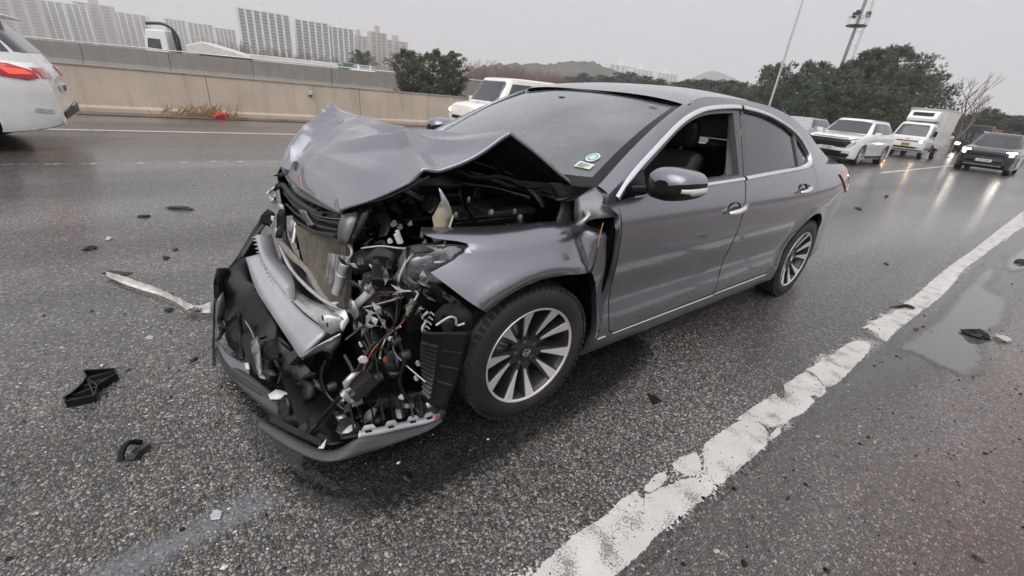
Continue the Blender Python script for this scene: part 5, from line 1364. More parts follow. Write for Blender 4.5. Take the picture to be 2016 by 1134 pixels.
# uniside: A pillar, roof rail, C pillar, rear quarter and sill, with the door apertures cut out
quarter_back = [(-3.15, 1.078), (-3.30, 1.062), (-3.45, 1.035), (-3.52, .995), (-3.55, .96), (-3.56, .84), (-3.60, .80), (-3.76, .77), (-3.79, .60), (-3.79, .40), (-3.76, .26), (-3.40, .225), (-3.25, .225)]
arch_uni = [p for p in ARCH_R if p[1] > .2]
front_low = [(-.40, .175), (-.43, .30), (-.452, .567), (-.430, .76), (-.40, .90), (-.33, .945)]
uni_outer = ws_s + rail_s[1:] + quarter_back + [p for p in arch_uni] + [(-2.45, .19), (-2.3, .165), (-1.4, .160), (-.45, .165)] + front_low
apert = shrink(frontdoor[:-1], -.001)
hole_front = [(-.395, .958)] + [p for p in DLO if p[0] > -1.60 and p[0] < -.40] + [(-1.631, 1.374), (-1.534, 1.003), (-1.531, .30), (-1.50, .288), (-.545, .277), (-.512, .292), (-.497, .330), (-.449, .567), (-.427, .76), (-.421, .84), (-.409, .90)]
hole_all = [(-.392, .962)] + DLO[1:-1] + [(-2.603, 1.05), (-2.659, .92), (-2.669, .82), (-2.644, .74), (-2.574, .662), (-2.474, .580), (-2.409, .496), (-2.376, .40), (-2.354, .323), (-2.30, .298), (-1.5, .287), (-.545, .276), (-.511, .292), (-.496, .330), (-.448, .567), (-.426, .76), (-.420, .84), (-.408, .90)]
for s in (1, -1):
    panel('body_side', uni_outer, sidef(0, s), M['paint'], wreck, holes=[hole_all], step=.035, estep=.025, depth=.03, inward=inn(s), smooth=40)

def doors(s):
    f = panel('front_door', doorgap, sidef(0, s), M['paint'], wreck, step=.03, estep=.025, depth=.03, inward=inn(s), smooth=40)
    r = panel('rear_door', rdoorgap, sidef(0, s), M['paint'], wreck, step=.03, estep=.025, depth=.03, inward=inn(s), smooth=40)
    return f, r
fd, rd = doors(1)
fdR, rdR = doors(-1)

# window frames (black), front opening is wound down
fw_open = sp2([(-.60, 1.058), (-.721, 1.118), (-.954, 1.232), (-1.126, 1.292), (-1.302, 1.322), (-1.545, 1.338)], 4) + [(-1.490, 1.022)] + [(x, belt(x) + .018) for x in (-1.2, -.9, -.70)] + [(-.60, 1.0)]
rw_open = [(-1.600, 1.026), (-1.672, 1.353)] + sp2([(-1.672, 1.353), (-1.933, 1.338), (-2.16, 1.301), (-2.330, 1.258), (-2.378, 1.236)], 3)[1:] + [(-2.355, 1.05), (-2.0, 1.041)]
qw_open = sp2([(-2.415, 1.228), (-2.49, 1.188), (-2.558, 1.128), (-2.563, 1.092), (-2.535, 1.074)], 3) + [(-2.40, 1.068)]
ff_outer = [(-.415, .970)] + [p for p in shrink(dlo_full, .016) if p[0] > -1.59 and p[1] > belt(p[0]) + .02 and p[0] < -.43] + [(-1.622, 1.357), (-1.535, 1.006)] + [(x, belt(x) + .004) for x in (-1.3, -1.0, -.7)]
panel('window_frame', ff_outer, sidef(-.010), M['pillar'], fd, holes=[fw_open], step=.05, depth=.035, inward=inn(), smooth=40)
rf_outer = [(-1.545, 1.008), (-1.632, 1.357)] + [p for p in shrink(dlo_full, .016) if p[0] < -1.65 and p[1] > belt(max(p[0], -2.6)) + .02] + [(-2.55, 1.062)] + [(x, belt(x) + .004) for x in (-2.4, -2.0, -1.7)]
panel('window_frame', rf_outer, sidef(-.010), M['pillar'], rd, holes=[rw_open, qw_open], step=.05, depth=.035, inward=inn(), smooth=40)
panel('window_glass', shrink(rw_open, -.008), sidef(-.022), M['tint'], rd, step=.06, depth=0)
panel('quarter_glass', shrink(qw_open, -.008), sidef(-.022), M['tint'], rd, step=.06, depth=0)
for side_, dd in ((-1, fdR), (-1, rdR)):
    pass
panel('window_frame', ff_outer, sidef(-.012, -1), M['gloss'], fdR, holes=[fw_open], step=.06, depth=.035, inward=inn(-1))
panel('window_glass', shrink(fw_open, -.008), sidef(-.022, -1), M['tintfar'], fdR, step=.08, depth=0)
panel('window_frame', rf_outer, sidef(-.012, -1), M['gloss'], rdR, holes=[rw_open, qw_open], step=.06, depth=.035, inward=inn(-1))
panel('window_glass', shrink(rw_open, -.008), sidef(-.022, -1), M['tint'], rdR, step=.08, depth=0)
panel('quarter_glass', shrink(qw_open, -.008), sidef(-.022, -1), M['tint'], rdR, step=.08, depth=0)

def strip3(name, path, wdt, h, mt, parent, s=1, closed=False):
    """bright moulding that follows a line on the body side: path (x,z), width in the surface, proud by h"""
    rows = []
    n = len(path)
    for i, (x, z) in enumerate(path):
        a = path[i - 1] if (i > 0 or closed) else path[i]; b = path[(i + 1) % n] if (i < n - 1 or closed) else path[i]
        d = Vector((b[0] - a[0], b[1] - a[1])); d = d.normalized() if d.length > 1e-9 else Vector((1, 0))
        nn = Vector((-d.y, d.x))
        prof = [(-.5, -.01), (-.5, h * .2), (-.34, h * .8), (-.1, h * 1.15), (.1, h * 1.15), (.34, h * .8), (.5, h * .2), (.5, -.01)]
        rows.append([Vector((x + nn.x * k * wdt, s * (SY(x + nn.x * k * wdt, z + nn.y * k * wdt) + o_), z + nn.y * k * wdt)) for k, o_ in prof])
    if closed: rows.append(rows[0])
    m = MB(); m.grid(rows)
    return m.build(name, mt, parent, smooth=75)
dense = resample(shrink(DLO, 0), .03, closed=False)
for s, a, b in ((1, fd, rd), (-1, fdR, rdR)):
    upF = [(x, z) for x, z in dense if x > -1.636]
    upR = [(x, z) for x, z in dense if x < -1.648]
    strip3('chrome_moulding', upF, .024, .009, M['chrome'], a, s)
    strip3('chrome_moulding', upR + [(x, belt(x)) for x in np.linspace(-2.44, -1.545, 20)], .023, .009, M['chrome'], b, s)
    strip3('chrome_moulding', [(x, belt(x)) for x in np.linspace(-1.520, -.50, 20)], .020, .009, M['chrome'], a, s)
    strip3('chrome_moulding', [(x, .279) for x in np.linspace(-2.27, -1.538, 16)], .007, .004, M['chrome'], b, s)
    strip3('chrome_moulding', [(x, .272) for x in np.linspace(-1.525, -.545, 20)], .007, .004, M['chrome'], a, s)
strip3('chrome_moulding', [(x, .272) for x in np.linspace(-.49, -.43, 4)], .007, .004, M['chrome'], wreck, 1)

# door handles: recessed bowl, chrome grip, lock plug
def handle(x, z, door, tilt, s=1):
    m = MB()
    n = 18
    for rr, dd_ in ((1.0, .0015), (.93, .001), (.75, -.014), (.4, -.022), (0.02, -.024)):
        m.v += [(x + .010 + .072 * rr * math.cos(2 * math.pi * k / n), s * (SY(x, z) + dd_), z + .043 * rr * math.sin(2 * math.pi * k / n)) for k in range(n)]
    for j in range(4):
        for k in range(n):
            m.f.append((j * n + k, j * n + (k + 1) % n, (j + 1) * n + (k + 1) % n, (j + 1) * n + k)); m.mi.append(0)
    m.build('handle_recess', M['gloss'], door, smooth=60)
    g = MB()
    L = .165
    pts = []
    for i in range(9):
        t = i / 8
        xx = x + L * (t - .5) * -1
        zz = z + tilt * (t - .5) * .1
        pts.append((xx, s * (SY(xx, zz) + .012 + .022 * math.sin(math.pi * t) ** .5), zz))
    g.tube(pts, [.010, .015, .0165, .0165, .016, .016, .016, .015, .010], 10)
    g.box((x - L / 2 - .012, s * (SY(x - L / 2, z) + .006), z + tilt * .055), (.036, .03, .032))
    g.build('handle', M['chrome'], door, smooth=60)
handle(-1.415, .846, fd, .25)
handle(-2.375, .905, rd, .25)
handle(-1.415, .846, fdR, .25, -1)
handle(-2.375, .905, rdR, .25, -1)

# roof skin
roof_c = curve([-.99, -1.08, -1.25, -1.45, -1.7, -2.0, -2.3, -2.55], [1.385, 1.408, 1.436, 1.455, 1.464, 1.456, 1.425, 1.375])
rz = curve([p[0] for p in rail[::-1]], [p[1] for p in rail[::-1]])
rows = []
for i in range(25):
    t = i / 24
    row = []
    for j in range(25):
        u = -1 + 2 * j / 24
        xf = -1.062 + .065 * (1 - u * u); xb = -2.55 + .10 * u * u * 0 - .0
        x = xf + (xb - xf) * t
        xs_ = min(x, -1.09)
        ye = SY(xs_, rz(xs_)) - .004
        a = abs(u)
        zc = roof_c(x); zs = rz(xs_) - .002
        z = zs + (zc - zs) * (1 - a ** 2.6)
        row.append((x, ye * u, z))
    rows.append(row)
m = MB(); m.grid(rows); m.build('roof', M['paint'], wreck, smooth=60)

# windscreen
def ws(u, v, d=0.0):
    a = 1 - u * u
    b = Vector((-.375 + .40 * a, .765 * u, .992 - .015 * a)); t = Vector((-1.06 + .065 * a, .645 * u, 1.345 + .038 * a))
    p = b.lerp(t, v)
    p += Vector((.5, 0, 1)).normalized() * (.035 * math.sin(math.pi * v) * (1 - .3 * u * u) + d)
    return p
m = MB(); m.grid([[ws(-1 + 2 * j / 30, i / 20, -.004) for j in range(31)] for i in range(21)])
wsc = m.build('windscreen', M['shield'], wreck, smooth=60)
for s_ in (1, -1):
    pr_ = []
    for i in range(21):
        t = i / 20
        a = ws(s_ * 1.0, t, -.002); j = t * (len(ws_s) - 1); k = min(int(j), len(ws_s) - 2); f_ = j - k
        ex, ez = ws_s[k][0] + (ws_s[k + 1][0] - ws_s[k][0]) * f_, ws_s[k][1] + (ws_s[k + 1][1] - ws_s[k][1]) * f_
        b_ = Vector((ex, s_ * (SY(ex, ez) - .001), ez))
        mid = a.lerp(b_, .5) + Vector((.02, 0, .018)) * (1 - .5 * t)
        q2 = a.lerp(b_, .8) + Vector((.012, 0, .012)) * (1 - .5 * t)
        pr_.append([a, a.lerp(mid, .5) + Vector((.006, 0, .006)), mid, q2, b_])
    m = MB(); m.grid(pr_); m.build('pillar_skin', M['paint'], wreck, smooth=60)
fr = MB()
def wsb(path, wdt):
    rows = []
    for (u, v), (du, dv) in path:
        rows.append([ws(u, v, .001), ws(u + du * wdt, v + dv * wdt, .0025)])
    fr.grid(rows)
N = 24
wsb([((-1 + 2 * i / N, .0), (0, 1)) for i in range(N + 1)], .075)
wsb([((-1 + 2 * i / N, 1), (0, -1)) for i in range(N + 1)], .018)
wsb([((-1, i / N), (1, 0)) for i in range(N + 1)], .045)
wsb([((1, i / N), (-1, 0)) for i in range(N + 1)], .045)
fr.build('windscreen_border', M['gloss'], wsc, smooth=60)
def disc(u0, v0, ru, rv, d, n=24): return [ws(u0 + ru * math.cos(a), v0 + rv * math.sin(a), d) for a in np.linspace(0, 2 * math.pi, n + 1)[:-1]]
st = MB(); st.add(disc(.878, .243, .030, .040, .0035), [tuple(range(24))]); st.build('round_sticker', M['stickerblue'], wsc)
st = MB(); st.add(disc(.878, .243, .016, .022, .0045) + disc(.878, .243, .021, .028, .0045), [(k, (k + 1) % 24, 24 + (k + 1) % 24, 24 + k) for k in range(24)]); st.build('sticker_print', M['trimgrey'], wsc)
st = MB(); st.add([ws(.838, .198, .0035), ws(.918, .183, .0035), ws(.916, .135, .0035), ws(.836, .148, .0035)], [(0, 1, 2, 3)]); st.build('oblong_sticker', M['sticker'], wsc)
for v0, lw in ((.180, .05), (.168, .04), (.157, .035)):
    st = MB(); st.add([ws(.850, v0, .0045), ws(.850 + lw, v0 - .009, .0045), ws(.850 + lw, v0 - .013, .0045), ws(.850, v0 - .005, .0045)], [(0, 1, 2, 3)]); st.build('sticker_print', M['greyplast'], wsc)
st = MB(); st.add([ws(.80, .90, .003), ws(.86, .90, .003), ws(.86, .92, .003), ws(.80, .92, .003)], [(0, 1, 2, 3)]); st.build('toll_tag', M['trimgrey'], wsc)
mi = MB(); mi.box((-.86, 0, 1.235), (.03, .24, .065)); mi.box((-.84, .0, 1.29), (.05, .05, .09)); mi.build('inner_mirror', M['black'], wreck, bevel=.01)

# rear window, boot, tail
rows = []
for i in range(13):
    x = -2.55 - .51 * i / 12
    ye = SY(x, rz(x)) - .003; zc = float(np.interp(-x, [2.55, 2.8, 3.06], [1.375, 1.262, 1.112])); zs = rz(x)
    rows.append([(x - .03 * (1 - u * u) * i / 12, ye * u, zs + (zc - zs) * (1 - abs(u) ** 2.6)) for u in np.linspace(-1, 1, 21)])
m = MB(); m.grid(rows); rw_ = m.build('rear_window', M['tint'], wreck, smooth=60)
for s_ in (1, -1):
    m = MB(); m.grid([[r_[20 if s_ > 0 else 0], Vector(r_[20 if s_ > 0 else 0]).lerp(Vector(r_[18 if s_ > 0 else 2]), 1.0)] for r_ in [[(p[0], p[1], p[2] + .002) for p in q] for q in rows]]); m.build('rear_pillar_skin', M['paint'], wreck, smooth=60)
m = MB(); m.box((-2.92, 0, 1.02), (.44, 1.40, .05)); m.build('parcel_shelf', M['carpet'], wreck)
rows = []
for i in range(12):
    v = i / 11
    x = -3.06 - .74 * v
    zs = float(np.interp(-x, [3.06, 3.15, 3.30, 3.45, 3.55, 3.9], [1.082, 1.078, 1.062, 1.040, 1.020, 1.0])); ye = SY(x, min(zs, 1.03)) * (1 - .02 * v)
    rows.append([(x - .06 * (1 - u * u) * v, ye * u, zs + .028 * (1 - abs(u) ** 2.4)) for u in np.linspace(-1, 1, 17)])
for dz, dx in ((-.05, -.03), (-.14, -.03), (-.26, -.02)):
    rows.append([(p[0] + dx, p[1], p[2] + dz) for p in rows[11]])
m = MB(); m.grid(rows); m.build('boot_lid', M['paint'], wreck, smooth=45)
rows = []
bump_plan = [(-3.70, .745), (-3.76, .715), (-3.82, .65), (-3.87, .52), (-3.905, .30), (-3.92, 0)]
bp2 = bump_plan + [(x, -y) for x, y in bump_plan[-2::-1]]
for z, k in ((.84, .94), (.78, 1.0), (.60, 1.0), (.45, 1.0), (.32, .985), (.22, .95)):
    rows.append([(-3.70 + (x + 3.70) * k, y * (.985 if k < 1 else 1), z) for x, y in sp2(bp2, 4)])
m = MB(); m.grid(rows); m.build('rear_bumper', M['paint'], wreck, smooth=45)
for s in (1, -1):
    tl = sp2([(-3.18, .975), (-3.35, 1.005), (-3.52, .99), (-3.64, .955)], 3) + [(-3.66, .80), (-3.58, .80), (-3.50, .83), (-3.40, .87), (-3.28, .93)]
    panel('tail_lamp', tl, sidef(.010, s), M['redlamp'], wreck, step=.04, depth=.03, inward=inn(s), smooth=50)
    panel('reversing_lens', [(-3.52, .83), (-3.64, .815), (-3.65, .86), (-3.55, .875)], sidef(.014, s), M['whitepl'], wreck, step=.04, depth=.01, inward=inn(s))

# door mirror
def mirror(s):
    root = empty('door_mirror', (0, 0, 0), parent=wreck)
    CX, CY, CZ = -.575, 1.005, 1.040
    st_ = [(.088, .030, .024), (.082, .062, .046), (.062, .086, .060), (.03, .098, .068), (-.02, .102, .070), (-.065, .101, .068), (-.082, .099, .066)]
    rows = []
    for dx, hw, hh in st_:
        row = []
        for k in range(33):
            a = 2 * math.pi * k / 32
            cy = math.cos(a); sz = math.sin(a)
            yy = hw * math.copysign(abs(cy) ** .62, cy)
            tp = 1 - .22 * max(0, yy) / .1
            zz = hh * math.copysign(abs(sz) ** .62, sz) * tp * (1.08 if sz > 0 else .92) + .006 * yy / .1
            row.append((CX + dx - .10 * max(0, yy) * .6, s * (CY + yy), CZ + zz))
        rows.append(row)
    up = MB(); up.grid([r_[1:15] for r_ in rows]); up.build('shell', M['paint'], root, smooth=60)
    lo = MB(); lo.grid([r_[14:33] + [r_[1]] for r_ in rows]); lo.build('lower_shell', M['black'], root, smooth=60)
    cp = MB(); cp.add(rows[0][:-1], [tuple(range(32))]); cp.build('nose_cap', M['black'], root)
    g = MB(); g.add([(q[0] + .004, q[1], q[2]) for q in rows[-1][:-1]], [tuple(range(32))]); g.build('mirror_glass', M['carglass'] if 'carglass' in M else M['chrome'], root)
    ind = MB(); rr = []
    for i in range(9):
        t = i / 8
        j = 1.6 + t * 4.4
        k = min(int(j), 5); f_ = j - k
        def at_(col): return Vector(rows[k][col]).lerp(Vector(rows[k + 1][col]), f_)
        top, low = at_(0), at_(30 if t > .3 else 31)
        rr.append([top + Vector((0, s * .003, .004 * t)), top.lerp(low, .5) + Vector((0, s * .005, 0)), low + Vector((0, s * .003, 0))])
    ind.grid(rr); ind.build('indicator_strip', M['whitepl'], root, smooth=60, solid=.004, soff=0)
    a = MB(); a.prism([(-.49, s * .850, .985), (-.62, s * .855, .985), (-.62, s * .93, 1.0), (-.56, s * .95, 1.0)], (0, 0, .028)); a.build('stalk', M['black'], root, bevel=.008)
    b = MB(); b.prism([(-.43, s * .872, .978), (-.60, s * .868, .984), (-.60, s * .826, 1.07), (-.52, s * .842, 1.045)], (0, -s * .01, 0)); b.build('sail_panel', M['black'], root)
mirror(1); mirror(-1)

# ---------------------------------------------------------------- wheels
def make_wheel(name, parent):
    root = empty(name, (0, 0, 0), parent=parent)
    t = MB()
    prof = [(.222, .095), (.232, .104), (.258, .110), (.284, .108), (.304, .100), (.317, .087), (.3215, .070)]
    tread = []
    for i, y in enumerate(np.linspace(.070, -.070, 15)):
        tread.append((.322 if i % 4 else .315, y))
    prof = prof + tread + [(.317, -.087), (.304, -.100), (.284, -.108), (.258, -.110), (.232, -.104), (.222, -.095)]
    t.lathe(prof, 72, closed=False)
    ty = t.build('tyre', M['rubber'], root, smooth=38)
    tl = MB(); tk = MB()
    for k in range(64):          # shoulder tread blocks
        a = 2 * math.pi * k / 64
        c, s_ = math.cos(a), math.sin(a)
        R_ = Matrix(((c, 0, -s_), (0, 1, 0), (s_, 0, c)))
        tl.box((c * .3140, .0865, s_ * .3140), (.012, .030, .022), rot=R_)
        tk.box((c * .3140, -.0865, s_ * .3140), (.012, .030, .022), rot=R_)
    for q_ in (tl, tk): tag(q_.build('tread_blocks', M['rubber'], ty), kind='stuff')
    ri = MB()
    ri.lathe([(.218, .100), (.2285, .104), (.2295, .100), (.222, .092), (.214, .075), (.205, .03), (.205, -.09), (.222, -.098)], 64)
    ri.build('rim_barrel', M['alloydark'], root, smooth=40)
    lp = MB(); lp.lathe([(.2165, .100), (.220, .1055), (.2265, .1065), (.2285, .103)], 72); lp.build('rim_lip', M['alloy'], root, smooth=60)
    dk = MB()
    for k in range(10):
        a = 2 * math.pi * (k + .5) / 10 + (.025 if k % 2 else -.025)
        ca, sa = math.cos(a), math.sin(a)
        def q(r_, t_, y): return (ca * r_ - sa * t_, y, sa * r_ + ca * t_)
        vs = [q(.045, -.016, .058), q(.045, .016, .058), q(.12, .0165, .066), q(.217, .030, .098), q(.217, -.030, .098), q(.12, -.0165, .066),
              q(.045, -.022, .020), q(.045, .022, .020), q(.12, .022, .020), q(.217, .034, .045), q(.217, -.034, .045), q(.12, -.022, .020)]
        dk.add(vs, [(0, 1, 2, 5), (5, 2, 3, 4), (1, 7, 8, 2), (2, 8, 9, 3), (0, 5, 11, 6), (5, 4, 10, 11)])
        s_ = MB()
        off = .003 if k % 2 else -.003
        vs = [q(.088, off * 1.5 - .003, .0665), q(.088, off * 1.5 + .003, .0665), q(.15, off + .0115, .0820), q(.2175, .0235, .1025), q(.2175, -.0235, .1025), q(.15, off - .0115, .0820)]
        s_.add(vs + [(v[0] * .999, v[1] - .006, v[2] * .999) for v in vs], [(0, 1, 2, 5), (5, 2, 3, 4), (1, 7, 8, 2), (2, 8, 9, 3), (3, 9, 10, 4), (4, 10, 11, 5), (5, 11, 6, 0)])
        s_.build('spoke_face', M['alloy'], root, bevel=.0012)
    dk.lathe([(.0, .062), (.040, .062), (.062, .055), (.075, .045), (.078, .02)], 32)
    dk.build('spoke_frame', M['alloydark'], root, smooth=30)
    hc = MB(); hc.lathe([(0, .070), (.022, .069), (.029, .065), (.030, .055)], 28); hc.build('hub_cap', M['gloss'], root, smooth=50)
    em = MB(); em.lathe([(.015, .0695), (.0155, .0715), (.0195, .0715), (.020, .0690)], 28); em.box((0, .0705, 0), (.046, .003, .0075)); em.build('emblem', M['chrome'], root, smooth=30)
    for k in range(5):
        a = 2 * math.pi * k / 5 + .3
        nm = MB(); nm.lathe([(.0, .060), (.007, .060), (.0085, .054), (.0085, .045)], 12, center=(.052 * math.cos(a), 0, .052 * math.sin(a))); nm.build('wheel_nut', M['steel'], root, smooth=40)
    d = MB(); d.lathe([(.06, .012), (.150, .012), (.150, -.012), (.06, -.012)], 40); d.build('brake_disc', M['steel'], root, smooth=40)
    cl = MB()
    for k in range(7):
        a = rad(20 + k * 9)
        cl.box((.125 * math.cos(a), .01, .125 * math.sin(a)), (.055, .07, .03), rot=Matrix.Rotation(-a, 3, 'Y'))
    cl.build('brake_caliper', M['steel'], root)
    return root
WY = .795
w1 = make_wheel('wheel', wreck); w1.location = (0, WY, .322); w1.rotation_euler = (0, rad(8), rad(-1.5))
for (x, y, a) in ((0, -WY, 30), (-2.776, WY, 50), (-2.776, -WY, 10)):
    c = copy_tree(w1, wreck); c.location = (x, y, .322); c.rotation_euler = (0, rad(a), 0 if y > 0 else math.pi)

# wheel houses, floor, sills: dark sheet metal behind the skin
def wheelhouse(cx, s):
    m = MB(); rows = []
    for yy in (.875, .60, .52):
        rows.append([(cx + (.385 if yy > .55 else .20) * math.cos(rad(a)), s * yy, max(.12, .335 + (.385 if yy > .55 else .2) * math.sin(rad(a)))) for a in np.linspace(-25, 205, 26)])
    m.grid(rows)
    m.build('wheel_house', M['black'], wreck, smooth=60)
for s in (1, -1): wheelhouse(-2.776, s)
wheelhouse(0, -1)
m = MB(); m.box((-1.75, 0, .20), (3.9, 1.40, .05)); m.build('floor_pan', M['black'], wreck)
m = MB()
for s in (1, -1): m.box((-1.42, s * .82, .25), (1.9, .07, .12))
m.build('inner_sill', M['primer'], wreck)
m = MB(); m.box((-.42, 0, .58), (.03, 1.60, .72)); m.build('firewall', M['black'], wreck)
m = MB(); m.box((-2.72, 0, .62), (.05, 1.45, .80)); m.build('rear_bulkhead', M['carpet'], wreck)
for s in (1, -1):     # door inner trim and B pillar inner
    m = MB(); m.box((-1.0, s * .80, .63), (1.05, .05, .68)); m.box((-1.0, s * .77, .80), (.7, .06, .05)); m.build('door_trim', M['interior'], wreck, bevel=.01)
    m = MB(); m.box((-2.1, s * .80, .65), (1.05, .05, .70)); m.build('door_trim', M['interior'], wreck)
    m = MB(); m.prism([(-1.50, s * .80, 1.0), (-1.60, s * .80, 1.0), (-1.66, s * .66, 1.345), (-1.585, s * .67, 1.345)], (0, -s * .05, 0)); m.build('pillar_trim', M['trimgrey'], wreck, bevel=.01)
m = MB(); m.grid([[(x, y, 1.355 + .045 * (1 - (y / .55) ** 2)) for y in np.linspace(-.55, .55, 7)] for x in np.linspace(-1.12, -2.5, 8)]); m.build('headliner', M['trimgrey'], wreck, smooth=60)
# dashboard, steering wheel, seats
m = MB(); m.grid([[(-.42 + dx, y, z + .03 * math.cos(y * 2)) for y in np.linspace(-.74, .74, 15)] for dx, z in ((.18, .93), (.0, .945), (-.15, .935), (-.22, .88), (-.22, .70), (-.16, .55))]); m.build('dashboard', M['interior'], wreck, smooth=50)
sw = MB()
ring = [(-.78 + .06 * math.sin(a) * 1, .38 + .185 * math.cos(a), .90 + .175 * math.sin(a)) for a in np.linspace(0, 2 * math.pi, 33)]
sw.tube(ring, .014, 8, cap=False)
for a in (0, math.pi, -math.pi / 2): sw.bar((-.78, .38, .90), (-.78 + .06 * math.sin(a), .38 + .18 * math.cos(a), .90 + .17 * math.sin(a)), .03, .02)
sw.box((-.77, .38, .90), (.05, .10, .09)); sw.build('steering_wheel', M['interior'], wreck, smooth=50)
def seat(x, y):
    root = empty('front_seat' if x > -1.6 else 'rear_seat', (0, 0, 0), parent=wreck)
    m = MB(); m.box((x, y, .47), (.52, .50, .18)); m.build('seat_cushion', M['interior'], root, bevel=.05)
    m = MB(); m.prism([(x - .22, y - .24, .50), (x - .10, y - .24, .56), (x - .36, y - .22, 1.12), (x - .46, y - .22, 1.08)], (0, .46, 0)); m.build('seat_back', M['interior'], root, bevel=.04)
    m = MB(); m.box((x - .46, y, 1.20), (.11, .27, .17), rot=(0, rad(12), 0)); m.build('head_restraint', M['interior'], root, bevel=.04)
    m = MB()
    for s in (-1, 1): m.tube([(x - .42, y + s * .06, 1.08), (x - .455, y + s * .06, 1.17)], .006, 6)
    m.build('restraint_post', M['chrome'], root)
seat(-1.05, .38); seat(-1.05, -.38); seat(-2.15, .36); seat(-2.15, -.36)
m = MB(); m.tube(spline([(-1.585, .715, 1.25), (-1.55, .74, 1.05), (-1.50, .76, .75)], 5), .02, 6); m.build('seat_belt', M['trimgrey'], wreck)

# ================================================================ smashed front end of the saloon
def sst(a, b, x):
    t = min(1, max(0, (x - a) / (b - a))); return t * t * (3 - 2 * t)
# ---- fender on the kerb side, bent back against the door
def fend(x, w_):
    zz = min(w_, .80)
    y = SY(x, zz)
    # shoulder of the fender: leans in above a crease that runs round the wheel opening
    r_ = math.hypot(x * .92, zz - .335)
    k = sst(-.36, -.22, x)
    crown = (.020 - .70 * max(0, r_ - .405) - .42 * max(0, .405 - r_)) if zz > .42 else 0
    y += crown * k * sst(.42, .56, zz)
    z = zz
    if w_ > .80:
        ph = (w_ - .80) / .18 * math.pi / 2
        y -= .135 * (1 - math.cos(ph)) * .75 + .022 * math.sin(ph); z = .80 + .068 * math.sin(ph)
        z -= .03 * max(0, (-x - .05) / .3) * (w_ - .80) / .18
    # buckle towards the door
    t = min(1, max(0, (-x - .17) / .16))
    y -= .042 * t * t * (3 - 2 * t) * (1 if w_ > .55 else max(0, (w_ - .35) / .2))
    y += .016 * math.exp(-((x + .315) / .018) ** 2) * min(1, max(0, (w_ - .58) / .1))
    y += .005 * math.sin(23 * x + 9 * w_) * t
    return (x, y, z)
fo = [(.40, .965), (.30, .975), (.15, .98), (0, .98), (-.15, .978), (-.255, .965), (-.29, .93), (-.34, .905), (-.368, .885),
      (-.385, .83), (-.395, .75), (-.415, .65), (-.435, .55), (-.46, .42), (-.475, .33), (-.47, .20), (-.355, .185), (-.36, .26), (-.385, .35), (-.402, .43), (-.402, .51), (-.385, .57), (-.345, .628)] + \
     [(-.29, .655), (-.20, .682), (-.10, .694), (0, .694), (.09, .682), (.17, .656), (.23, .62), (.245, .592), (.33, .658), (.425, .745), (.385, .765), (.345, .785), (.31, .812), (.285, .84), (.288, .862), (.32, .875), (.38, .885), (.405, .90), (.412, .93)]
fen = panel('front_fender', fo, fend, M['paint'], wreck, step=.022, estep=.02, depth=.022, inward=lambda a, b: Vector((0, -1, 0)) if b < .9 else Vector((0, -.3, -1)), smooth=50)
# fender arch return lip
lp = MB()
pa = [(-.36, .26), (-.385, .35), (-.402, .43), (-.402, .51), (-.385, .57), (-.345, .628), (-.29, .655), (-.20, .682), (-.10, .694), (0, .694), (.09, .682), (.17, .656), (.23, .62)]
pa = sp2(pa, 3)
lp.grid([[fend(x, z) for x, z in pa], [(q[0], q[1] - .035, q[2]) for q in [fend(x, z) for x, z in pa]]]); lp.build('arch_lip', M['primer'], fen, smooth=60)
ob = MB(); ob.tube([(-0.334, 0.874, 0.868), (-0.327, 0.874, 0.820), (-0.326, 0.876, 0.762)], .0022, 5); ob.build('painted_glint', mat('orange_reflection_paint', (.55, .33, .12), rough=.4), fen)  # orange reflection along the fender fold, drawn as a coloured line
# fender on the far side (plain)
panel('front_fender', [(.62, .80), (.60, .95), (.30, .975), (0, .98), (-.30, .97), (-.36, .93), (-.395, .84), (-.42, .65), (-.46, .42), (-.47, .2), (-.355, .185), (-.38, .35), (-.345, .45)] + arc(0, .335, .372, 165, 20, 14) + [(.40, .50), (.60, .55)],
      lambda x, w_: (lambda q: (q[0], -q[1], q[2]))(fend(x, w_)), M['paint'], wreck, step=.05, depth=.02, inward=inn(-1))

# crumpled sheet at the foot of the windscreen pillar
def crumple(name, loop, mt, parent, step=.03, amp=.012, seed=0, thick=.002):
    """sheet through a 3D outline, buckled irregularly"""
    rr = random.Random(seed)
    L = [Vector(p) for p in loop]
    c = sum(L, Vector()) / len(L)
    n = Vector((0, 0, 0))
    for i in range(len(L)): n += (L[i] - c).cross(L[(i + 1) % len(L)] - c)
    n.normalize(); e1 = n.orthogonal().normalized(); e2 = n.cross(e1)
    p2 = [((p - c).dot(e1), (p - c).dot(e2)) for p in L]; hh = [(p - c).dot(n) for p in L]
    pts, tris, loops = fill2d(p2, step=step)
    K_ = np.array(p2)
    vs = []
    for a, b in pts:
        d2 = (K_[:, 0] - a) ** 2 + (K_[:, 1] - b) ** 2 + 1e-6
        wv = 1 / d2 ** 1.5; h = float((wv * np.array(hh)).sum() / wv.sum())
        vs.append(c + e1 * a + e2 * b + n * (h + rr.uniform(-amp, amp)))
    m = MB(); m.add(vs, tris)
    return m.build(name, mt, parent, smooth=48, solid=thick, soff=0)
crumple('pillar_foot', [(-0.383, 0.800, 1.012), (-0.397, 0.875, 0.967), (-0.373, 0.880, 0.939), (-0.403, 0.875, 0.887), (-0.302, 0.850, 0.882), (-0.287, 0.830, 0.868), (-0.301, 0.800, 0.836), (-0.277, 0.770, 0.834), (-0.279, 0.750, 0.882), (-0.285, 0.740, 0.935), (-0.350, 0.745, 0.978)], M['midplast'], wreck, step=.06, amp=.006, seed=3)
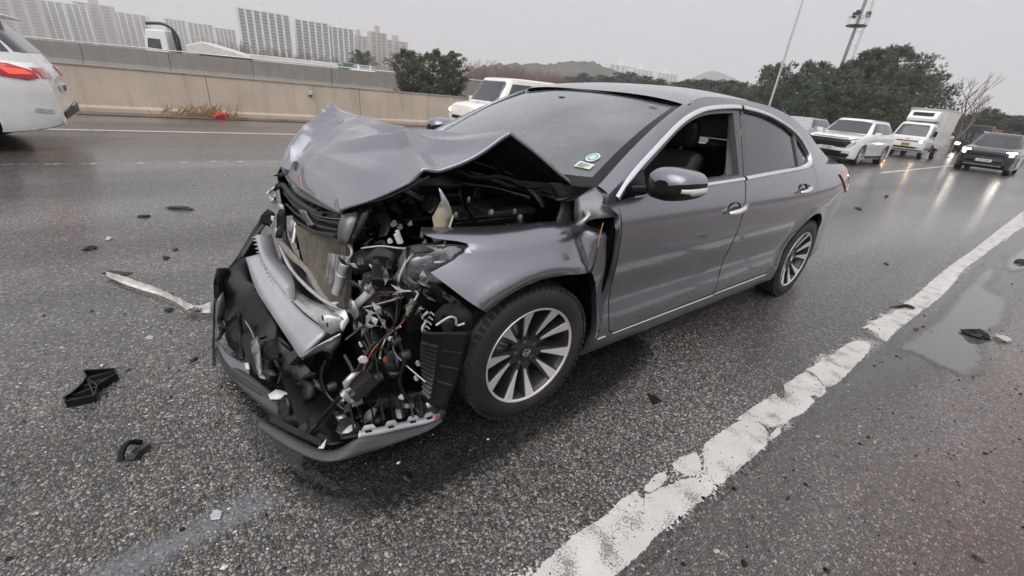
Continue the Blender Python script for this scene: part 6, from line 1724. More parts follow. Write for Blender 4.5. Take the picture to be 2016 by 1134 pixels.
crumple('torn_flap', [(-0.257, 0.845, 0.926), (-0.233, 0.860, 0.902), (-0.203, 0.845, 0.873), (-0.208, 0.830, 0.855), (-0.222, 0.850, 0.849), (-0.218, 0.870, 0.882), (-0.254, 0.870, 0.909)], M['galv'], wreck, step=.03, amp=.004, seed=4)

# ---- hood: folded up along a crosswise ridge, nose lip bent under
HR = {  # rows from nose to hinge, columns from far side to kerb side
 'lip':   [(.615, -.46, .838), (.625, -.30, .826), (.635, -.10, .822), (.628, .08, .832), (.617, .26, .850), (.604, .42, .868)],
 'nose':  [(.630, -.46, .880), (.592, -.30, .918), (.578, -.12, .938), (.572, .08, .936), (.575, .27, .912), (.602, .425, .880)],
 'a':     [(.555, -.585, .965), (.505, -.36, .990), (.475, -.12, 1.010), (.470, .12, 1.005), (.485, .34, .975), (.525, .505, .930)],
 'b':     [(.455, -.665, 1.055), (.405, -.40, 1.068), (.370, -.12, 1.085), (.350, .16, 1.075), (.360, .42, 1.055), (.395, .620, 1.035)],
 'c':     [(.355, -.705, 1.118), (.315, -.43, 1.112), (.285, -.12, 1.126), (.250, .16, 1.120), (.225, .45, 1.108), (.225, .680, 1.105)],
 'ridge': [(.275, -.72, 1.162), (.245, -.45, 1.138), (.210, -.12, 1.146), (.165, .16, 1.153), (.115, .43, 1.163), (.060, .705, 1.192)],
 'd':     [(.02, -.72, 1.085), (.07, -.45, 1.075), (.07, -.12, 1.075), (.05, .16, 1.075), (-.01, .43, 1.085), (-.11, .705, 1.105)],
 'hinge': [(-.24, -.71, 1.00), (-.11, -.45, .995), (-.05, -.12, .995), (-.05, .16, .995), (-.12, .43, .995), (-.29, .705, 1.003)]}
def colspline(row, n=14): return spline(row, n)
def rowset(keys, n):
    cols = [colspline(HR[k]) for k in keys]
    out = []
    for j in range(len(cols[0])):
        out.append(spline([c[j] for c in cols], n))
    return [list(r_) for r_ in zip(*out)]
front_rows = rowset(['nose', 'a', 'b', 'c', 'ridge'], 12)
back_rows = rowset(['ridge', 'd', 'hinge'], 10)
lip_rows = rowset(['lip', 'nose'], 3)
rows = lip_rows[:-1] + front_rows[:-1] + back_rows
def vnoise(x, y, s):
    return math.sin(x * 7.1 * s + 1.3 * math.sin(y * 5.3 * s + .7)) * math.sin(y * 6.3 * s + 1.7 * math.sin(x * 4.1 * s))
def tent(e, w_): return max(0.0, 1 - abs(e) / w_)
def fold(p):
    """dents and creases pressed into the hood skin"""
    x, y, z = p
    d = .004 * vnoise(x, y, 1.0)
    # long crease from the middle towards the kerb-side peak, and a pocket beside it
    e = (x - .345) + .42 * (y - .10); d += .016 * tent(e, .07) * math.exp(-((y - .26) / .30) ** 2)
    e = (x - .235) + .20 * (y - .05); d -= .020 * tent(e, .085) * math.exp(-((y - .03) / .20) ** 2)
    e = (x - .30) - .30 * (y - .40); d += .010 * tent(e, .05) * sst(.15, .35, y)
    # creases running down from the far-side peak
    e = (y + .60) - .75 * (x - .40); d += .016 * tent(e, .045) * sst(.22, .30, x) * (1 - sst(.52, .60, x))
    e = (y + .46) - .35 * (x - .40); d -= .012 * tent(e, .07) * sst(.25, .40, x)
    e = (y + .30) - .20 * (x - .40); d += .007 * tent(e, .10)
    # shallow facets
    e = (x - .50) + .10 * y; d += .006 * tent(e, .06) * (1 - sst(.2, .4, abs(y - .1)))
    d *= 2.3
    return Vector((x + d * .4, y, z + d))
rows = [[fold(p) if i > 2 else Vector(p) for p in r_] for i, r_ in enumerate(rows)]
m = MB(); m.grid(rows)
hood = m.build('hood', [M['paint'], M['black']], wreck, smooth=13)
md = hood.modifiers.new('solid', 'SOLIDIFY'); md.thickness = .014; md.offset = -1; md.material_offset = 1; md.material_offset_rim = 0
um = MB()
for j in (12, 28, 42, 58):       # pressed ribs under the hood
    um.tube([Vector(rows[i][min(j, len(rows[0]) - 1)]) + Vector((-.01, 0, -.03)) for i in range(4, len(rows) - 2)], .016, 6)
um.build('hood_ribs', M['black'], hood, smooth=60)
fl = MB()
edge_l = [Vector(r_[-1]) for r_ in rows[3:]]
fl.grid([[p + Vector((0, -.004, -.012)) for p in edge_l], [p + Vector((.0, -.045, -.040)) for p in edge_l]]); fl.build('hood_edge_return', M['black'], hood, smooth=40)
gl = MB(); gl.tube([(0.518, 0.500, 0.921), (0.474, 0.550, 0.949), (0.419, 0.600, 0.990), (0.359, 0.650, 1.040)], .004, 6); gl.build('edge_seal', M['black'], hood)

# ---- generic small-piece helpers
def plate(name, pts, mt, ext=(-.003, 0, -.003), parent=None, bevel=0):
    m = MB(); m.prism(pts, ext); return m.build(name, mt, parent or wreck, bevel=bevel)
def wire(name, pts, r, mt, n=6, parent=None):
    m = MB(); m.tube(spline(pts, n), r, 6); return m.build(name, mt, parent or wreck, smooth=70)
def ribbon(name, a, b, mt, parent=None, n=5, thick=.004, jit=0):
    A = spline(a, n); B = spline(b, n)
    m = MB(); m.grid([[p, p.lerp(q, .33) + Vector((jit, 0, 0)), p.lerp(q, .67) + Vector((jit, 0, 0)), q] for p, q in zip(A, B)])
    return m.build(name, mt, parent or wreck, smooth=50, solid=thick, soff=0)

# ---- dark mass of engine bay
m = MB(); m.box((-.10, -.12, .52), (.50, .85, .50)); m.box((-.05, -.10, .80), (.40, .60, .10)); m.build('engine_block', M['black'], wreck, bevel=.03)
m = MB(); m.box((-.02, -.10, .865), (.36, .52, .04)); m.build('engine_cover', M['black'], wreck, bevel=.015)
for k in range(4):
    m = MB(); m.tube([(.16, -.36 + k * .15, .80), (.24, -.37 + k * .15, .76), (.26, -.38 + k * .15, .62), (.18, -.38 + k * .15, .5)], .028, 10); m.build('intake_runner', M['greyplast'], wreck, smooth=60)
m = MB(); m.box((-.12, .42, .72), (.27, .20, .20)); m.build('battery', M['black'], wreck, bevel=.01)
m = MB(); m.box((-.12, .42, .835), (.28, .21, .03)); m.build('battery_cover', M['greyplast'], wreck, bevel=.008)
m = MB(); m.box((.10, .45, .76), (.16, .17, .13)); m.box((.10, .45, .835), (.17, .18, .02)); m.build('fuse_box', M['black'], wreck, bevel=.008)
m = MB(); m.lathe([(0, .80), (.05, .80), (.07, .785), (.11, .775), (.13, .74), (.14, .5)], 24, axis='Z', center=(-.13, .60, .0)); m.build('strut_tower', M['greyplast'], wreck, smooth=50)
for a in range(3):
    m = MB(); m.lathe([(0, .812), (.011, .812), (.013, .79)], 10, axis='Z', center=(-.13 + .085 * math.cos(a * 2.1), .60 + .085 * math.sin(a * 2.1), 0)); m.build('strut_bolt', M['steel'], wreck)
m = MB(); m.grid([[(x, .735, .80), (x, .70, .815), (x, .672, .80), (x, .668, .45)] for x in np.linspace(.46, -.40, 12)]); m.build('inner_apron', M['primer'], wreck, smooth=40, solid=.004, soff=0)
m = MB(); m.grid([[(x, -.735, .84), (x, -.70, .845), (x, -.672, .83), (x, -.668, .35)] for x in np.linspace(.56, -.40, 12)]); m.build('inner_apron', M['primer'], wreck, smooth=40, solid=.004, soff=0)
m = MB(); m.grid([[(-.43, y, .90), (-.30, y, .905), (-.22, y, .93), (-.12 if abs(y) < .5 else -.30, y, .945)] for y in np.linspace(-.74, .72, 20)]); m.build('cowl_tray', M['black'], wreck, smooth=40, solid=.006)
ribbon('cowl_strip', [(0.058, 0.420, 1.057), (-0.057, 0.460, 1.026), (-0.158, 0.520, 0.999)], [(0.058, 0.420, 1.050), (-0.057, 0.460, 1.017), (-0.155, 0.520, 0.989)], M['gloss'], thick=.012)
ribbon('wiper_arm', [(0.125, 0.420, 1.024), (0.049, 0.460, 0.997), (-0.053, 0.500, 1.005), (-0.146, 0.550, 0.977), (-0.204, 0.600, 0.929), (-0.216, 0.640, 0.887)], [(0.122, 0.420, 1.012), (0.048, 0.460, 0.979), (-0.050, 0.500, 0.986), (-0.139, 0.550, 0.960), (-0.183, 0.600, 0.912), (-0.189, 0.640, 0.882)], M['black'], thick=.014)
ribbon('cowl_strip', [(0.099, 0.420, 0.962), (-0.039, 0.460, 0.948), (-0.139, 0.520, 0.927), (-0.192, 0.560, 0.916)], [(0.098, 0.420, 0.950), (-0.040, 0.460, 0.931), (-0.142, 0.520, 0.905), (-0.186, 0.560, 0.899)], M['gloss'], thick=.01)
ribbon('hinge_arm', [(-0.196, 0.660, 0.998), (-0.233, 0.670, 0.950), (-0.262, 0.680, 0.901), (-0.236, 0.690, 0.833)], [(-0.262, 0.680, 0.999), (-0.282, 0.690, 0.952), (-0.317, 0.700, 0.902), (-0.320, 0.710, 0.819)], M['greyplast'], thick=.01)
plate('cowl_bracket', [(-0.234, 0.660, 0.996), (-0.261, 0.680, 1.006), (-0.295, 0.700, 0.981), (-0.321, 0.710, 0.954), (-0.286, 0.700, 0.933), (-0.248, 0.680, 0.923)], M['black'])
wire('hose', [(0.059, 0.300, 1.006), (0.018, 0.360, 0.980), (-0.005, 0.420, 0.949), (0.055, 0.480, 0.895)], .014, M['black'])
wire('hose', [(0.052, 0.360, 0.910), (0.089, 0.460, 0.858), (0.115, 0.580, 0.837), (0.117, 0.620, 0.828)], .012, M['gloss'])
wire('washer_pipe', [(-0.057, 0.450, 1.009), (-0.097, 0.520, 0.980), (-0.160, 0.580, 0.962), (-0.216, 0.640, 0.986)], .006, M['black'])
for (q, r_) in (((0.051, 0.600, 0.874), .013), ((-0.072, 0.600, 0.867), .010), ((-0.081, 0.630, 0.849), .013), ((0.113, 0.520, 0.912), .009), ((0.190, 0.550, 0.862), .010)):
    m = MB(); m.lathe([(0, .012), (r_ * .7, .012), (r_, .004), (r_, -.01)], 8, axis='Z', center=q); m.build('bolt_head', M['steel'], wreck, smooth=30)
rr_ = random.Random(11)
for k in range(26):      # boxes, clips and ducts crammed into the bay
    x = rr_.uniform(.02, .52); y = rr_.uniform(-.35, .60); z = rr_.uniform(.45, .80) - .25 * max(0, x - .3)
    m = MB(); m.box((0, 0, 0), (rr_.uniform(.04, .15), rr_.uniform(.04, .15), rr_.uniform(.03, .10)))
    m.box((.01, .02, .03), (rr_.uniform(.03, .08), rr_.uniform(.02, .06), .05))
    o = m.build('duct_piece', rr_.choice([M['black'], M['black'], M['greyplast'], M['gloss']]), wreck, bevel=.006)
    o.location = (x, y, z); o.rotation_euler = (rr_.uniform(-.6, .6), rr_.uniform(-.6, .6), rr_.uniform(0, 3))
for k in range(16):
    x = rr_.uniform(.1, .5); y = rr_.uniform(-.2, .60); z = rr_.uniform(.55, .82)
    p = [Vector((x, y, z))]
    for q in range(4): p.append(p[-1] + Vector((rr_.uniform(-.1, .08), rr_.uniform(-.1, .12), rr_.uniform(-.12, .06))))
    wire('wiring', p, rr_.choice([.004, .006, .009]), rr_.choice([M['black'], M['gloss'], M['black'], M['greyplast']]))
# metal shard and resin bracket standing up beside the apron
crumple('resin_bracket', [(0.317, 0.660, 0.956), (0.293, 0.670, 0.925), (0.275, 0.670, 0.902), (0.297, 0.680, 0.858), (0.322, 0.700, 0.822), (0.344, 0.710, 0.805), (0.362, 0.700, 0.814), (0.371, 0.690, 0.831), (0.351, 0.670, 0.867), (0.353, 0.660, 0.896)], M['beige'], wreck, step=.03, amp=.006, seed=8, thick=.004)
crumple('torn_flange', [(0.328, 0.660, 1.001), (0.317, 0.660, 0.992), (0.293, 0.670, 0.950), (0.273, 0.670, 0.903), (0.295, 0.660, 0.923), (0.318, 0.660, 0.956)], M['galv'], wreck, step=.02, amp=.002, seed=9)
ribbon('apron_edge', [(0.282, 0.685, 0.906), (0.308, 0.700, 0.865), (0.331, 0.715, 0.821), (0.337, 0.720, 0.807)], [(0.278, 0.685, 0.900), (0.301, 0.700, 0.861), (0.324, 0.715, 0.820), (0.329, 0.720, 0.806)], M['galv'])
crumple('air_guide', [(0.261, 0.400, 0.917), (0.233, 0.450, 0.927), (0.240, 0.500, 0.905), (0.284, 0.520, 0.865), (0.293, 0.450, 0.876)], M['greyplast'], wreck, amp=.004, seed=2)
crumple('air_guide', [(0.471, 0.360, 0.839), (0.430, 0.400, 0.860), (0.417, 0.450, 0.831), (0.451, 0.480, 0.782), (0.474, 0.450, 0.768), (0.454, 0.420, 0.812)], M['greyplast'], wreck, amp=.004, seed=5)
for q, s_ in (((0.431, 0.500, 0.833), .014), ((0.407, 0.500, 0.817), .012), ((0.374, 0.520, 0.833), .010), ((0.458, 0.520, 0.775), .009), ((0.352, 0.600, 0.780), .009)):
    m = MB(); m.box(q, (s_, s_ * 1.4, s_), rot=(.4, .3, .6)); m.box(Vector(q) + Vector((0, .006, .01)), (s_ * .6, s_, s_ * .8)); m.build('terminal', M['castal'], wreck)

# ---- upper grille with its V trim and slats
def gy(X): return -.45 + (X - 470) / 350 * .87
grille = empty('grille', (0, 0, 0), parent=wreck)
def slat(name, a, b, mt, th=.010):
    return ribbon(name, a, b, mt, grille, n=6, thick=th)
slat('grille_rail', [(0.626, -0.450, 0.801), (0.618, -0.350, 0.775), (0.607, -0.200, 0.763), (0.595, 0.000, 0.777), (0.589, 0.220, 0.817), (0.590, 0.420, 0.867)], [(0.629, -0.450, 0.780), (0.620, -0.350, 0.751), (0.605, -0.200, 0.741), (0.597, 0.000, 0.758), (0.590, 0.220, 0.801), (0.591, 0.420, 0.854)], M['greyplast'], .02)
slat('grille_slat', [(0.627, -0.440, 0.755), (0.620, -0.330, 0.732), (0.611, -0.180, 0.731), (0.598, 0.000, 0.746), (0.591, 0.220, 0.786), (0.590, 0.420, 0.839)], [(0.627, -0.440, 0.745), (0.619, -0.330, 0.721), (0.611, -0.180, 0.720), (0.598, 0.000, 0.734), (0.592, 0.220, 0.775), (0.591, 0.420, 0.828)], M['gloss'])
slat('grille_slat', [(0.628, -0.420, 0.702), (0.620, -0.280, 0.693), (0.610, -0.120, 0.702), (0.599, 0.080, 0.728), (0.599, 0.380, 0.798)], [(0.628, -0.420, 0.691), (0.619, -0.280, 0.682), (0.609, -0.120, 0.689), (0.600, 0.080, 0.716), (0.599, 0.380, 0.787)], M['gloss'])
slat('grille_slat', [(0.616, -0.360, 0.640), (0.611, -0.200, 0.654), (0.609, 0.050, 0.694), (0.607, 0.360, 0.773)], [(0.616, -0.360, 0.629), (0.611, -0.200, 0.643), (0.610, 0.050, 0.681), (0.608, 0.360, 0.760)], M['greyplast'])
slat('chrome_line', [(0.625, -0.450, 0.769), (0.619, -0.340, 0.745), (0.609, -0.190, 0.740), (0.597, 0.000, 0.755), (0.590, 0.220, 0.797), (0.591, 0.420, 0.850)], [(0.626, -0.450, 0.764), (0.620, -0.340, 0.740), (0.610, -0.190, 0.736), (0.598, 0.000, 0.750), (0.591, 0.220, 0.793), (0.591, 0.420, 0.846)], M['chrome'], .006)
crumple('emblem_plate', [(0.617, -0.190, 0.729), (0.610, -0.070, 0.748), (0.609, 0.000, 0.719), (0.611, 0.040, 0.715), (0.616, -0.040, 0.688), (0.617, -0.140, 0.697)], M['midplast'], grille, amp=.003, seed=3, thick=.008)
m = MB(); m.grid([[(0.626, -0.480, 0.786), (0.611, -0.220, 0.754), (0.592, 0.070, 0.783), (0.591, 0.430, 0.865)], [(0.598, -0.400, 0.609), (0.604, -0.170, 0.640), (0.602, 0.100, 0.685), (0.613, 0.400, 0.769)]])
m.v = [(x - .03, y, z) for x, y, z in m.v]; m.build('grille_backing', M['black'], grille)
crumple('grille_arm', [(0.594, 0.420, 0.861), (0.575, 0.440, 0.871), (0.545, 0.460, 0.877), (0.568, 0.470, 0.832), (0.592, 0.480, 0.786), (0.601, 0.470, 0.760), (0.623, 0.440, 0.757), (0.620, 0.430, 0.793), (0.609, 0.420, 0.828)], M['midplast'], wreck, step=.05, amp=.004, seed=12, thick=.012)
crumple('grille_arm_inner', [(0.547, 0.460, 0.876), (0.508, 0.480, 0.913), (0.530, 0.500, 0.869), (0.565, 0.500, 0.802), (0.586, 0.490, 0.768), (0.595, 0.480, 0.773), (0.569, 0.470, 0.826)], M['black'], wreck, step=.05, amp=.004, seed=13, thick=.01)
for k in range(9):
    m = MB(); m.box((.612 - .0 * k, -.33 + k * .07, .824 - .012 * abs(k - 4) * .2), (.02, .018, .012)); m.build('grille_clip', M['black'], grille)

# ---- shattered lamp on the far corner
ks = random.Random(5)
far_lamp = empty('headlamp', (0, 0, 0), parent=wreck)
for i, (pl, mt) in enumerate([
    ([(0.634, -0.600, 0.766), (0.599, -0.580, 0.778), (0.603, -0.560, 0.755), (0.633, -0.580, 0.738), (0.658, -0.620, 0.707), (0.680, -0.640, 0.704)], 'black'),
    ([(0.659, -0.620, 0.730), (0.638, -0.600, 0.729), (0.640, -0.580, 0.678), (0.624, -0.560, 0.634), (0.645, -0.570, 0.585), (0.682, -0.600, 0.522), (0.685, -0.600, 0.532), (0.659, -0.600, 0.598), (0.669, -0.620, 0.660), (0.675, -0.630, 0.696)], 'clear'),
    ([(0.673, -0.630, 0.706), (0.645, -0.600, 0.711), (0.647, -0.580, 0.659), (0.670, -0.610, 0.663)], 'galv'),
    ([(0.651, -0.560, 0.627), (0.622, -0.540, 0.649), (0.622, -0.520, 0.578), (0.659, -0.520, 0.484), (0.681, -0.540, 0.480), (0.664, -0.560, 0.551)], 'black'),
    ([(0.648, -0.570, 0.667), (0.623, -0.550, 0.660), (0.621, -0.540, 0.630), (0.642, -0.560, 0.593)], 'galv'),
    ([(0.675, -0.620, 0.613), (0.662, -0.610, 0.595), (0.687, -0.620, 0.516), (0.734, -0.680, 0.534), (0.722, -0.670, 0.575), (0.687, -0.640, 0.619)], 'black'),
    ([(0.676, -0.580, 0.527), (0.646, -0.540, 0.486), (0.646, -0.530, 0.474), (0.675, -0.560, 0.465)], 'whitepl'),
    ([(0.679, -0.620, 0.584), (0.665, -0.600, 0.584), (0.676, -0.610, 0.523), (0.690, -0.620, 0.512)], 'whitepl'),
    ([(0.649, -0.550, 0.817), (0.610, -0.500, 0.847), (0.607, -0.490, 0.823), (0.632, -0.530, 0.818)], 'black'),
    ([(0.621, -0.480, 0.589), (0.597, -0.400, 0.623), (0.611, -0.420, 0.567), (0.629, -0.450, 0.502)], 'galv')]):
    crumple('lamp_fragment', pl, M[mt], far_lamp, step=.03, amp=.005, seed=20 + i, thick=.004)
for k in range(9):
    q = Vector((0.648, -0.570, 0.633)) + Vector((ks.uniform(-.02, .03), ks.uniform(-.08, .08), ks.uniform(-.12, .1)))
    m = MB(); s_ = ks.uniform(.012, .03); m.add([(0, 0, 0), (s_, .01, .005), (s_ * .6, s_ * .8, s_ * .3), (.0, s_ * .5, s_), (.2 * s_, -.3 * s_, .6 * s_)], [(0, 1, 2), (0, 2, 3), (0, 3, 4), (0, 4, 1), (1, 4, 3, 2)])
    o = m.build('lens_shard', ks.choice([M['clear'], M['whitepl'], M['chrome']]), far_lamp); o.location = q

# ---- radiator, cooling pack and bumper reinforcement
m = MB()
A, B, Cc, Dd = [Vector(q) for q in ((0.620, -0.320, 0.611), (0.570, 0.340, 0.716), (0.602, 0.360, 0.446), (0.638, -0.050, 0.368))]
m.grid([[A.lerp(B, t).lerp(Dd.lerp(Cc, t), s_) for t in np.linspace(0, 1, 9)] for s_ in np.linspace(0, 1, 9)])
radi = m.build('radiator', M['radiator'], wreck, solid=.03, soff=-1)
fm = MB()
for k in range(34):
    t = (k + .5) / 34
    fm.bar(A.lerp(B, t) + Vector((.002, 0, 0)), Dd.lerp(Cc, t) + Vector((.002, 0, 0)), .0025, .006, up=(1, 0, .3))
o = fm.build('radiator_fins', M['radiator'], radi); tag(o, kind='stuff')
wire('radiator_edge', [(0.613, -0.330, 0.617), (0.628, -0.300, 0.577), (0.646, -0.280, 0.531)], .010, M['castal'])
ribbon('support_rail', [(0.694, -0.420, 0.496), (0.674, -0.220, 0.464), (0.650, -0.060, 0.456), (0.641, 0.100, 0.410), (0.611, 0.240, 0.411), (0.589, 0.360, 0.435)], [(0.672, -0.410, 0.501), (0.652, -0.220, 0.488), (0.624, -0.040, 0.460), (0.616, 0.120, 0.419), (0.594, 0.250, 0.420), (0.583, 0.370, 0.427)], M['radiator'], thick=.018)
ribbon('support_rail', [(0.697, -0.400, 0.485), (0.695, -0.220, 0.423), (0.672, -0.020, 0.400), (0.639, 0.160, 0.395), (0.612, 0.340, 0.417)], [(0.680, -0.400, 0.483), (0.678, -0.220, 0.426), (0.656, -0.020, 0.407), (0.625, 0.160, 0.407), (0.594, 0.360, 0.430)], M['galv'], thick=.012)
# reinforcement bar
ribbon('bumper_beam', [(0.847, -0.440, 0.417), (0.847, -0.200, 0.348), (0.827, 0.020, 0.316), (0.808, 0.220, 0.296), (0.793, 0.400, 0.285)], [(0.772, -0.420, 0.438), (0.774, -0.200, 0.417), (0.755, 0.000, 0.385), (0.727, 0.200, 0.372), (0.686, 0.420, 0.385)], M['bumperbar'], thick=.02)
ribbon('beam_top_face', [(0.771, -0.430, 0.437), (0.770, -0.210, 0.417), (0.751, -0.010, 0.385), (0.723, 0.190, 0.373), (0.683, 0.410, 0.385)], [(0.728, -0.450, 0.421), (0.723, -0.240, 0.395), (0.692, -0.040, 0.365), (0.657, 0.150, 0.383), (0.599, 0.360, 0.423)], M['galv'], thick=.012)
ab_a = spline([(0.763, -0.520, 0.509), (0.771, -0.400, 0.470), (0.771, -0.270, 0.435), (0.758, -0.130, 0.408), (0.742, -0.020, 0.385), (0.728, 0.080, 0.376)], 8)
ab_b = spline([(0.692, -0.530, 0.501), (0.699, -0.410, 0.450), (0.701, -0.290, 0.433), (0.687, -0.160, 0.422), (0.695, -0.040, 0.408), (0.719, 0.070, 0.381)], 8)
m = MB(); m.grid([[p + Vector((.018, 0, 0)), p.lerp(q, .4) + Vector((.03, 0, .005)), q + Vector((.012, 0, 0))] for p, q in zip(ab_a, ab_b)])
absb = m.build('energy_absorber', M['bumperbar'], wreck, smooth=50, solid=.012, soff=0)
for i in range(1, len(ab_a) - 1, 2):     # saw teeth along its edge
    t = (ab_a[i + 1] - ab_a[i - 1]).normalized(); out = (ab_a[i] - ab_b[i]).normalized()
    m = MB(); p = ab_a[i] + Vector((.018, 0, 0))
    m.prism([p - t * .011, p + t * .011, p + out * .020 + t * .004], (-.008, 0, .002)); m.build('absorber_tooth', M['bumperbar'], absb)
ribbon('absorber_white_strip', [(0.775, -0.190, 0.421), (0.765, -0.080, 0.394), (0.768, 0.000, 0.364)], [(0.757, -0.190, 0.418), (0.750, -0.080, 0.393), (0.761, 0.000, 0.358)], M['whitepl'], thick=.004)  # narrow white plastic strip along the absorber
# crash box at the kerb-side end of the beam
cb = crumple('crash_box', [(0.716, 0.400, 0.456), (0.681, 0.420, 0.468), (0.634, 0.450, 0.455), (0.619, 0.460, 0.430), (0.646, 0.460, 0.403), (0.683, 0.450, 0.391), (0.712, 0.420, 0.413)], M['castal'], wreck, step=.05, amp=.004, seed=31, thick=.012)
for q, r_ in (((0.695, 0.440, 0.463), .011), ((0.684, 0.455, 0.437), .009)):
    m = MB(); m.lathe([(0, 0), (r_, 0), (r_ * 1.02, -.004)], 14, axis='X', center=Vector(q) + Vector((.014, .004, .004))); m.build('bolt_hole', M['black'], cb)
crumple('beam_end_plate', [(0.796, 0.420, 0.295), (0.739, 0.450, 0.348), (0.655, 0.490, 0.403), (0.667, 0.500, 0.369), (0.703, 0.500, 0.333), (0.730, 0.480, 0.346), (0.768, 0.450, 0.314)], M['greyplast'], wreck, step=.05, amp=.006, seed=32, thick=.01)
ribbon('beam_flange', [(0.795, 0.415, 0.299), (0.737, 0.445, 0.352), (0.657, 0.485, 0.407)], [(0.792, 0.420, 0.288), (0.735, 0.450, 0.341), (0.655, 0.490, 0.398)], M['galv'], thick=.006)
for i, (pl, mt) in enumerate([
    ([(0.655, 0.420, 0.471), (0.616, 0.440, 0.482), (0.614, 0.470, 0.444), (0.647, 0.480, 0.406), (0.653, 0.450, 0.434)], 'galv'),
    ([(0.653, 0.220, 0.415), (0.619, 0.320, 0.426), (0.596, 0.380, 0.427), (0.638, 0.300, 0.415)], 'steel'),
    ([(0.602, 0.450, 0.534), (0.590, 0.480, 0.530), (0.577, 0.500, 0.480), (0.601, 0.500, 0.456), (0.609, 0.460, 0.479)], 'steel')]):
    crumple('bent_bracket', pl, M[mt], wreck, step=.03, amp=.006, seed=60 + i, thick=.006)
# receiver cylinder
m = MB(); a, b = Vector((0.604, 0.440, 0.682)), Vector((0.637, 0.400, 0.538)); m.tube([a, a.lerp(b, .03), a.lerp(b, .05), a.lerp(b, .35), a.lerp(b, .36), a.lerp(b, .40), a.lerp(b, .41), a.lerp(b, .97), b], [.012, .012, .019, .019, .022, .022, .019, .019, .013], 14); m.build('receiver_drier', M['castal'], wreck, smooth=40)
wire('coolant_pipe', [(0.604, 0.440, 0.682), (0.584, 0.460, 0.719), (0.584, 0.440, 0.749), (0.605, 0.400, 0.748)], .006, M['castal'])
m = MB()
fin_a, fin_b = Vector((0.621, 0.300, 0.673)), Vector((0.581, 0.420, 0.695))
for k in range(18):
    t = k / 17; p = fin_a.lerp(fin_b, t)
    m.bar(p, p + Vector((.02, -.01 + .02 * math.sin(k), -.12 + .03 * math.sin(k * 1.7))), .002, .012)
o = m.build('bent_fins', M['castal'], radi); tag(o, kind='stuff')

# ---- kerb-side lamp: clear housing burst open, brackets, looms
lamp = empty('headlamp', (0, 0, 0), parent=wreck)
crumple('lamp_lens', [(0.461, 0.660, 0.788), (0.410, 0.700, 0.811), (0.347, 0.750, 0.824), (0.264, 0.800, 0.825), (0.238, 0.820, 0.819), (0.260, 0.820, 0.775), (0.313, 0.810, 0.727), (0.365, 0.790, 0.693), (0.402, 0.740, 0.684), (0.446, 0.700, 0.649), (0.481, 0.660, 0.676), (0.479, 0.640, 0.740)], M['clear'], lamp, step=.05, amp=.006, seed=41, thick=.004)
crumple('lamp_housing', [(0.435, 0.600, 0.745), (0.326, 0.680, 0.766), (0.243, 0.740, 0.756), (0.293, 0.730, 0.696), (0.353, 0.700, 0.620), (0.418, 0.660, 0.597), (0.465, 0.600, 0.610)], M['greyplast'], lamp, step=.05, amp=.014, seed=42, thick=.004)
crumple('reflector', [(0.444, 0.660, 0.768), (0.400, 0.680, 0.782), (0.370, 0.710, 0.770), (0.378, 0.710, 0.736), (0.414, 0.690, 0.725), (0.445, 0.670, 0.732)], M['chrome'], lamp, step=.03, amp=.008, seed=43, thick=.003)
ribbon('lens_edge', [(0.385, 0.740, 0.761), (0.338, 0.770, 0.769), (0.291, 0.800, 0.790), (0.252, 0.820, 0.813)], [(0.385, 0.740, 0.754), (0.338, 0.770, 0.760), (0.291, 0.800, 0.781), (0.249, 0.820, 0.805)], M['whitepl'], lamp, thick=.003)
crumple('lamp_bracket', [(0.618, 0.560, 0.573), (0.586, 0.570, 0.604), (0.542, 0.600, 0.682), (0.524, 0.610, 0.691), (0.530, 0.610, 0.656), (0.563, 0.600, 0.602), (0.592, 0.580, 0.567), (0.607, 0.570, 0.541)], M['galv'], wreck, step=.04, amp=.003, seed=44, thick=.008)
m = MB(); q = Vector((0.578, 0.605, 0.638)); m.lathe([(0, .014), (.008, .014), (.012, .008), (.019, .006), (.019, 0)], 16, axis='X', center=q); m.build('bracket_bolt', M['steel'], wreck, smooth=40)
crumple('bracket_arm', [(0.517, 0.600, 0.658), (0.481, 0.620, 0.678), (0.462, 0.640, 0.715), (0.448, 0.650, 0.761), (0.433, 0.660, 0.766), (0.440, 0.660, 0.727), (0.467, 0.650, 0.683), (0.499, 0.630, 0.658), (0.517, 0.610, 0.644)], M['galv'], wreck, step=.04, amp=.004, seed=45, thick=.006)
for i, (pl, mt) in enumerate([
    ([(0.586, 0.440, 0.712), (0.536, 0.500, 0.753), (0.453, 0.560, 0.766), (0.462, 0.600, 0.722), (0.500, 0.580, 0.675), (0.554, 0.540, 0.679), (0.593, 0.500, 0.651)], 'black'),
    ([(0.571, 0.540, 0.672), (0.499, 0.580, 0.694), (0.473, 0.620, 0.649), (0.484, 0.620, 0.574), (0.541, 0.580, 0.530), (0.589, 0.560, 0.493), (0.594, 0.560, 0.553)], 'greyplast'),
    ([(0.592, 0.550, 0.519), (0.504, 0.580, 0.551), (0.456, 0.620, 0.578), (0.476, 0.620, 0.483), (0.545, 0.580, 0.440), (0.596, 0.550, 0.449)], 'black'),
    ([(0.473, 0.640, 0.619), (0.423, 0.670, 0.631), (0.410, 0.700, 0.669), (0.419, 0.700, 0.615), (0.451, 0.670, 0.590)], 'greyplast'),
    ([(0.463, 0.660, 0.663), (0.410, 0.700, 0.678), (0.388, 0.730, 0.650), (0.428, 0.700, 0.664)], 'galv'),
    ([(0.399, 0.750, 0.688), (0.345, 0.790, 0.648), (0.331, 0.800, 0.612), (0.367, 0.780, 0.602), (0.402, 0.740, 0.629)], 'black')]):
    crumple('lamp_carrier', pl, M[mt], wreck, step=.05, amp=.012, seed=70 + i, thick=.005)
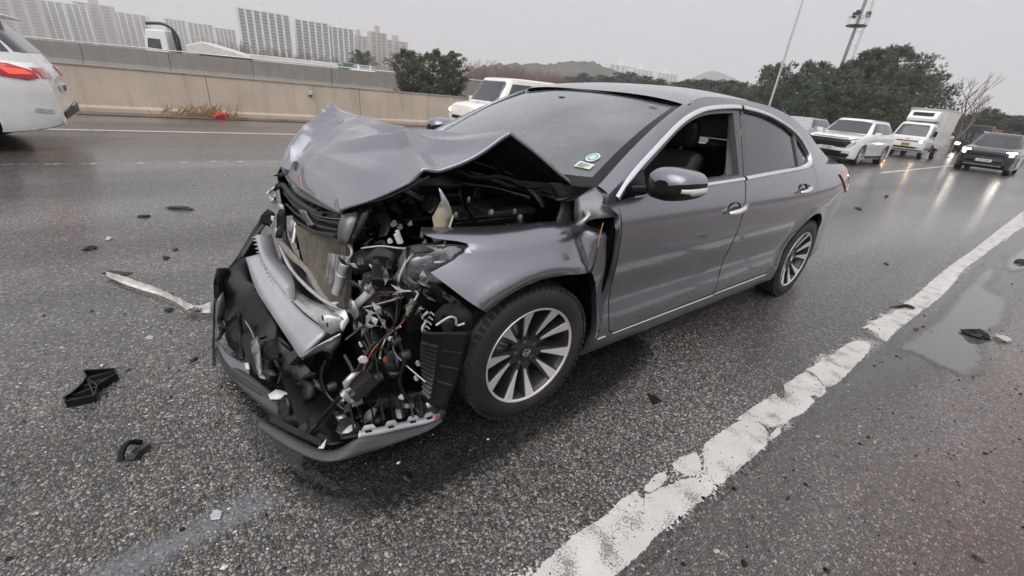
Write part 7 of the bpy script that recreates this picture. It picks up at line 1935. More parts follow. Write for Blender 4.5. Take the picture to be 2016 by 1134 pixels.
# perforated inner wing plate
ip = crumple('wing_plate', [(0.368, 0.780, 0.662), (0.318, 0.810, 0.623), (0.274, 0.840, 0.569), (0.272, 0.840, 0.510), (0.326, 0.800, 0.499), (0.382, 0.760, 0.509), (0.387, 0.750, 0.554), (0.361, 0.770, 0.596)], M['primer'], wreck, step=.05, amp=.004, seed=51, thick=.006)
for q, r_ in (((0.342, 0.810, 0.624), .009), ((0.318, 0.825, 0.609), .008), ((0.303, 0.840, 0.547), .010), ((0.370, 0.780, 0.559), .008)):
    m = MB(); m.lathe([(0, .003), (r_, .003), (r_ * 1.1, 0)], 12, axis='Y', center=Vector(q) + Vector((0, .008, 0))); m.build('plate_hole', M['black'], ip)
wire('hook', [(0.404, 0.800, 0.535), (0.364, 0.820, 0.568), (0.341, 0.830, 0.562), (0.335, 0.830, 0.532), (0.305, 0.845, 0.541)], .005, M['galv'])
crumple('module_cover', [(0.380, 0.790, 0.543), (0.357, 0.800, 0.556), (0.334, 0.810, 0.545), (0.327, 0.810, 0.499), (0.365, 0.800, 0.475), (0.374, 0.790, 0.502)], M['greyplast'], wreck, step=.03, amp=.006, seed=52, thick=.012)
m = MB()
for k in range(5):
    p = Vector((0.424, 0.740, 0.480)).lerp(Vector((0.401, 0.740, 0.553)), k / 4)
    m.tube([p, p + Vector((.0, .01, .012)), p + Vector((-.01, .02, .0))], .003, 6)
m.build('spring_clip', M['castal'], wreck)
wire('white_clip', [(0.396, 0.720, 0.551), (0.419, 0.720, 0.533), (0.407, 0.725, 0.517), (0.424, 0.730, 0.495), (0.419, 0.730, 0.468)], .0055, M['whitepl'], 4)
m = MB(); p, q = Vector((0.448, 0.700, 0.605)), Vector((0.471, 0.690, 0.531)); m.tube([p, p.lerp(q, .3), p.lerp(q, .32), p.lerp(q, .6), p.lerp(q, .62), q], [.010, .010, .013, .013, .008, .006], 10); m.build('bulb_socket', M['beige'], wreck, smooth=40)
# looms
wire('loom', [(0.460, 0.690, 0.543), (0.493, 0.680, 0.498), (0.540, 0.660, 0.450), (0.586, 0.660, 0.414), (0.614, 0.660, 0.372), (0.633, 0.660, 0.327)], .0028, M['copper'])
wire('loom', [(0.493, 0.660, 0.507), (0.545, 0.650, 0.442), (0.590, 0.650, 0.420), (0.626, 0.660, 0.376)], .005, M['black'])
wire('loom', [(0.473, 0.660, 0.619), (0.483, 0.660, 0.544), (0.512, 0.660, 0.483), (0.567, 0.660, 0.428), (0.592, 0.660, 0.365), (0.638, 0.670, 0.304)], .004, M['gloss'])
wire('loom', [(0.490, 0.660, 0.627), (0.455, 0.680, 0.633), (0.428, 0.700, 0.626), (0.465, 0.700, 0.569)], .004, M['whitepl'])
wire('loom', [(0.607, 0.600, 0.417), (0.602, 0.630, 0.392), (0.633, 0.640, 0.356), (0.666, 0.650, 0.301), (0.723, 0.660, 0.256)], .007, M['black'])
wire('loom', [(0.509, 0.520, 0.747), (0.482, 0.540, 0.722), (0.449, 0.570, 0.728)], .004, M['redwire'])
wire('loom', [(0.491, 0.520, 0.753), (0.468, 0.550, 0.733), (0.453, 0.570, 0.742)], .004, M['copper'])
wire('loom', [(0.538, 0.500, 0.703), (0.536, 0.540, 0.685), (0.548, 0.550, 0.704), (0.527, 0.560, 0.672)], .004, M['whitepl'])
wire('loom', [(0.581, 0.580, 0.598), (0.545, 0.600, 0.613), (0.496, 0.630, 0.615), (0.464, 0.660, 0.617)], .003, M['copper'])
for i in range(10):
    p = Vector((0.578, 0.580, 0.490)) + Vector((ks.uniform(-.08, .06), ks.uniform(-.05, .12), ks.uniform(-.1, .1)))
    wire('loom', [p, p + Vector((ks.uniform(-.05, .05), ks.uniform(0, .08), ks.uniform(-.1, .03))), p + Vector((ks.uniform(-.08, .08), ks.uniform(0, .15), ks.uniform(-.2, .0)))], ks.choice([.003, .004, .006]), ks.choice([M['black'], M['gloss'], M['greyplast'], M['galv']]))
for q, sz, mt in (((0.524, 0.665, 0.440), (.012, .02, .014), 'stickerblue'), ((0.634, 0.670, 0.385), (.02, .03, .02), 'whitepl'), ((0.624, 0.670, 0.371), (.012, .014, .012), 'copper'), ((0.559, 0.700, 0.377), (.016, .016, .018), 'copper'), ((0.545, 0.700, 0.378), (.03, .035, .025), 'greyplast'),
               ((0.447, 0.580, 0.803), (.014, .022, .04), 'whitepl'), ((0.472, 0.560, 0.789), (.014, .014, .014), 'whitepl'), ((0.438, 0.720, 0.329), (.012, .014, .02), 'whitepl'), ((0.446, 0.720, 0.261), (.012, .014, .02), 'whitepl'), ((0.507, 0.720, 0.194), (.02, .022, .012), 'whitepl'), ((0.621, 0.300, 0.444), (.02, .035, .006), 'whitepl'), ((0.617, 0.600, 0.405), (.008, .01, .02), 'whitepl')):
    m = MB(); m.box(q, sz, rot=(.3, .2, .5)); m.box(Vector(q) + Vector((.004, .004, sz[2] * .6)), (sz[0] * .7, sz[1] * .6, sz[2] * .5), rot=(.3, .2, .5)); m.build('connector', M[mt], wreck, bevel=.002)

# ---- finned electric motor hanging in front
mo = empty('fan_motor', (0, 0, 0), parent=wreck)
c0 = Vector((0.645, 0.660, 0.273)); ax = (Vector((0.581, 0.660, 0.308)) - Vector((0.704, 0.660, 0.227))).normalized(); up_ = Vector((.8, .1, .6)); up_ = (up_ - ax * up_.dot(ax)).normalized(); sd_ = ax.cross(up_)
RM = Matrix((ax, sd_, up_)).transposed()
m = MB(); m.box(c0, (.11, .085, .05), rot=RM); m.build('motor_body', M['greyplast'], mo, bevel=.008)
for k in range(9):
    m = MB(); m.box(c0 + sd_ * (-.04 + k * .010) + up_ * .026 + ax * .012, (.082, .0035, .022), rot=RM); m.build('cooling_fin', M['greyplast'], mo)
crumple('motor_flange', [(0.725, 0.670, 0.264), (0.691, 0.670, 0.282), (0.655, 0.680, 0.231), (0.651, 0.690, 0.204), (0.681, 0.690, 0.201), (0.714, 0.680, 0.240), (0.733, 0.670, 0.219)], M['castal'], mo, step=.03, amp=.004, seed=55, thick=.014)
crumple('motor_flange', [(0.711, 0.660, 0.304), (0.676, 0.660, 0.332), (0.642, 0.660, 0.330), (0.680, 0.670, 0.309), (0.704, 0.670, 0.271)], M['castal'], mo, step=.03, amp=.003, seed=56, thick=.01)
for q in ((0.710, 0.690, 0.242), (0.677, 0.690, 0.224), (0.690, 0.680, 0.273)):
    m = MB(); m.lathe([(0, .008), (.006, .008), (.007, 0)], 10, axis='X', center=Vector(q) + Vector((.01, 0, .004))); m.build('motor_bolt', M['steel'], mo)
wire('motor_hose', [(0.728, 0.680, 0.262), (0.759, 0.660, 0.208), (0.805, 0.620, 0.121), (0.845, 0.644, 0.104)], .010, M['black'])

# ---- wheel-arch liner with its louvres
ll = MB()
la = spline([(0.459, 0.800, 0.526), (0.458, 0.780, 0.432), (0.438, 0.770, 0.315), (0.428, 0.770, 0.199)], 5)
lb = spline([(0.295, 0.870, 0.517), (0.314, 0.870, 0.417), (0.349, 0.870, 0.303), (0.395, 0.870, 0.189)], 5)
ll.grid([[p.lerp(q, t) + Vector((.02 * math.sin(math.pi * t), 0, 0)) for t in np.linspace(0, 1, 7)] for p, q in zip(la, lb)])
liner = ll.build('arch_liner', M['black'], wreck, smooth=50, solid=.006, soff=0)
for k in range(13):
    t = .18 + k * .055
    i = min(int(t * (len(la) - 1)), len(la) - 2); f_ = t * (len(la) - 1) - i
    a = la[i].lerp(la[i + 1], f_); b = lb[i].lerp(lb[i + 1], f_)
    m = MB(); m.bar(a.lerp(b, .12) + Vector((.022, .0, .0)), a.lerp(b, .52) + Vector((.034, 0, -.012)), .016, .004, up=(.5, 0, 1)); m.build('liner_louvre', M['greyplast'], liner)
for k in range(4):
    t = .05 + k * .22
    i = min(int(t * (len(la) - 1)), len(la) - 2)
    a = la[i]; b = lb[i]
    m = MB(); m.bar(a.lerp(b, .60) + Vector((.026, 0, 0)), a.lerp(b, .95) + Vector((.012, 0, -.01)), .012, .004, up=(.5, 0, 1)); m.build('liner_rib', M['greyplast'], liner)
m = MB(); rows_ = []
for yy in (.86, .62, .50):
    rows_.append([(.37 * math.cos(rad(a)) * 1.03 - .02, yy, .335 + .37 * math.sin(rad(a))) for a in np.linspace(38, 200, 22)])
m.grid(rows_); m.build('wheel_house', M['black'], wreck, smooth=60)
m = MB(); m.box((-.02, .52, .42), (.75, .03, .60)); m.build('inner_wing', M['black'], wreck)

# ---- bumper cover, far half
bs_top = [(0.705, -0.780, 0.538), (0.789, -0.740, 0.441), (0.870, -0.680, 0.349), (0.924, -0.600, 0.321), (0.940, -0.520, 0.351), (0.979, -0.460, 0.380)]
bs_low = [(0.753, -0.689, 0.088), (0.837, -0.585, 0.078), (0.886, -0.521, 0.076), (0.938, -0.456, 0.078), (0.988, -0.369, 0.079), (1.007, -0.470, 0.144)]
ribbon('bumper_shell', bs_top, bs_low, M['black'], thick=.006, jit=.02)
ribbon('shell_edge', [(0.691, -0.770, 0.519), (0.774, -0.730, 0.442), (0.858, -0.670, 0.350)], [(0.676, -0.760, 0.510), (0.759, -0.720, 0.433), (0.847, -0.660, 0.342)], M['greyplast'], thick=.006)
crumple('shell_corner', [(0.983, -0.460, 0.378), (0.942, -0.500, 0.361), (0.956, -0.500, 0.296), (0.975, -0.490, 0.230), (0.998, -0.460, 0.248)], M['greyplast'], wreck, step=.04, amp=.004, seed=81, thick=.005)
crumple('bumper_corner', [(0.982, -0.360, 0.288), (0.981, -0.360, 0.217), (1.005, -0.340, 0.140), (1.010, -0.275, 0.108), (1.036, -0.219, 0.100), (1.055, -0.215, 0.101), (1.034, -0.320, 0.184), (1.012, -0.350, 0.255)], M['midplast'], wreck, step=.05, amp=.004, seed=82, thick=.006)
ribbon('bumper_edge', [(1.025, -0.310, 0.276), (1.050, -0.280, 0.169), (1.072, -0.175, 0.103), (1.087, -0.052, 0.078)], [(1.018, -0.310, 0.274), (1.041, -0.280, 0.167), (1.062, -0.171, 0.102), (1.075, -0.040, 0.075)], M['black'], thick=.012)
ribbon('lower_grille_frame', [(1.049, -0.210, 0.104), (1.025, -0.103, 0.097), (0.991, -0.014, 0.094), (0.950, 0.057, 0.098)], [(1.052, -0.160, 0.092), (1.031, -0.010, 0.072), (0.998, 0.080, 0.067), (0.968, 0.151, 0.070)], M['midplast'], thick=.012)
ribbon('lower_grille_frame', [(1.052, -0.154, 0.095), (1.031, -0.004, 0.075), (0.972, 0.152, 0.073), (0.910, 0.308, 0.075), (0.862, 0.414, 0.077)], [(1.054, -0.109, 0.084), (1.029, 0.037, 0.063), (0.978, 0.186, 0.061), (0.909, 0.343, 0.063), (0.883, 0.432, 0.070)], M['greyplast'], thick=.02)
ribbon('grille_strut', [(0.926, -0.160, 0.209), (0.909, -0.100, 0.159), (0.914, 0.010, 0.108), (0.932, 0.160, 0.081)], [(0.905, -0.160, 0.191), (0.892, -0.100, 0.141), (0.896, 0.047, 0.098), (0.906, 0.183, 0.074)], M['midplast'], thick=.008)
ribbon('grille_strut', [(0.946, -0.200, 0.233), (0.962, -0.160, 0.129), (0.982, -0.011, 0.093)], [(0.930, -0.200, 0.229), (0.944, -0.160, 0.124), (0.967, -0.005, 0.091)], M['black'], thick=.008)
m = MB(); q = Vector((0.886, -0.080, 0.140)); m.box(q, (.02, .035, .02), rot=(.3, .2, .4)); m.build('side_marker', M['copper'], wreck, bevel=.003)
crumple('broken_clip', [(0.902, -0.080, 0.161), (0.861, -0.060, 0.167), (0.858, -0.050, 0.126), (0.900, -0.070, 0.121)], M['black'], wreck, amp=.006, seed=83)
for i, (pl, mt) in enumerate([
    ([(0.913, 0.137, 0.097), (0.872, 0.168, 0.101), (0.861, 0.205, 0.096), (0.903, 0.180, 0.090)], 'greyplast'),
    ([(0.873, 0.020, 0.176), (0.818, 0.120, 0.239), (0.790, 0.180, 0.191), (0.839, 0.152, 0.117), (0.883, 0.082, 0.114)], 'black'),
    ([(0.830, 0.120, 0.218), (0.780, 0.260, 0.187), (0.747, 0.340, 0.153), (0.795, 0.331, 0.117), (0.842, 0.210, 0.117)], 'greyplast'),
    ([(0.811, 0.140, 0.175), (0.794, 0.160, 0.193), (0.821, 0.219, 0.115), (0.844, 0.217, 0.110)], 'greyplast'),
    ([(0.806, 0.360, 0.153), (0.758, 0.420, 0.162), (0.762, 0.453, 0.116), (0.817, 0.459, 0.108)], 'black'),
    ([(0.761, 0.400, 0.173), (0.713, 0.480, 0.138), (0.733, 0.480, 0.122), (0.762, 0.430, 0.147)], 'greyplast'),
    ([(0.921, 0.304, 0.083), (0.880, 0.303, 0.096), (0.851, 0.353, 0.095), (0.793, 0.362, 0.113), (0.836, 0.389, 0.102), (0.901, 0.353, 0.079)], 'whitepl'),
    ([(0.843, 0.299, 0.109), (0.821, 0.324, 0.110), (0.804, 0.330, 0.114), (0.804, 0.367, 0.109), (0.837, 0.371, 0.101), (0.854, 0.346, 0.097)], 'galv'),
    ([(0.764, 0.380, 0.137), (0.744, 0.400, 0.155), (0.751, 0.400, 0.128), (0.774, 0.395, 0.116)], 'galv')]):
    crumple('bumper_fragment', pl, M[mt], wreck, step=.04, amp=.008, seed=90 + i, thick=.005)
# fog lamp pod with its round socket
fp = crumple('fog_lamp_pod', [(0.896, 0.372, 0.079), (0.866, 0.362, 0.095), (0.811, 0.397, 0.109), (0.783, 0.462, 0.107), (0.815, 0.513, 0.088), (0.857, 0.540, 0.071), (0.889, 0.496, 0.063), (0.908, 0.427, 0.066)], M['black'], wreck, step=.05, amp=.008, seed=101, thick=.01)
m = MB(); q = Vector((0.852, 0.428, 0.092)) + Vector((.02, .005, .01)); m.lathe([(.0, -.012), (.012, -.012), (.020, .0), (.030, .004), (.032, -.004)], 22, axis='X', center=q); m.build('fog_lamp_socket', M['greyplast'], fp, smooth=50)

# ---- bumper cover, torn-off lower lip
lip_top = [(0.972, 0.485, 0.112), (0.929, 0.561, 0.106), (0.879, 0.653, 0.101), (0.835, 0.724, 0.099), (0.799, 0.766, 0.105), (0.763, 0.781, 0.115), (0.713, 0.810, 0.157), (0.633, 0.820, 0.143), (0.523, 0.817, 0.117), (0.441, 0.827, 0.108), (0.379, 0.822, 0.107)]
lip_low = [(0.984, 0.504, 0.099), (0.950, 0.583, 0.090), (0.907, 0.670, 0.086), (0.864, 0.743, 0.086), (0.824, 0.795, 0.093), (0.776, 0.821, 0.098), (0.716, 0.836, 0.105), (0.636, 0.847, 0.104), (0.538, 0.849, 0.099), (0.451, 0.848, 0.095), (0.380, 0.832, 0.097)]
ribbon('bumper_lip', lip_top, lip_low, M['lip'], thick=.008, jit=.008)
fa = spline([(0.713, 0.805, 0.153), (0.631, 0.815, 0.140), (0.522, 0.814, 0.116), (0.439, 0.824, 0.108), (0.375, 0.819, 0.106)], 6)
fb = [p + Vector((-.012, -.022, .012)) for p in fa]
m = MB(); m.grid([[p, p.lerp(q, .5) + Vector((0, 0, .003)), q] for p, q in zip(fa, fb)]); lf = m.build('lip_flange', M['bumperbar'], wreck, smooth=50, solid=.004, soff=0)
for i in (3, 8, 13, 18):
    c = fa[i].lerp(fb[i], .6); t = (fa[i + 1] - fa[i - 1]).normalized()
    m = MB(); m.bar(c - t * .012 + Vector((0, 0, .004)), c + t * .012 + Vector((0, 0, .004)), .010, .004, up=(0, 0, 1)); m.build('flange_slot', M['black'], lf)
    d = fb[i]; m = MB(); m.prism([d - t * .025, d + t * .025, d + t * .015 + Vector((-.004, -.012, .006)), d - t * .015 + Vector((-.004, -.012, .006))], (0, 0, .004)); m.build('flange_tab', M['bumperbar'], lf)
fa2 = spline([(0.949, 0.506, 0.111), (0.897, 0.593, 0.105), (0.857, 0.660, 0.101), (0.822, 0.720, 0.100)], 6)
m = MB(); m.grid([[p, p + Vector((-.006, -.008, .022))] for p in fa2]); lf2 = m.build('lip_flange', M['greyplast'], wreck, solid=.004, soff=0)
plate('torn_tab', [(0.834, 0.721, 0.096), (0.800, 0.702, 0.104), (0.818, 0.734, 0.099)], M['whitepl'], (-.004, 0, .004))
ribbon('lip_inner', [(0.857, 0.619, 0.084), (0.806, 0.672, 0.085), (0.750, 0.712, 0.100), (0.715, 0.763, 0.119)], [(0.806, 0.511, 0.082), (0.735, 0.515, 0.101), (0.699, 0.604, 0.104), (0.689, 0.732, 0.108)], M['greyplast'], thick=.006, jit=-.03)
crumple('splash_guard', [(0.861, 0.604, 0.090), (0.813, 0.543, 0.098), (0.726, 0.515, 0.108), (0.709, 0.577, 0.100), (0.756, 0.672, 0.093), (0.731, 0.757, 0.105), (0.792, 0.742, 0.103), (0.836, 0.666, 0.095)], M['black'], wreck, step=.05, amp=.006, seed=110, thick=.005)
crumple('splash_guard', [(0.880, 0.580, 0.092), (0.824, 0.555, 0.101), (0.834, 0.624, 0.093), (0.868, 0.636, 0.092)], M['greyplast'], wreck, step=.05, amp=.004, seed=111, thick=.004)
# tray of the bumper, ribs and oddments inside it
m = MB(); m.grid([[Vector(a).lerp(Vector(b), t) + Vector((-.02 * math.sin(3.14 * t), 0, -.03 * math.sin(3.14 * t))) for t in np.linspace(0, 1, 6)] for a, b in zip(spline([(0.758, 0.743, 0.119), (0.639, 0.790, 0.131), (0.517, 0.803, 0.115), (0.391, 0.810, 0.107)], 5), spline([(0.727, 0.520, 0.113), (0.609, 0.560, 0.127), (0.493, 0.640, 0.158), (0.418, 0.720, 0.183)], 5))])
m.build('bumper_tray', M['black'], wreck, smooth=60, solid=.006, soff=0)
for k in range(8):
    a = Vector((0.713, 0.760, 0.143)).lerp(Vector((0.459, 0.804, 0.110)), k / 7); b = Vector((0.665, 0.560, 0.127)).lerp(Vector((0.438, 0.720, 0.168)), k / 7)
    m = MB(); m.bar(a.lerp(b, .1) + Vector((0, 0, .012)), a.lerp(b, .9) + Vector((0, 0, .02)), .006, .025); m.build('tray_rib', M['greyplast' if k % 3 == 0 else 'black'], wreck)
for i, (pl, mt) in enumerate([
    ([(0.455, 0.755, 0.118), (0.427, 0.760, 0.133), (0.407, 0.780, 0.175), (0.382, 0.790, 0.194), (0.358, 0.800, 0.174), (0.360, 0.800, 0.133), (0.406, 0.798, 0.117), (0.448, 0.781, 0.111)], 'greyplast'),
    ([(0.469, 0.720, 0.122), (0.438, 0.730, 0.140), (0.437, 0.799, 0.108), (0.455, 0.806, 0.105)], 'greyplast'),
    ([(0.431, 0.798, 0.117), (0.387, 0.793, 0.119), (0.396, 0.823, 0.110), (0.437, 0.820, 0.107)], 'red'),
    ([(0.438, 0.790, 0.183), (0.420, 0.795, 0.189), (0.418, 0.800, 0.168), (0.433, 0.795, 0.162)], 'whitepl'),
    ([(0.739, 0.698, 0.105), (0.706, 0.680, 0.109), (0.686, 0.687, 0.110), (0.689, 0.708, 0.105), (0.717, 0.714, 0.107), (0.737, 0.722, 0.104)], 'whitepl'),
    ([(0.733, 0.600, 0.106), (0.697, 0.611, 0.109), (0.699, 0.626, 0.107), (0.731, 0.623, 0.105)], 'galv'),
    ([(0.526, 0.692, 0.115), (0.493, 0.707, 0.117), (0.505, 0.745, 0.110), (0.537, 0.740, 0.104)], 'whitepl'),
    ([(0.501, 0.704, 0.119), (0.485, 0.733, 0.115), (0.461, 0.778, 0.109), (0.477, 0.790, 0.108), (0.502, 0.749, 0.112)], 'greyplast'),
    ([(0.407, 0.781, 0.116), (0.371, 0.790, 0.142), (0.346, 0.800, 0.127), (0.364, 0.818, 0.112), (0.386, 0.821, 0.107)], 'greyplast'),
    ([(0.644, 0.660, 0.133), (0.585, 0.700, 0.148), (0.548, 0.744, 0.118), (0.622, 0.744, 0.119), (0.659, 0.700, 0.125)], 'black'),
    ([(0.733, 0.540, 0.106), (0.688, 0.542, 0.112), (0.684, 0.613, 0.104), (0.735, 0.633, 0.097)], 'black'),
    ([(0.561, 0.660, 0.354), (0.515, 0.680, 0.350), (0.515, 0.700, 0.298), (0.572, 0.680, 0.285)], 'black'),
    ([(0.553, 0.680, 0.310), (0.491, 0.710, 0.307), (0.496, 0.720, 0.288), (0.558, 0.690, 0.286)], 'gloss')]):
    crumple('tray_fragment', pl, M[mt], wreck, step=.04, amp=.004, seed=120 + i, thick=.007)
for k in range(18):
    p = Vector((0.701, 0.610, 0.109)).lerp(Vector((0.411, 0.748, 0.117)), ks.random()) + Vector((ks.uniform(-.05, .05), ks.uniform(-.06, .05), ks.uniform(-.03, .05)))
    m = MB(); m.box(p, (ks.uniform(.01, .05), ks.uniform(.01, .05), ks.uniform(.008, .03)), rot=(ks.uniform(-1, 1), ks.uniform(-1, 1), ks.uniform(0, 3))); m.build('broken_bit', ks.choice([M['black'], M['gloss'], M['greyplast'], M['galv']]), wreck, bevel=.002)
for k in range(9):
    p = Vector((0.794, 0.300, 0.145)) + Vector((ks.uniform(-.12, .1), ks.uniform(-.2, .25), ks.uniform(-.1, .1)))
    m = MB(); m.box(p, (ks.uniform(.02, .07), ks.uniform(.02, .08), ks.uniform(.01, .04)), rot=(ks.uniform(-1, 1), ks.uniform(-1, 1), ks.uniform(0, 3))); m.build('broken_bit', ks.choice([M['black'], M['black'], M['gloss'], M['greyplast']]), wreck, bevel=.003)
# dark ducting low down behind the bumper
m = MB(); m.box((.42, .0, .30), (.30, 1.2, .22)); m.build('air_duct', M['black'], wreck, bevel=.03)
m = MB(); m.box((.36, .30, .48), (.25, .55, .25)); m.build('cooling_shroud', M['black'], wreck, bevel=.03)
m = MB(); m.lathe([(.02, 0), (.06, .01), (.075, .0), (.08, -.03)], 24, axis='X', center=Vector((0.529, 0.620, 0.297))); m.build('horn', M['gloss'], wreck, smooth=50)

# black sheet added to darken the cavity, undertray and air guides that close it
ribbon('cavity_dark_sheet', [(.56, -.86, .56), (.62, -.62, .50), (.64, -.30, .44), (.62, .0, .40), (.58, .30, .36)], [(.60, -.86, .14), (.70, -.62, .12), (.78, -.30, .11), (.76, .0, .10), (.68, .30, .10)], M['black'], thick=.01)
m = MB(); m.grid([[(x, y, .105 + .02 * math.sin(9 * x) * math.sin(7 * y)) for y in np.linspace(-.80, .62, 14)] for x in np.linspace(.86, .30, 8)]); m.build('undertray', M['black'], wreck, smooth=60)
m = MB(); m.grid([[(.50 + .03 * math.sin(6 * y), y, z) for y in np.linspace(-.75, .62, 16)] for z in np.linspace(.12, .62, 6)]); m.build('lower_air_guide', M['black'], wreck, smooth=60)
for k in range(6):
    m = MB(); m.bar((.515, -.70 + k * .02, .18 + k * .06), (.525, .55, .18 + k * .06), .02, .012); m.build('lower_grille_slat', M['greyplast'], wreck)

# burst lamp: slivers of lens, reflector and sheet metal hanging in the gap
kk = random.Random(17)
for k in range(46):
    a, b = kk.random(), kk.random()
    p = Vector((0.603, 0.520, 0.734)).lerp(Vector((0.394, 0.740, 0.771)), a).lerp(Vector((0.612, 0.600, 0.479)).lerp(Vector((0.402, 0.760, 0.533)), a), b) + Vector((.03, .02, .01))
    L_ = kk.uniform(.02, .075); w_ = kk.uniform(.006, .022)
    d = Vector((kk.gauss(0, 1), kk.gauss(0, 1), kk.gauss(0, 1))).normalized(); e = d.orthogonal().normalized() * w_
    m = MB(); m.add([p, p + d * L_ * .5 + e, p + d * L_, p + d * L_ * .45 - e * .6, p + d * L_ * .5 + d.cross(e)], [(0, 1, 4), (1, 2, 4), (2, 3, 4), (3, 0, 4), (0, 3, 2, 1)])
    m.build('lamp_sliver', kk.choice([M['clear'], M['clear'], M['galv'], M['chrome'], M['black'], M['whitepl'], M['greyplast']]), lamp)
ribbon('lens_rim', [(0.561, 0.500, 0.756), (0.498, 0.540, 0.770), (0.443, 0.600, 0.774), (0.405, 0.690, 0.806), (0.347, 0.750, 0.822)], [(0.561, 0.500, 0.751), (0.498, 0.540, 0.764), (0.444, 0.600, 0.767), (0.405, 0.690, 0.799), (0.347, 0.750, 0.816)], M['galv'], lamp, thick=.004)
ribbon('lens_rim', [(0.473, 0.660, 0.600), (0.489, 0.660, 0.668), (0.466, 0.670, 0.740), (0.436, 0.680, 0.782)], [(0.466, 0.660, 0.598), (0.483, 0.660, 0.667), (0.459, 0.670, 0.737), (0.429, 0.680, 0.778)], M['whitepl'], lamp, thick=.004)
ribbon('lens_rim', [(0.592, 0.580, 0.552), (0.533, 0.610, 0.572), (0.483, 0.640, 0.593)], [(0.593, 0.580, 0.548), (0.533, 0.610, 0.566), (0.483, 0.640, 0.586)], M['castal'], lamp, thick=.004)

# cooling fan in its ring, hoses and horn in the cavity
fan = empty('cooling_fan', (.545, .12, .44), parent=wreck); fan.rotation_euler = (0, rad(-14), rad(12))
m = MB(); m.lathe([(.155, -.02), (.165, .012), (.175, .012), (.178, -.02)], 32, axis='X'); m.build('fan_ring', M['greyplast'], fan, smooth=40)
for k in range(7):
    a = k * 2 * math.pi / 7
    m = MB(); m.grid([[(.0 + .012 * t, r_ * math.cos(a + .34 * t - .1 * r_), r_ * math.sin(a + .34 * t - .1 * r_)) for t in (0, .5, 1)] for r_ in (.04, .09, .15)]); m.build('fan_blade', M['greyplast'], fan, smooth=60, solid=.003, soff=0)
m = MB(); m.lathe([(0, .03), (.035, .03), (.045, .015), (.045, -.02)], 20, axis='X'); m.build('fan_hub', M['black'], fan, smooth=40)
for pl, r_ in (([(0.603, 0.580, 0.363), (0.565, 0.620, 0.331), (0.518, 0.660, 0.274), (0.487, 0.700, 0.266)], .014), ([(0.651, 0.500, 0.310), (0.639, 0.560, 0.254), (0.673, 0.600, 0.205), (0.710, 0.600, 0.175)], .012), ([(0.713, 0.460, 0.285), (0.738, 0.460, 0.204), (0.728, 0.500, 0.135), (0.693, 0.586, 0.111)], .010), ([(0.503, 0.700, 0.441), (0.495, 0.720, 0.368), (0.515, 0.720, 0.268), (0.487, 0.740, 0.180)], .010), ([(0.856, 0.060, 0.143), (0.846, 0.183, 0.114), (0.795, 0.293, 0.116), (0.737, 0.380, 0.175)], .012), ([(0.606, 0.480, 0.617), (0.575, 0.540, 0.607), (0.559, 0.580, 0.534), (0.588, 0.600, 0.452)], .011)):
    wire('hose', pl, r_, M['gloss'])
for q in ((0.590, 0.680, 0.292), (0.716, 0.500, 0.176), (0.494, 0.720, 0.388), (0.513, 0.680, 0.433)):
    m = MB(); m.lathe([(0, .014), (.014, .014), (.019, .004), (.019, -.02)], 14, axis='X', center=q); m.build('rubber_grommet', M['greyplast'], wreck, smooth=40)
# rain on the windscreen
rd_ = random.Random(23); dm = MB()
for k in range(400):
    u, v = rd_.uniform(-.93, .93), rd_.uniform(.08, .96)
    p = ws(u, v, .0015); r_ = rd_.uniform(.0010, .0024) * (1.5 if rd_.random() < .1 else 1)
    n_ = (ws(u, v + .01) - p).cross(ws(u + .01, v) - p); n_ = n_.normalized() if n_.length > 0 else Vector((0, 0, 1))
    if n_.z < 0: n_.negate()
    e1 = n_.orthogonal().normalized(); e2 = n_.cross(e1)
    ringp = [p + (e1 * math.cos(a) + e2 * math.sin(a)) * r_ for a in (0, 1.05, 2.09, 3.14, 4.19, 5.24)]
    dm.add(ringp + [p + n_ * r_ * .55], [(i, (i + 1) % 6, 6) for i in range(6)])
o = dm.build('rain_drops', mat('rain_drop', (.42, .45, .47), rough=.06, spec=.9, var=.1), wsc, smooth=180, recalc=False); tag(o, kind='stuff')

# face of the torn bumper on the far side and an added black sheet standing for the dark void behind it
ribbon('bumper_face', [(1.051, -0.179, 0.097), (1.025, -0.044, 0.081), (0.965, 0.113, 0.082), (0.906, 0.292, 0.081), (0.871, 0.397, 0.080)], [(1.057, -0.083, 0.074), (1.028, 0.061, 0.053), (0.982, 0.227, 0.048), (0.915, 0.404, 0.045), (0.865, 0.511, 0.046)], M['lip'], thick=.008, jit=.01)
crumple('void_dark_sheet', [(0.938, -0.500, 0.345), (0.836, -0.550, 0.388), (0.828, -0.360, 0.275), (0.792, -0.080, 0.214), (0.825, 0.026, 0.113), (0.901, 0.210, 0.077), (0.958, 0.067, 0.081), (1.011, -0.166, 0.089), (0.989, -0.420, 0.164)], M['black'], wreck, step=.06, amp=.006, seed=140, thick=.006)
for i, (pl, mt) in enumerate([
    ([(0.922, 0.310, 0.087), (0.889, 0.305, 0.101), (0.875, 0.344, 0.098), (0.851, 0.368, 0.099), (0.893, 0.362, 0.088), (0.919, 0.340, 0.083)], 'whitepl'),
    ([(0.851, 0.339, 0.108), (0.832, 0.319, 0.117), (0.823, 0.353, 0.113), (0.832, 0.373, 0.107), (0.850, 0.366, 0.103)], 'chrome'),
    ([(0.970, 0.045, 0.103), (0.954, 0.057, 0.105), (0.957, 0.098, 0.094), (0.970, 0.086, 0.095)], 'whitepl'),
    ([(0.926, -0.060, 0.148), (0.892, -0.040, 0.174), (0.913, 0.144, 0.089), (0.935, 0.152, 0.084)], 'midplast')]):
    crumple('lamp_fragment', pl, M[mt], wreck, step=.03, amp=.003, seed=150 + i, thick=.006)

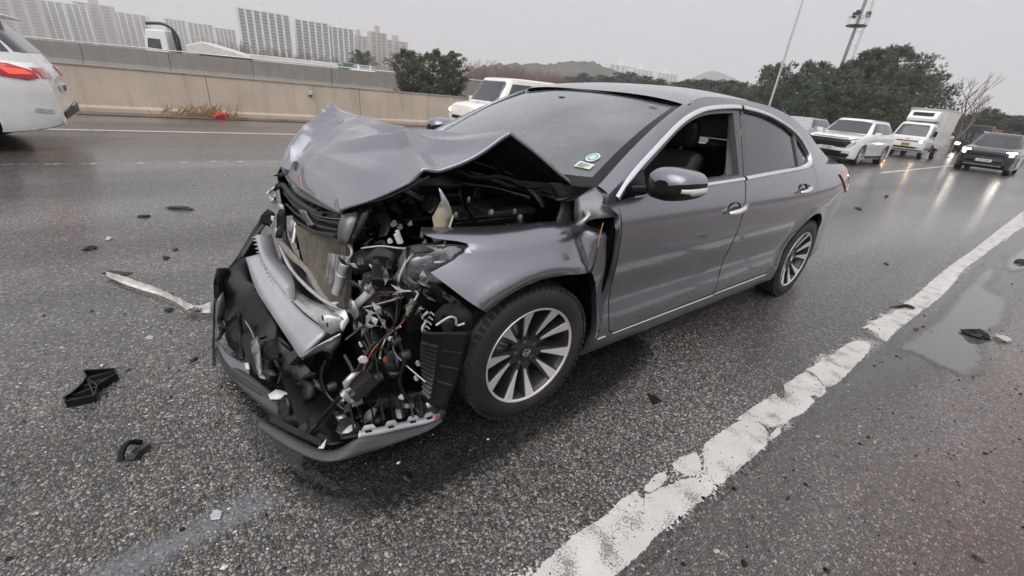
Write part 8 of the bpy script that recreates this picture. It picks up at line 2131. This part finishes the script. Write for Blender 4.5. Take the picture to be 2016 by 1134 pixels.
# ================================================================ debris on the road
DC = 'crash debris strewn over the lane'
def slab(name, poly, h, mt, label, cat, group=DC, bevel=.002, z0=.004):
    """flat-lying broken piece of the given plan outline"""
    c = sum((Vector((p[0], p[1], 0)) for p in poly), Vector()) / len(poly)
    m = MB(); m.prism([(p[0] - c.x, p[1] - c.y, 0) for p in poly], (0, 0, h))
    o = m.build(name, mt, bevel=bevel); o.location = (c.x, c.y, z0); tag(o, label, cat, group); return o
# long flattened trim strip
ta = [(1.543, -1.541, 0.030), (1.457, -1.420, 0.030), (1.343, -1.237, 0.030), (1.258, -1.090, 0.030), (1.178, -0.920, 0.030), (1.113, -0.778, 0.030), (1.036, -0.789, 0.030)]
tb = [(1.535, -1.512, 0.004), (1.460, -1.356, 0.004), (1.360, -1.192, 0.004), (1.276, -1.072, 0.004), (1.200, -0.928, 0.004), (1.142, -0.771, 0.004), (1.049, -0.695, 0.004)]
A_ = spline(ta, 6); B_ = spline(tb, 6)
st = empty('trim_strip', (A_[12].x, A_[12].y, 0)); tag(st, 'long pale crumpled metal strip lying beside the torn bumper', 'metal strip', DC)
rr = random.Random(3); rows = []
for p, q in zip(A_, B_):
    o_ = Vector((A_[12].x, A_[12].y, 0)); j = Vector((rr.uniform(-.004, .004), rr.uniform(-.004, .004), rr.uniform(0, .006)))
    e = Vector((0, 0, .02))
    rows.append([p - o_ + e * .6 + j, p.lerp(q, .2) - o_ + Vector((0, 0, .022)) + j, p.lerp(q, .45) - o_ + Vector((0, 0, .004)), p.lerp(q, .75) - o_ + Vector((0, 0, .006)) - j * .5, q - o_ + e])
m = MB(); m.grid(rows); m.build('strip_body', M['galvpale'] if 'galvpale' in M else mat('dull_silver_foil', (.62, .61, .58), rough=.42, metal=.35, var=.25, scale=25), st, smooth=30, solid=.003, soff=0)
c_ = Vector((1.480, -1.510, 0.020)) - Vector((A_[12].x, A_[12].y, 0))
m = MB(); m.box(c_ + Vector((0, 0, .012)), (.05, .16, .006), rot=(0, 0, .9)); m.build('strip_opening', M['black'], st)
for k in range(3):
    q = A_[28 + k].lerp(B_[28 + k], .5) - Vector((A_[12].x, A_[12].y, 0)); m = MB(); m.prism([q, q + Vector((.02, .05, .012)), q + Vector((-.03, .06, .03)), q + Vector((-.04, .01, .018))], (0, 0, .003)); m.build('torn_leaf', M['castal'], st)
# I-shaped bracket
br = empty('bracket', Vector((1.519, -0.200, 0.004))); tag(br, 'black ribbed plastic bracket shaped like the letter I on the asphalt', 'bracket', DC)
o_ = br.location
oc = [(1.547, -0.332, 0.004), (1.441, -0.288, 0.004), (1.433, -0.232, 0.004), (1.452, -0.226, 0.004), (1.492, -0.184, 0.004), (1.497, -0.103, 0.004), (1.582, -0.111, 0.004), (1.592, -0.145, 0.004), (1.572, -0.163, 0.004), (1.544, -0.219, 0.004), (1.533, -0.273, 0.004)]
oc = [Vector(q) - o_ for q in oc]
m = MB(); m.prism(oc, (0, 0, .008)); m.build('web', M['black'], br)
for k in range(len(oc)):
    a, b = oc[k], oc[(k + 1) % len(oc)]
    m = MB(); m.bar(a + Vector((0, 0, .016)), b + Vector((0, 0, .016)), .005, .032); m.build('rim_wall', M['black'], br)
for a, b in ((0, 5), (2, 9), (4, 8), (10, 4), (1, 10), (5, 7)):
    m = MB(); m.bar(oc[a] + Vector((0, 0, .012)), oc[b] + Vector((0, 0, .012)), .004, .020); m.build('rib', M['greyplast'], br)
# broken clip
cl = empty('broken_clip', Vector((1.366, 0.302, 0.004))); tag(cl, 'small black broken clip with a curved hook on the asphalt', 'plastic clip', DC)
m = MB(); m.tube(spline([(-.02, -.03, .01), (.01, -.02, .035), (.03, .01, .03), (.035, .04, .012)], 5), .010, 6); m.build('hook', M['black'], cl, smooth=50)
m = MB(); m.box((-.02, .01, .012), (.05, .03, .018), rot=(.2, 0, .5)); m.box((.0, .035, .01), (.03, .02, .014), rot=(0, .2, 1)); m.build('clip_body', M['greyplast'], cl, bevel=.003)
# wedge splinter and black lumps
slab('plastic_splinter', [(-0.639, 1.105, 0.006), (-0.659, 1.143, 0.006), (-0.657, 1.187, 0.006), (-0.594, 1.172, 0.006), (-0.618, 1.142, 0.006)], .006, M['black'], 'black wedge-shaped splinter lying between the saloon and the edge line', 'splinter')
slab('light_chip', [(1.174, 0.734, 0.006), (1.156, 0.720, 0.006), (1.140, 0.739, 0.006), (1.148, 0.768, 0.006), (1.173, 0.756, 0.006)], .004, M['galv'], 'small grey metal chip lying in the fluid streak', 'metal chip')
for i, (q, s_, lab) in enumerate((((1.157, -0.257, 0.000), .022, 'small black crumb of plastic just ahead of the bumper corner'), ((1.402, -0.303, 0.000), .014, 'tiny black crumb beside the I-shaped bracket'), ((1.238, -0.877, 0.000), .030, 'black crumb below the pale metal strip'), ((1.325, -0.583, 0.000), .022, 'flat dark crumb between the metal strip and the bracket'), ((1.232, -1.783, 0.000), .035, 'dark crumb beyond the pale metal strip'), ((1.173, -1.944, 0.000), .030, 'pale crumb beyond the pale metal strip'), ((1.665, -2.173, 0.000), .05, 'flat black scrap lying far out on the lane'), ((1.572, -2.384, 0.000), .035, 'little dark scrap on the lane near the flat black scrap'), ((1.360, -2.956, 0.000), .05, 'dark speck of debris near the lane line'), ((1.093, -3.145, 0.000), .08, 'thin grey splinter near the lane line'), ((0.587, 0.930, 0.000), .030, 'wet black lump on the asphalt below the bumper lip'), ((-11.276, -0.341, 0.000), .12, 'bent black stick on the wet lane behind the saloon'), ((-8.567, -0.129, 0.000), .08, 'grey scrap on the wet lane behind the saloon'), ((-4.954, 1.114, 0.000), .035, 'dark leaf scrap on the lane beside the edge line'), ((-12.148, -1.652, 0.000), .10, 'thin pale splinter behind the tail of the saloon'), ((-0.145, 1.754, 0.004), .012, 'dark pebble on the shoulder close to the edge line'), ((-0.183, 1.830, 0.004), .015, 'larger dark pebble on the shoulder close to the edge line'), ((-0.694, 1.752, 0.004), .010, 'black pebble in the middle of the shoulder'), ((-0.147, 1.613, 0.006), .010, 'black pebble lying against the edge line'), ((-0.122, 1.505, 0.008), .008, 'grey pebble lying on the white paint'), ((-1.707, 2.239, 0.004), .012, 'pale flat stone on the shoulder'), ((-0.920, 2.303, 0.004), .018, 'brown bark piece on the shoulder'))):
    o = blob('road_crumb', q, (s_ * (1.5 if i in (9, 11, 14) else 1), s_ * (.25 if i in (9, 11, 14) else .7), s_ * .5), [M['black'], M['greyplast'], M['black'], M['galv']][i % 4 if i not in (11,) else 0], lab, 'debris', 40 + i); o['group'] = DC
# on the edge line and in the puddle
bl_ = blob('rubber_lump', (-3.427, 2.003, 0.008), (.085, .055, .055), M['black'], 'large ragged black lump standing in the puddle', 'debris', 71, .9)
blob('pale_stone', (-3.569, 2.129, 0.008), (.065, .045, .03), mat('pale_stone', (.42, .40, .38), rough=.7), 'pale stone beside the black lump in the puddle', 'stone', 72)
blob('red_leaf', (-3.106, 1.716, 0.009), (.022, .016, .012), mat('rotten_leaf', (.10, .035, .025), rough=.6), 'dark red leaf floating in the puddle', 'leaf', 73)
blob('black_seed', (-3.223, 1.736, 0.009), (.011, .009, .009), M['black'], 'black crumb floating next to the dark red leaf', 'debris', 74)
tw_ = MB(); b0 = Vector((-3.534, 1.540, 0.012))
tw_.tube(spline([(-3.389, 1.487, 0.012), (-3.487, 1.523, 0.020), (-3.546, 1.565, 0.030), (-3.614, 1.602, 0.012)], 5), [.004, .008, .016, .012], 7)
tw_.tube([(-3.450, 1.528, 0.012), (-3.539, 1.560, 0.020)], .006, 6)
o = tw_.build('bent_twig', M['black'], smooth=60); tag(o, 'bent dark twig lying across the edge line', 'twig')
blob('torn_sod', (-6.995, 2.008, 0.006), (.10, .07, .05), M['black'], 'black clod on the shoulder beyond the puddle', 'clod', 75)
# fine grit scattered over the shoulder
gm = MB(); rg = random.Random(5)
for k in range(2600):
    u = rg.random()
    x = rg.uniform(-7.5, 1.4); y = 1.70 + abs(rg.gauss(0, .8)) if rg.random() < .8 else rg.uniform(1.45, 1.7)
    if y > 4: continue
    s_ = rg.uniform(.002, .0065) * (1.9 if rg.random() < .10 else 1)
    c = Vector((x, y, .005)); vs = [c + Vector((math.cos(a) * s_ * rg.uniform(.6, 1.2), math.sin(a) * s_ * rg.uniform(.6, 1.2), 0)) for a in (0, 1.3, 2.6, 3.9, 5.2)] + [c + Vector((0, 0, s_ * rg.uniform(.5, 1)))]
    gm.cur = rg.choice((0, 0, 0, 1, 2)); gm.add(vs, [(i, (i + 1) % 5, 5) for i in range(5)])
o = gm.build('grit', [M['black'], mat('brown_grit', (.10, .075, .06), rough=.8), mat('pale_grit', (.40, .37, .34), rough=.8)], recalc=False); tag(o, 'fine dark grit scattered over the shoulder', 'grit', kind='stuff')
gm = MB()
for k in range(260):
    x = rg.uniform(-3, 4); y = rg.uniform(-7, 1.4)
    s_ = rg.uniform(.003, .009); c = Vector((x, y, .003)); vs = [c + Vector((math.cos(a) * s_ * rg.uniform(.5, 1.4), math.sin(a) * s_ * rg.uniform(.5, 1.2), 0)) for a in (0, 1.3, 2.6, 3.9, 5.2)] + [c + Vector((0, 0, s_ * .7))]
    gm.cur = rg.choice((0, 0, 1)); gm.add(vs, [(i, (i + 1) % 5, 5) for i in range(5)])
for k in range(700):
    a = rg.gauss(0, 1); x = .95 + abs(rg.gauss(0, .45)) * rg.choice((1, 1, -1)); y = .1 + rg.gauss(0, .75)
    s_ = rg.uniform(.0016, .006) * (1.8 if rg.random() < .06 else 1); c = Vector((x, y, .003)); vs = [c + Vector((math.cos(t_) * s_ * rg.uniform(.5, 1.4), math.sin(t_) * s_ * rg.uniform(.5, 1.2), 0)) for t_ in (0, 1.3, 2.6, 3.9, 5.2)] + [c + Vector((0, 0, s_ * .8))]
    gm.cur = rg.choice((0, 0, 1, 2)); gm.add(vs, [(i, (i + 1) % 5, 5) for i in range(5)])
o = gm.build('debris_crumbs', [M['black'], M['whitepl'], M['castal']], recalc=False); tag(o, 'fine crumbs of broken plastic and glass over the lanes', 'crumbs', kind='stuff')


# ================================================================ rainy air
hz = bpy.data.materials.new('damp_air'); hz.use_nodes = True
t = hz.node_tree; t.nodes.clear()
o_ = t.nodes.new('ShaderNodeOutputMaterial'); pv = t.nodes.new('ShaderNodeVolumePrincipled')
pv.inputs['Color'].default_value = (.97, .97, 1.0, 1); pv.inputs['Density'].default_value = .0008; pv.inputs['Anisotropy'].default_value = .0
t.links.new(pv.outputs[0], o_.inputs['Volume'])
m = MB(); m.box((0, 0, 100), (7100, 7100, 222)); o = m.build('haze', hz); tag(o, kind='stuff')
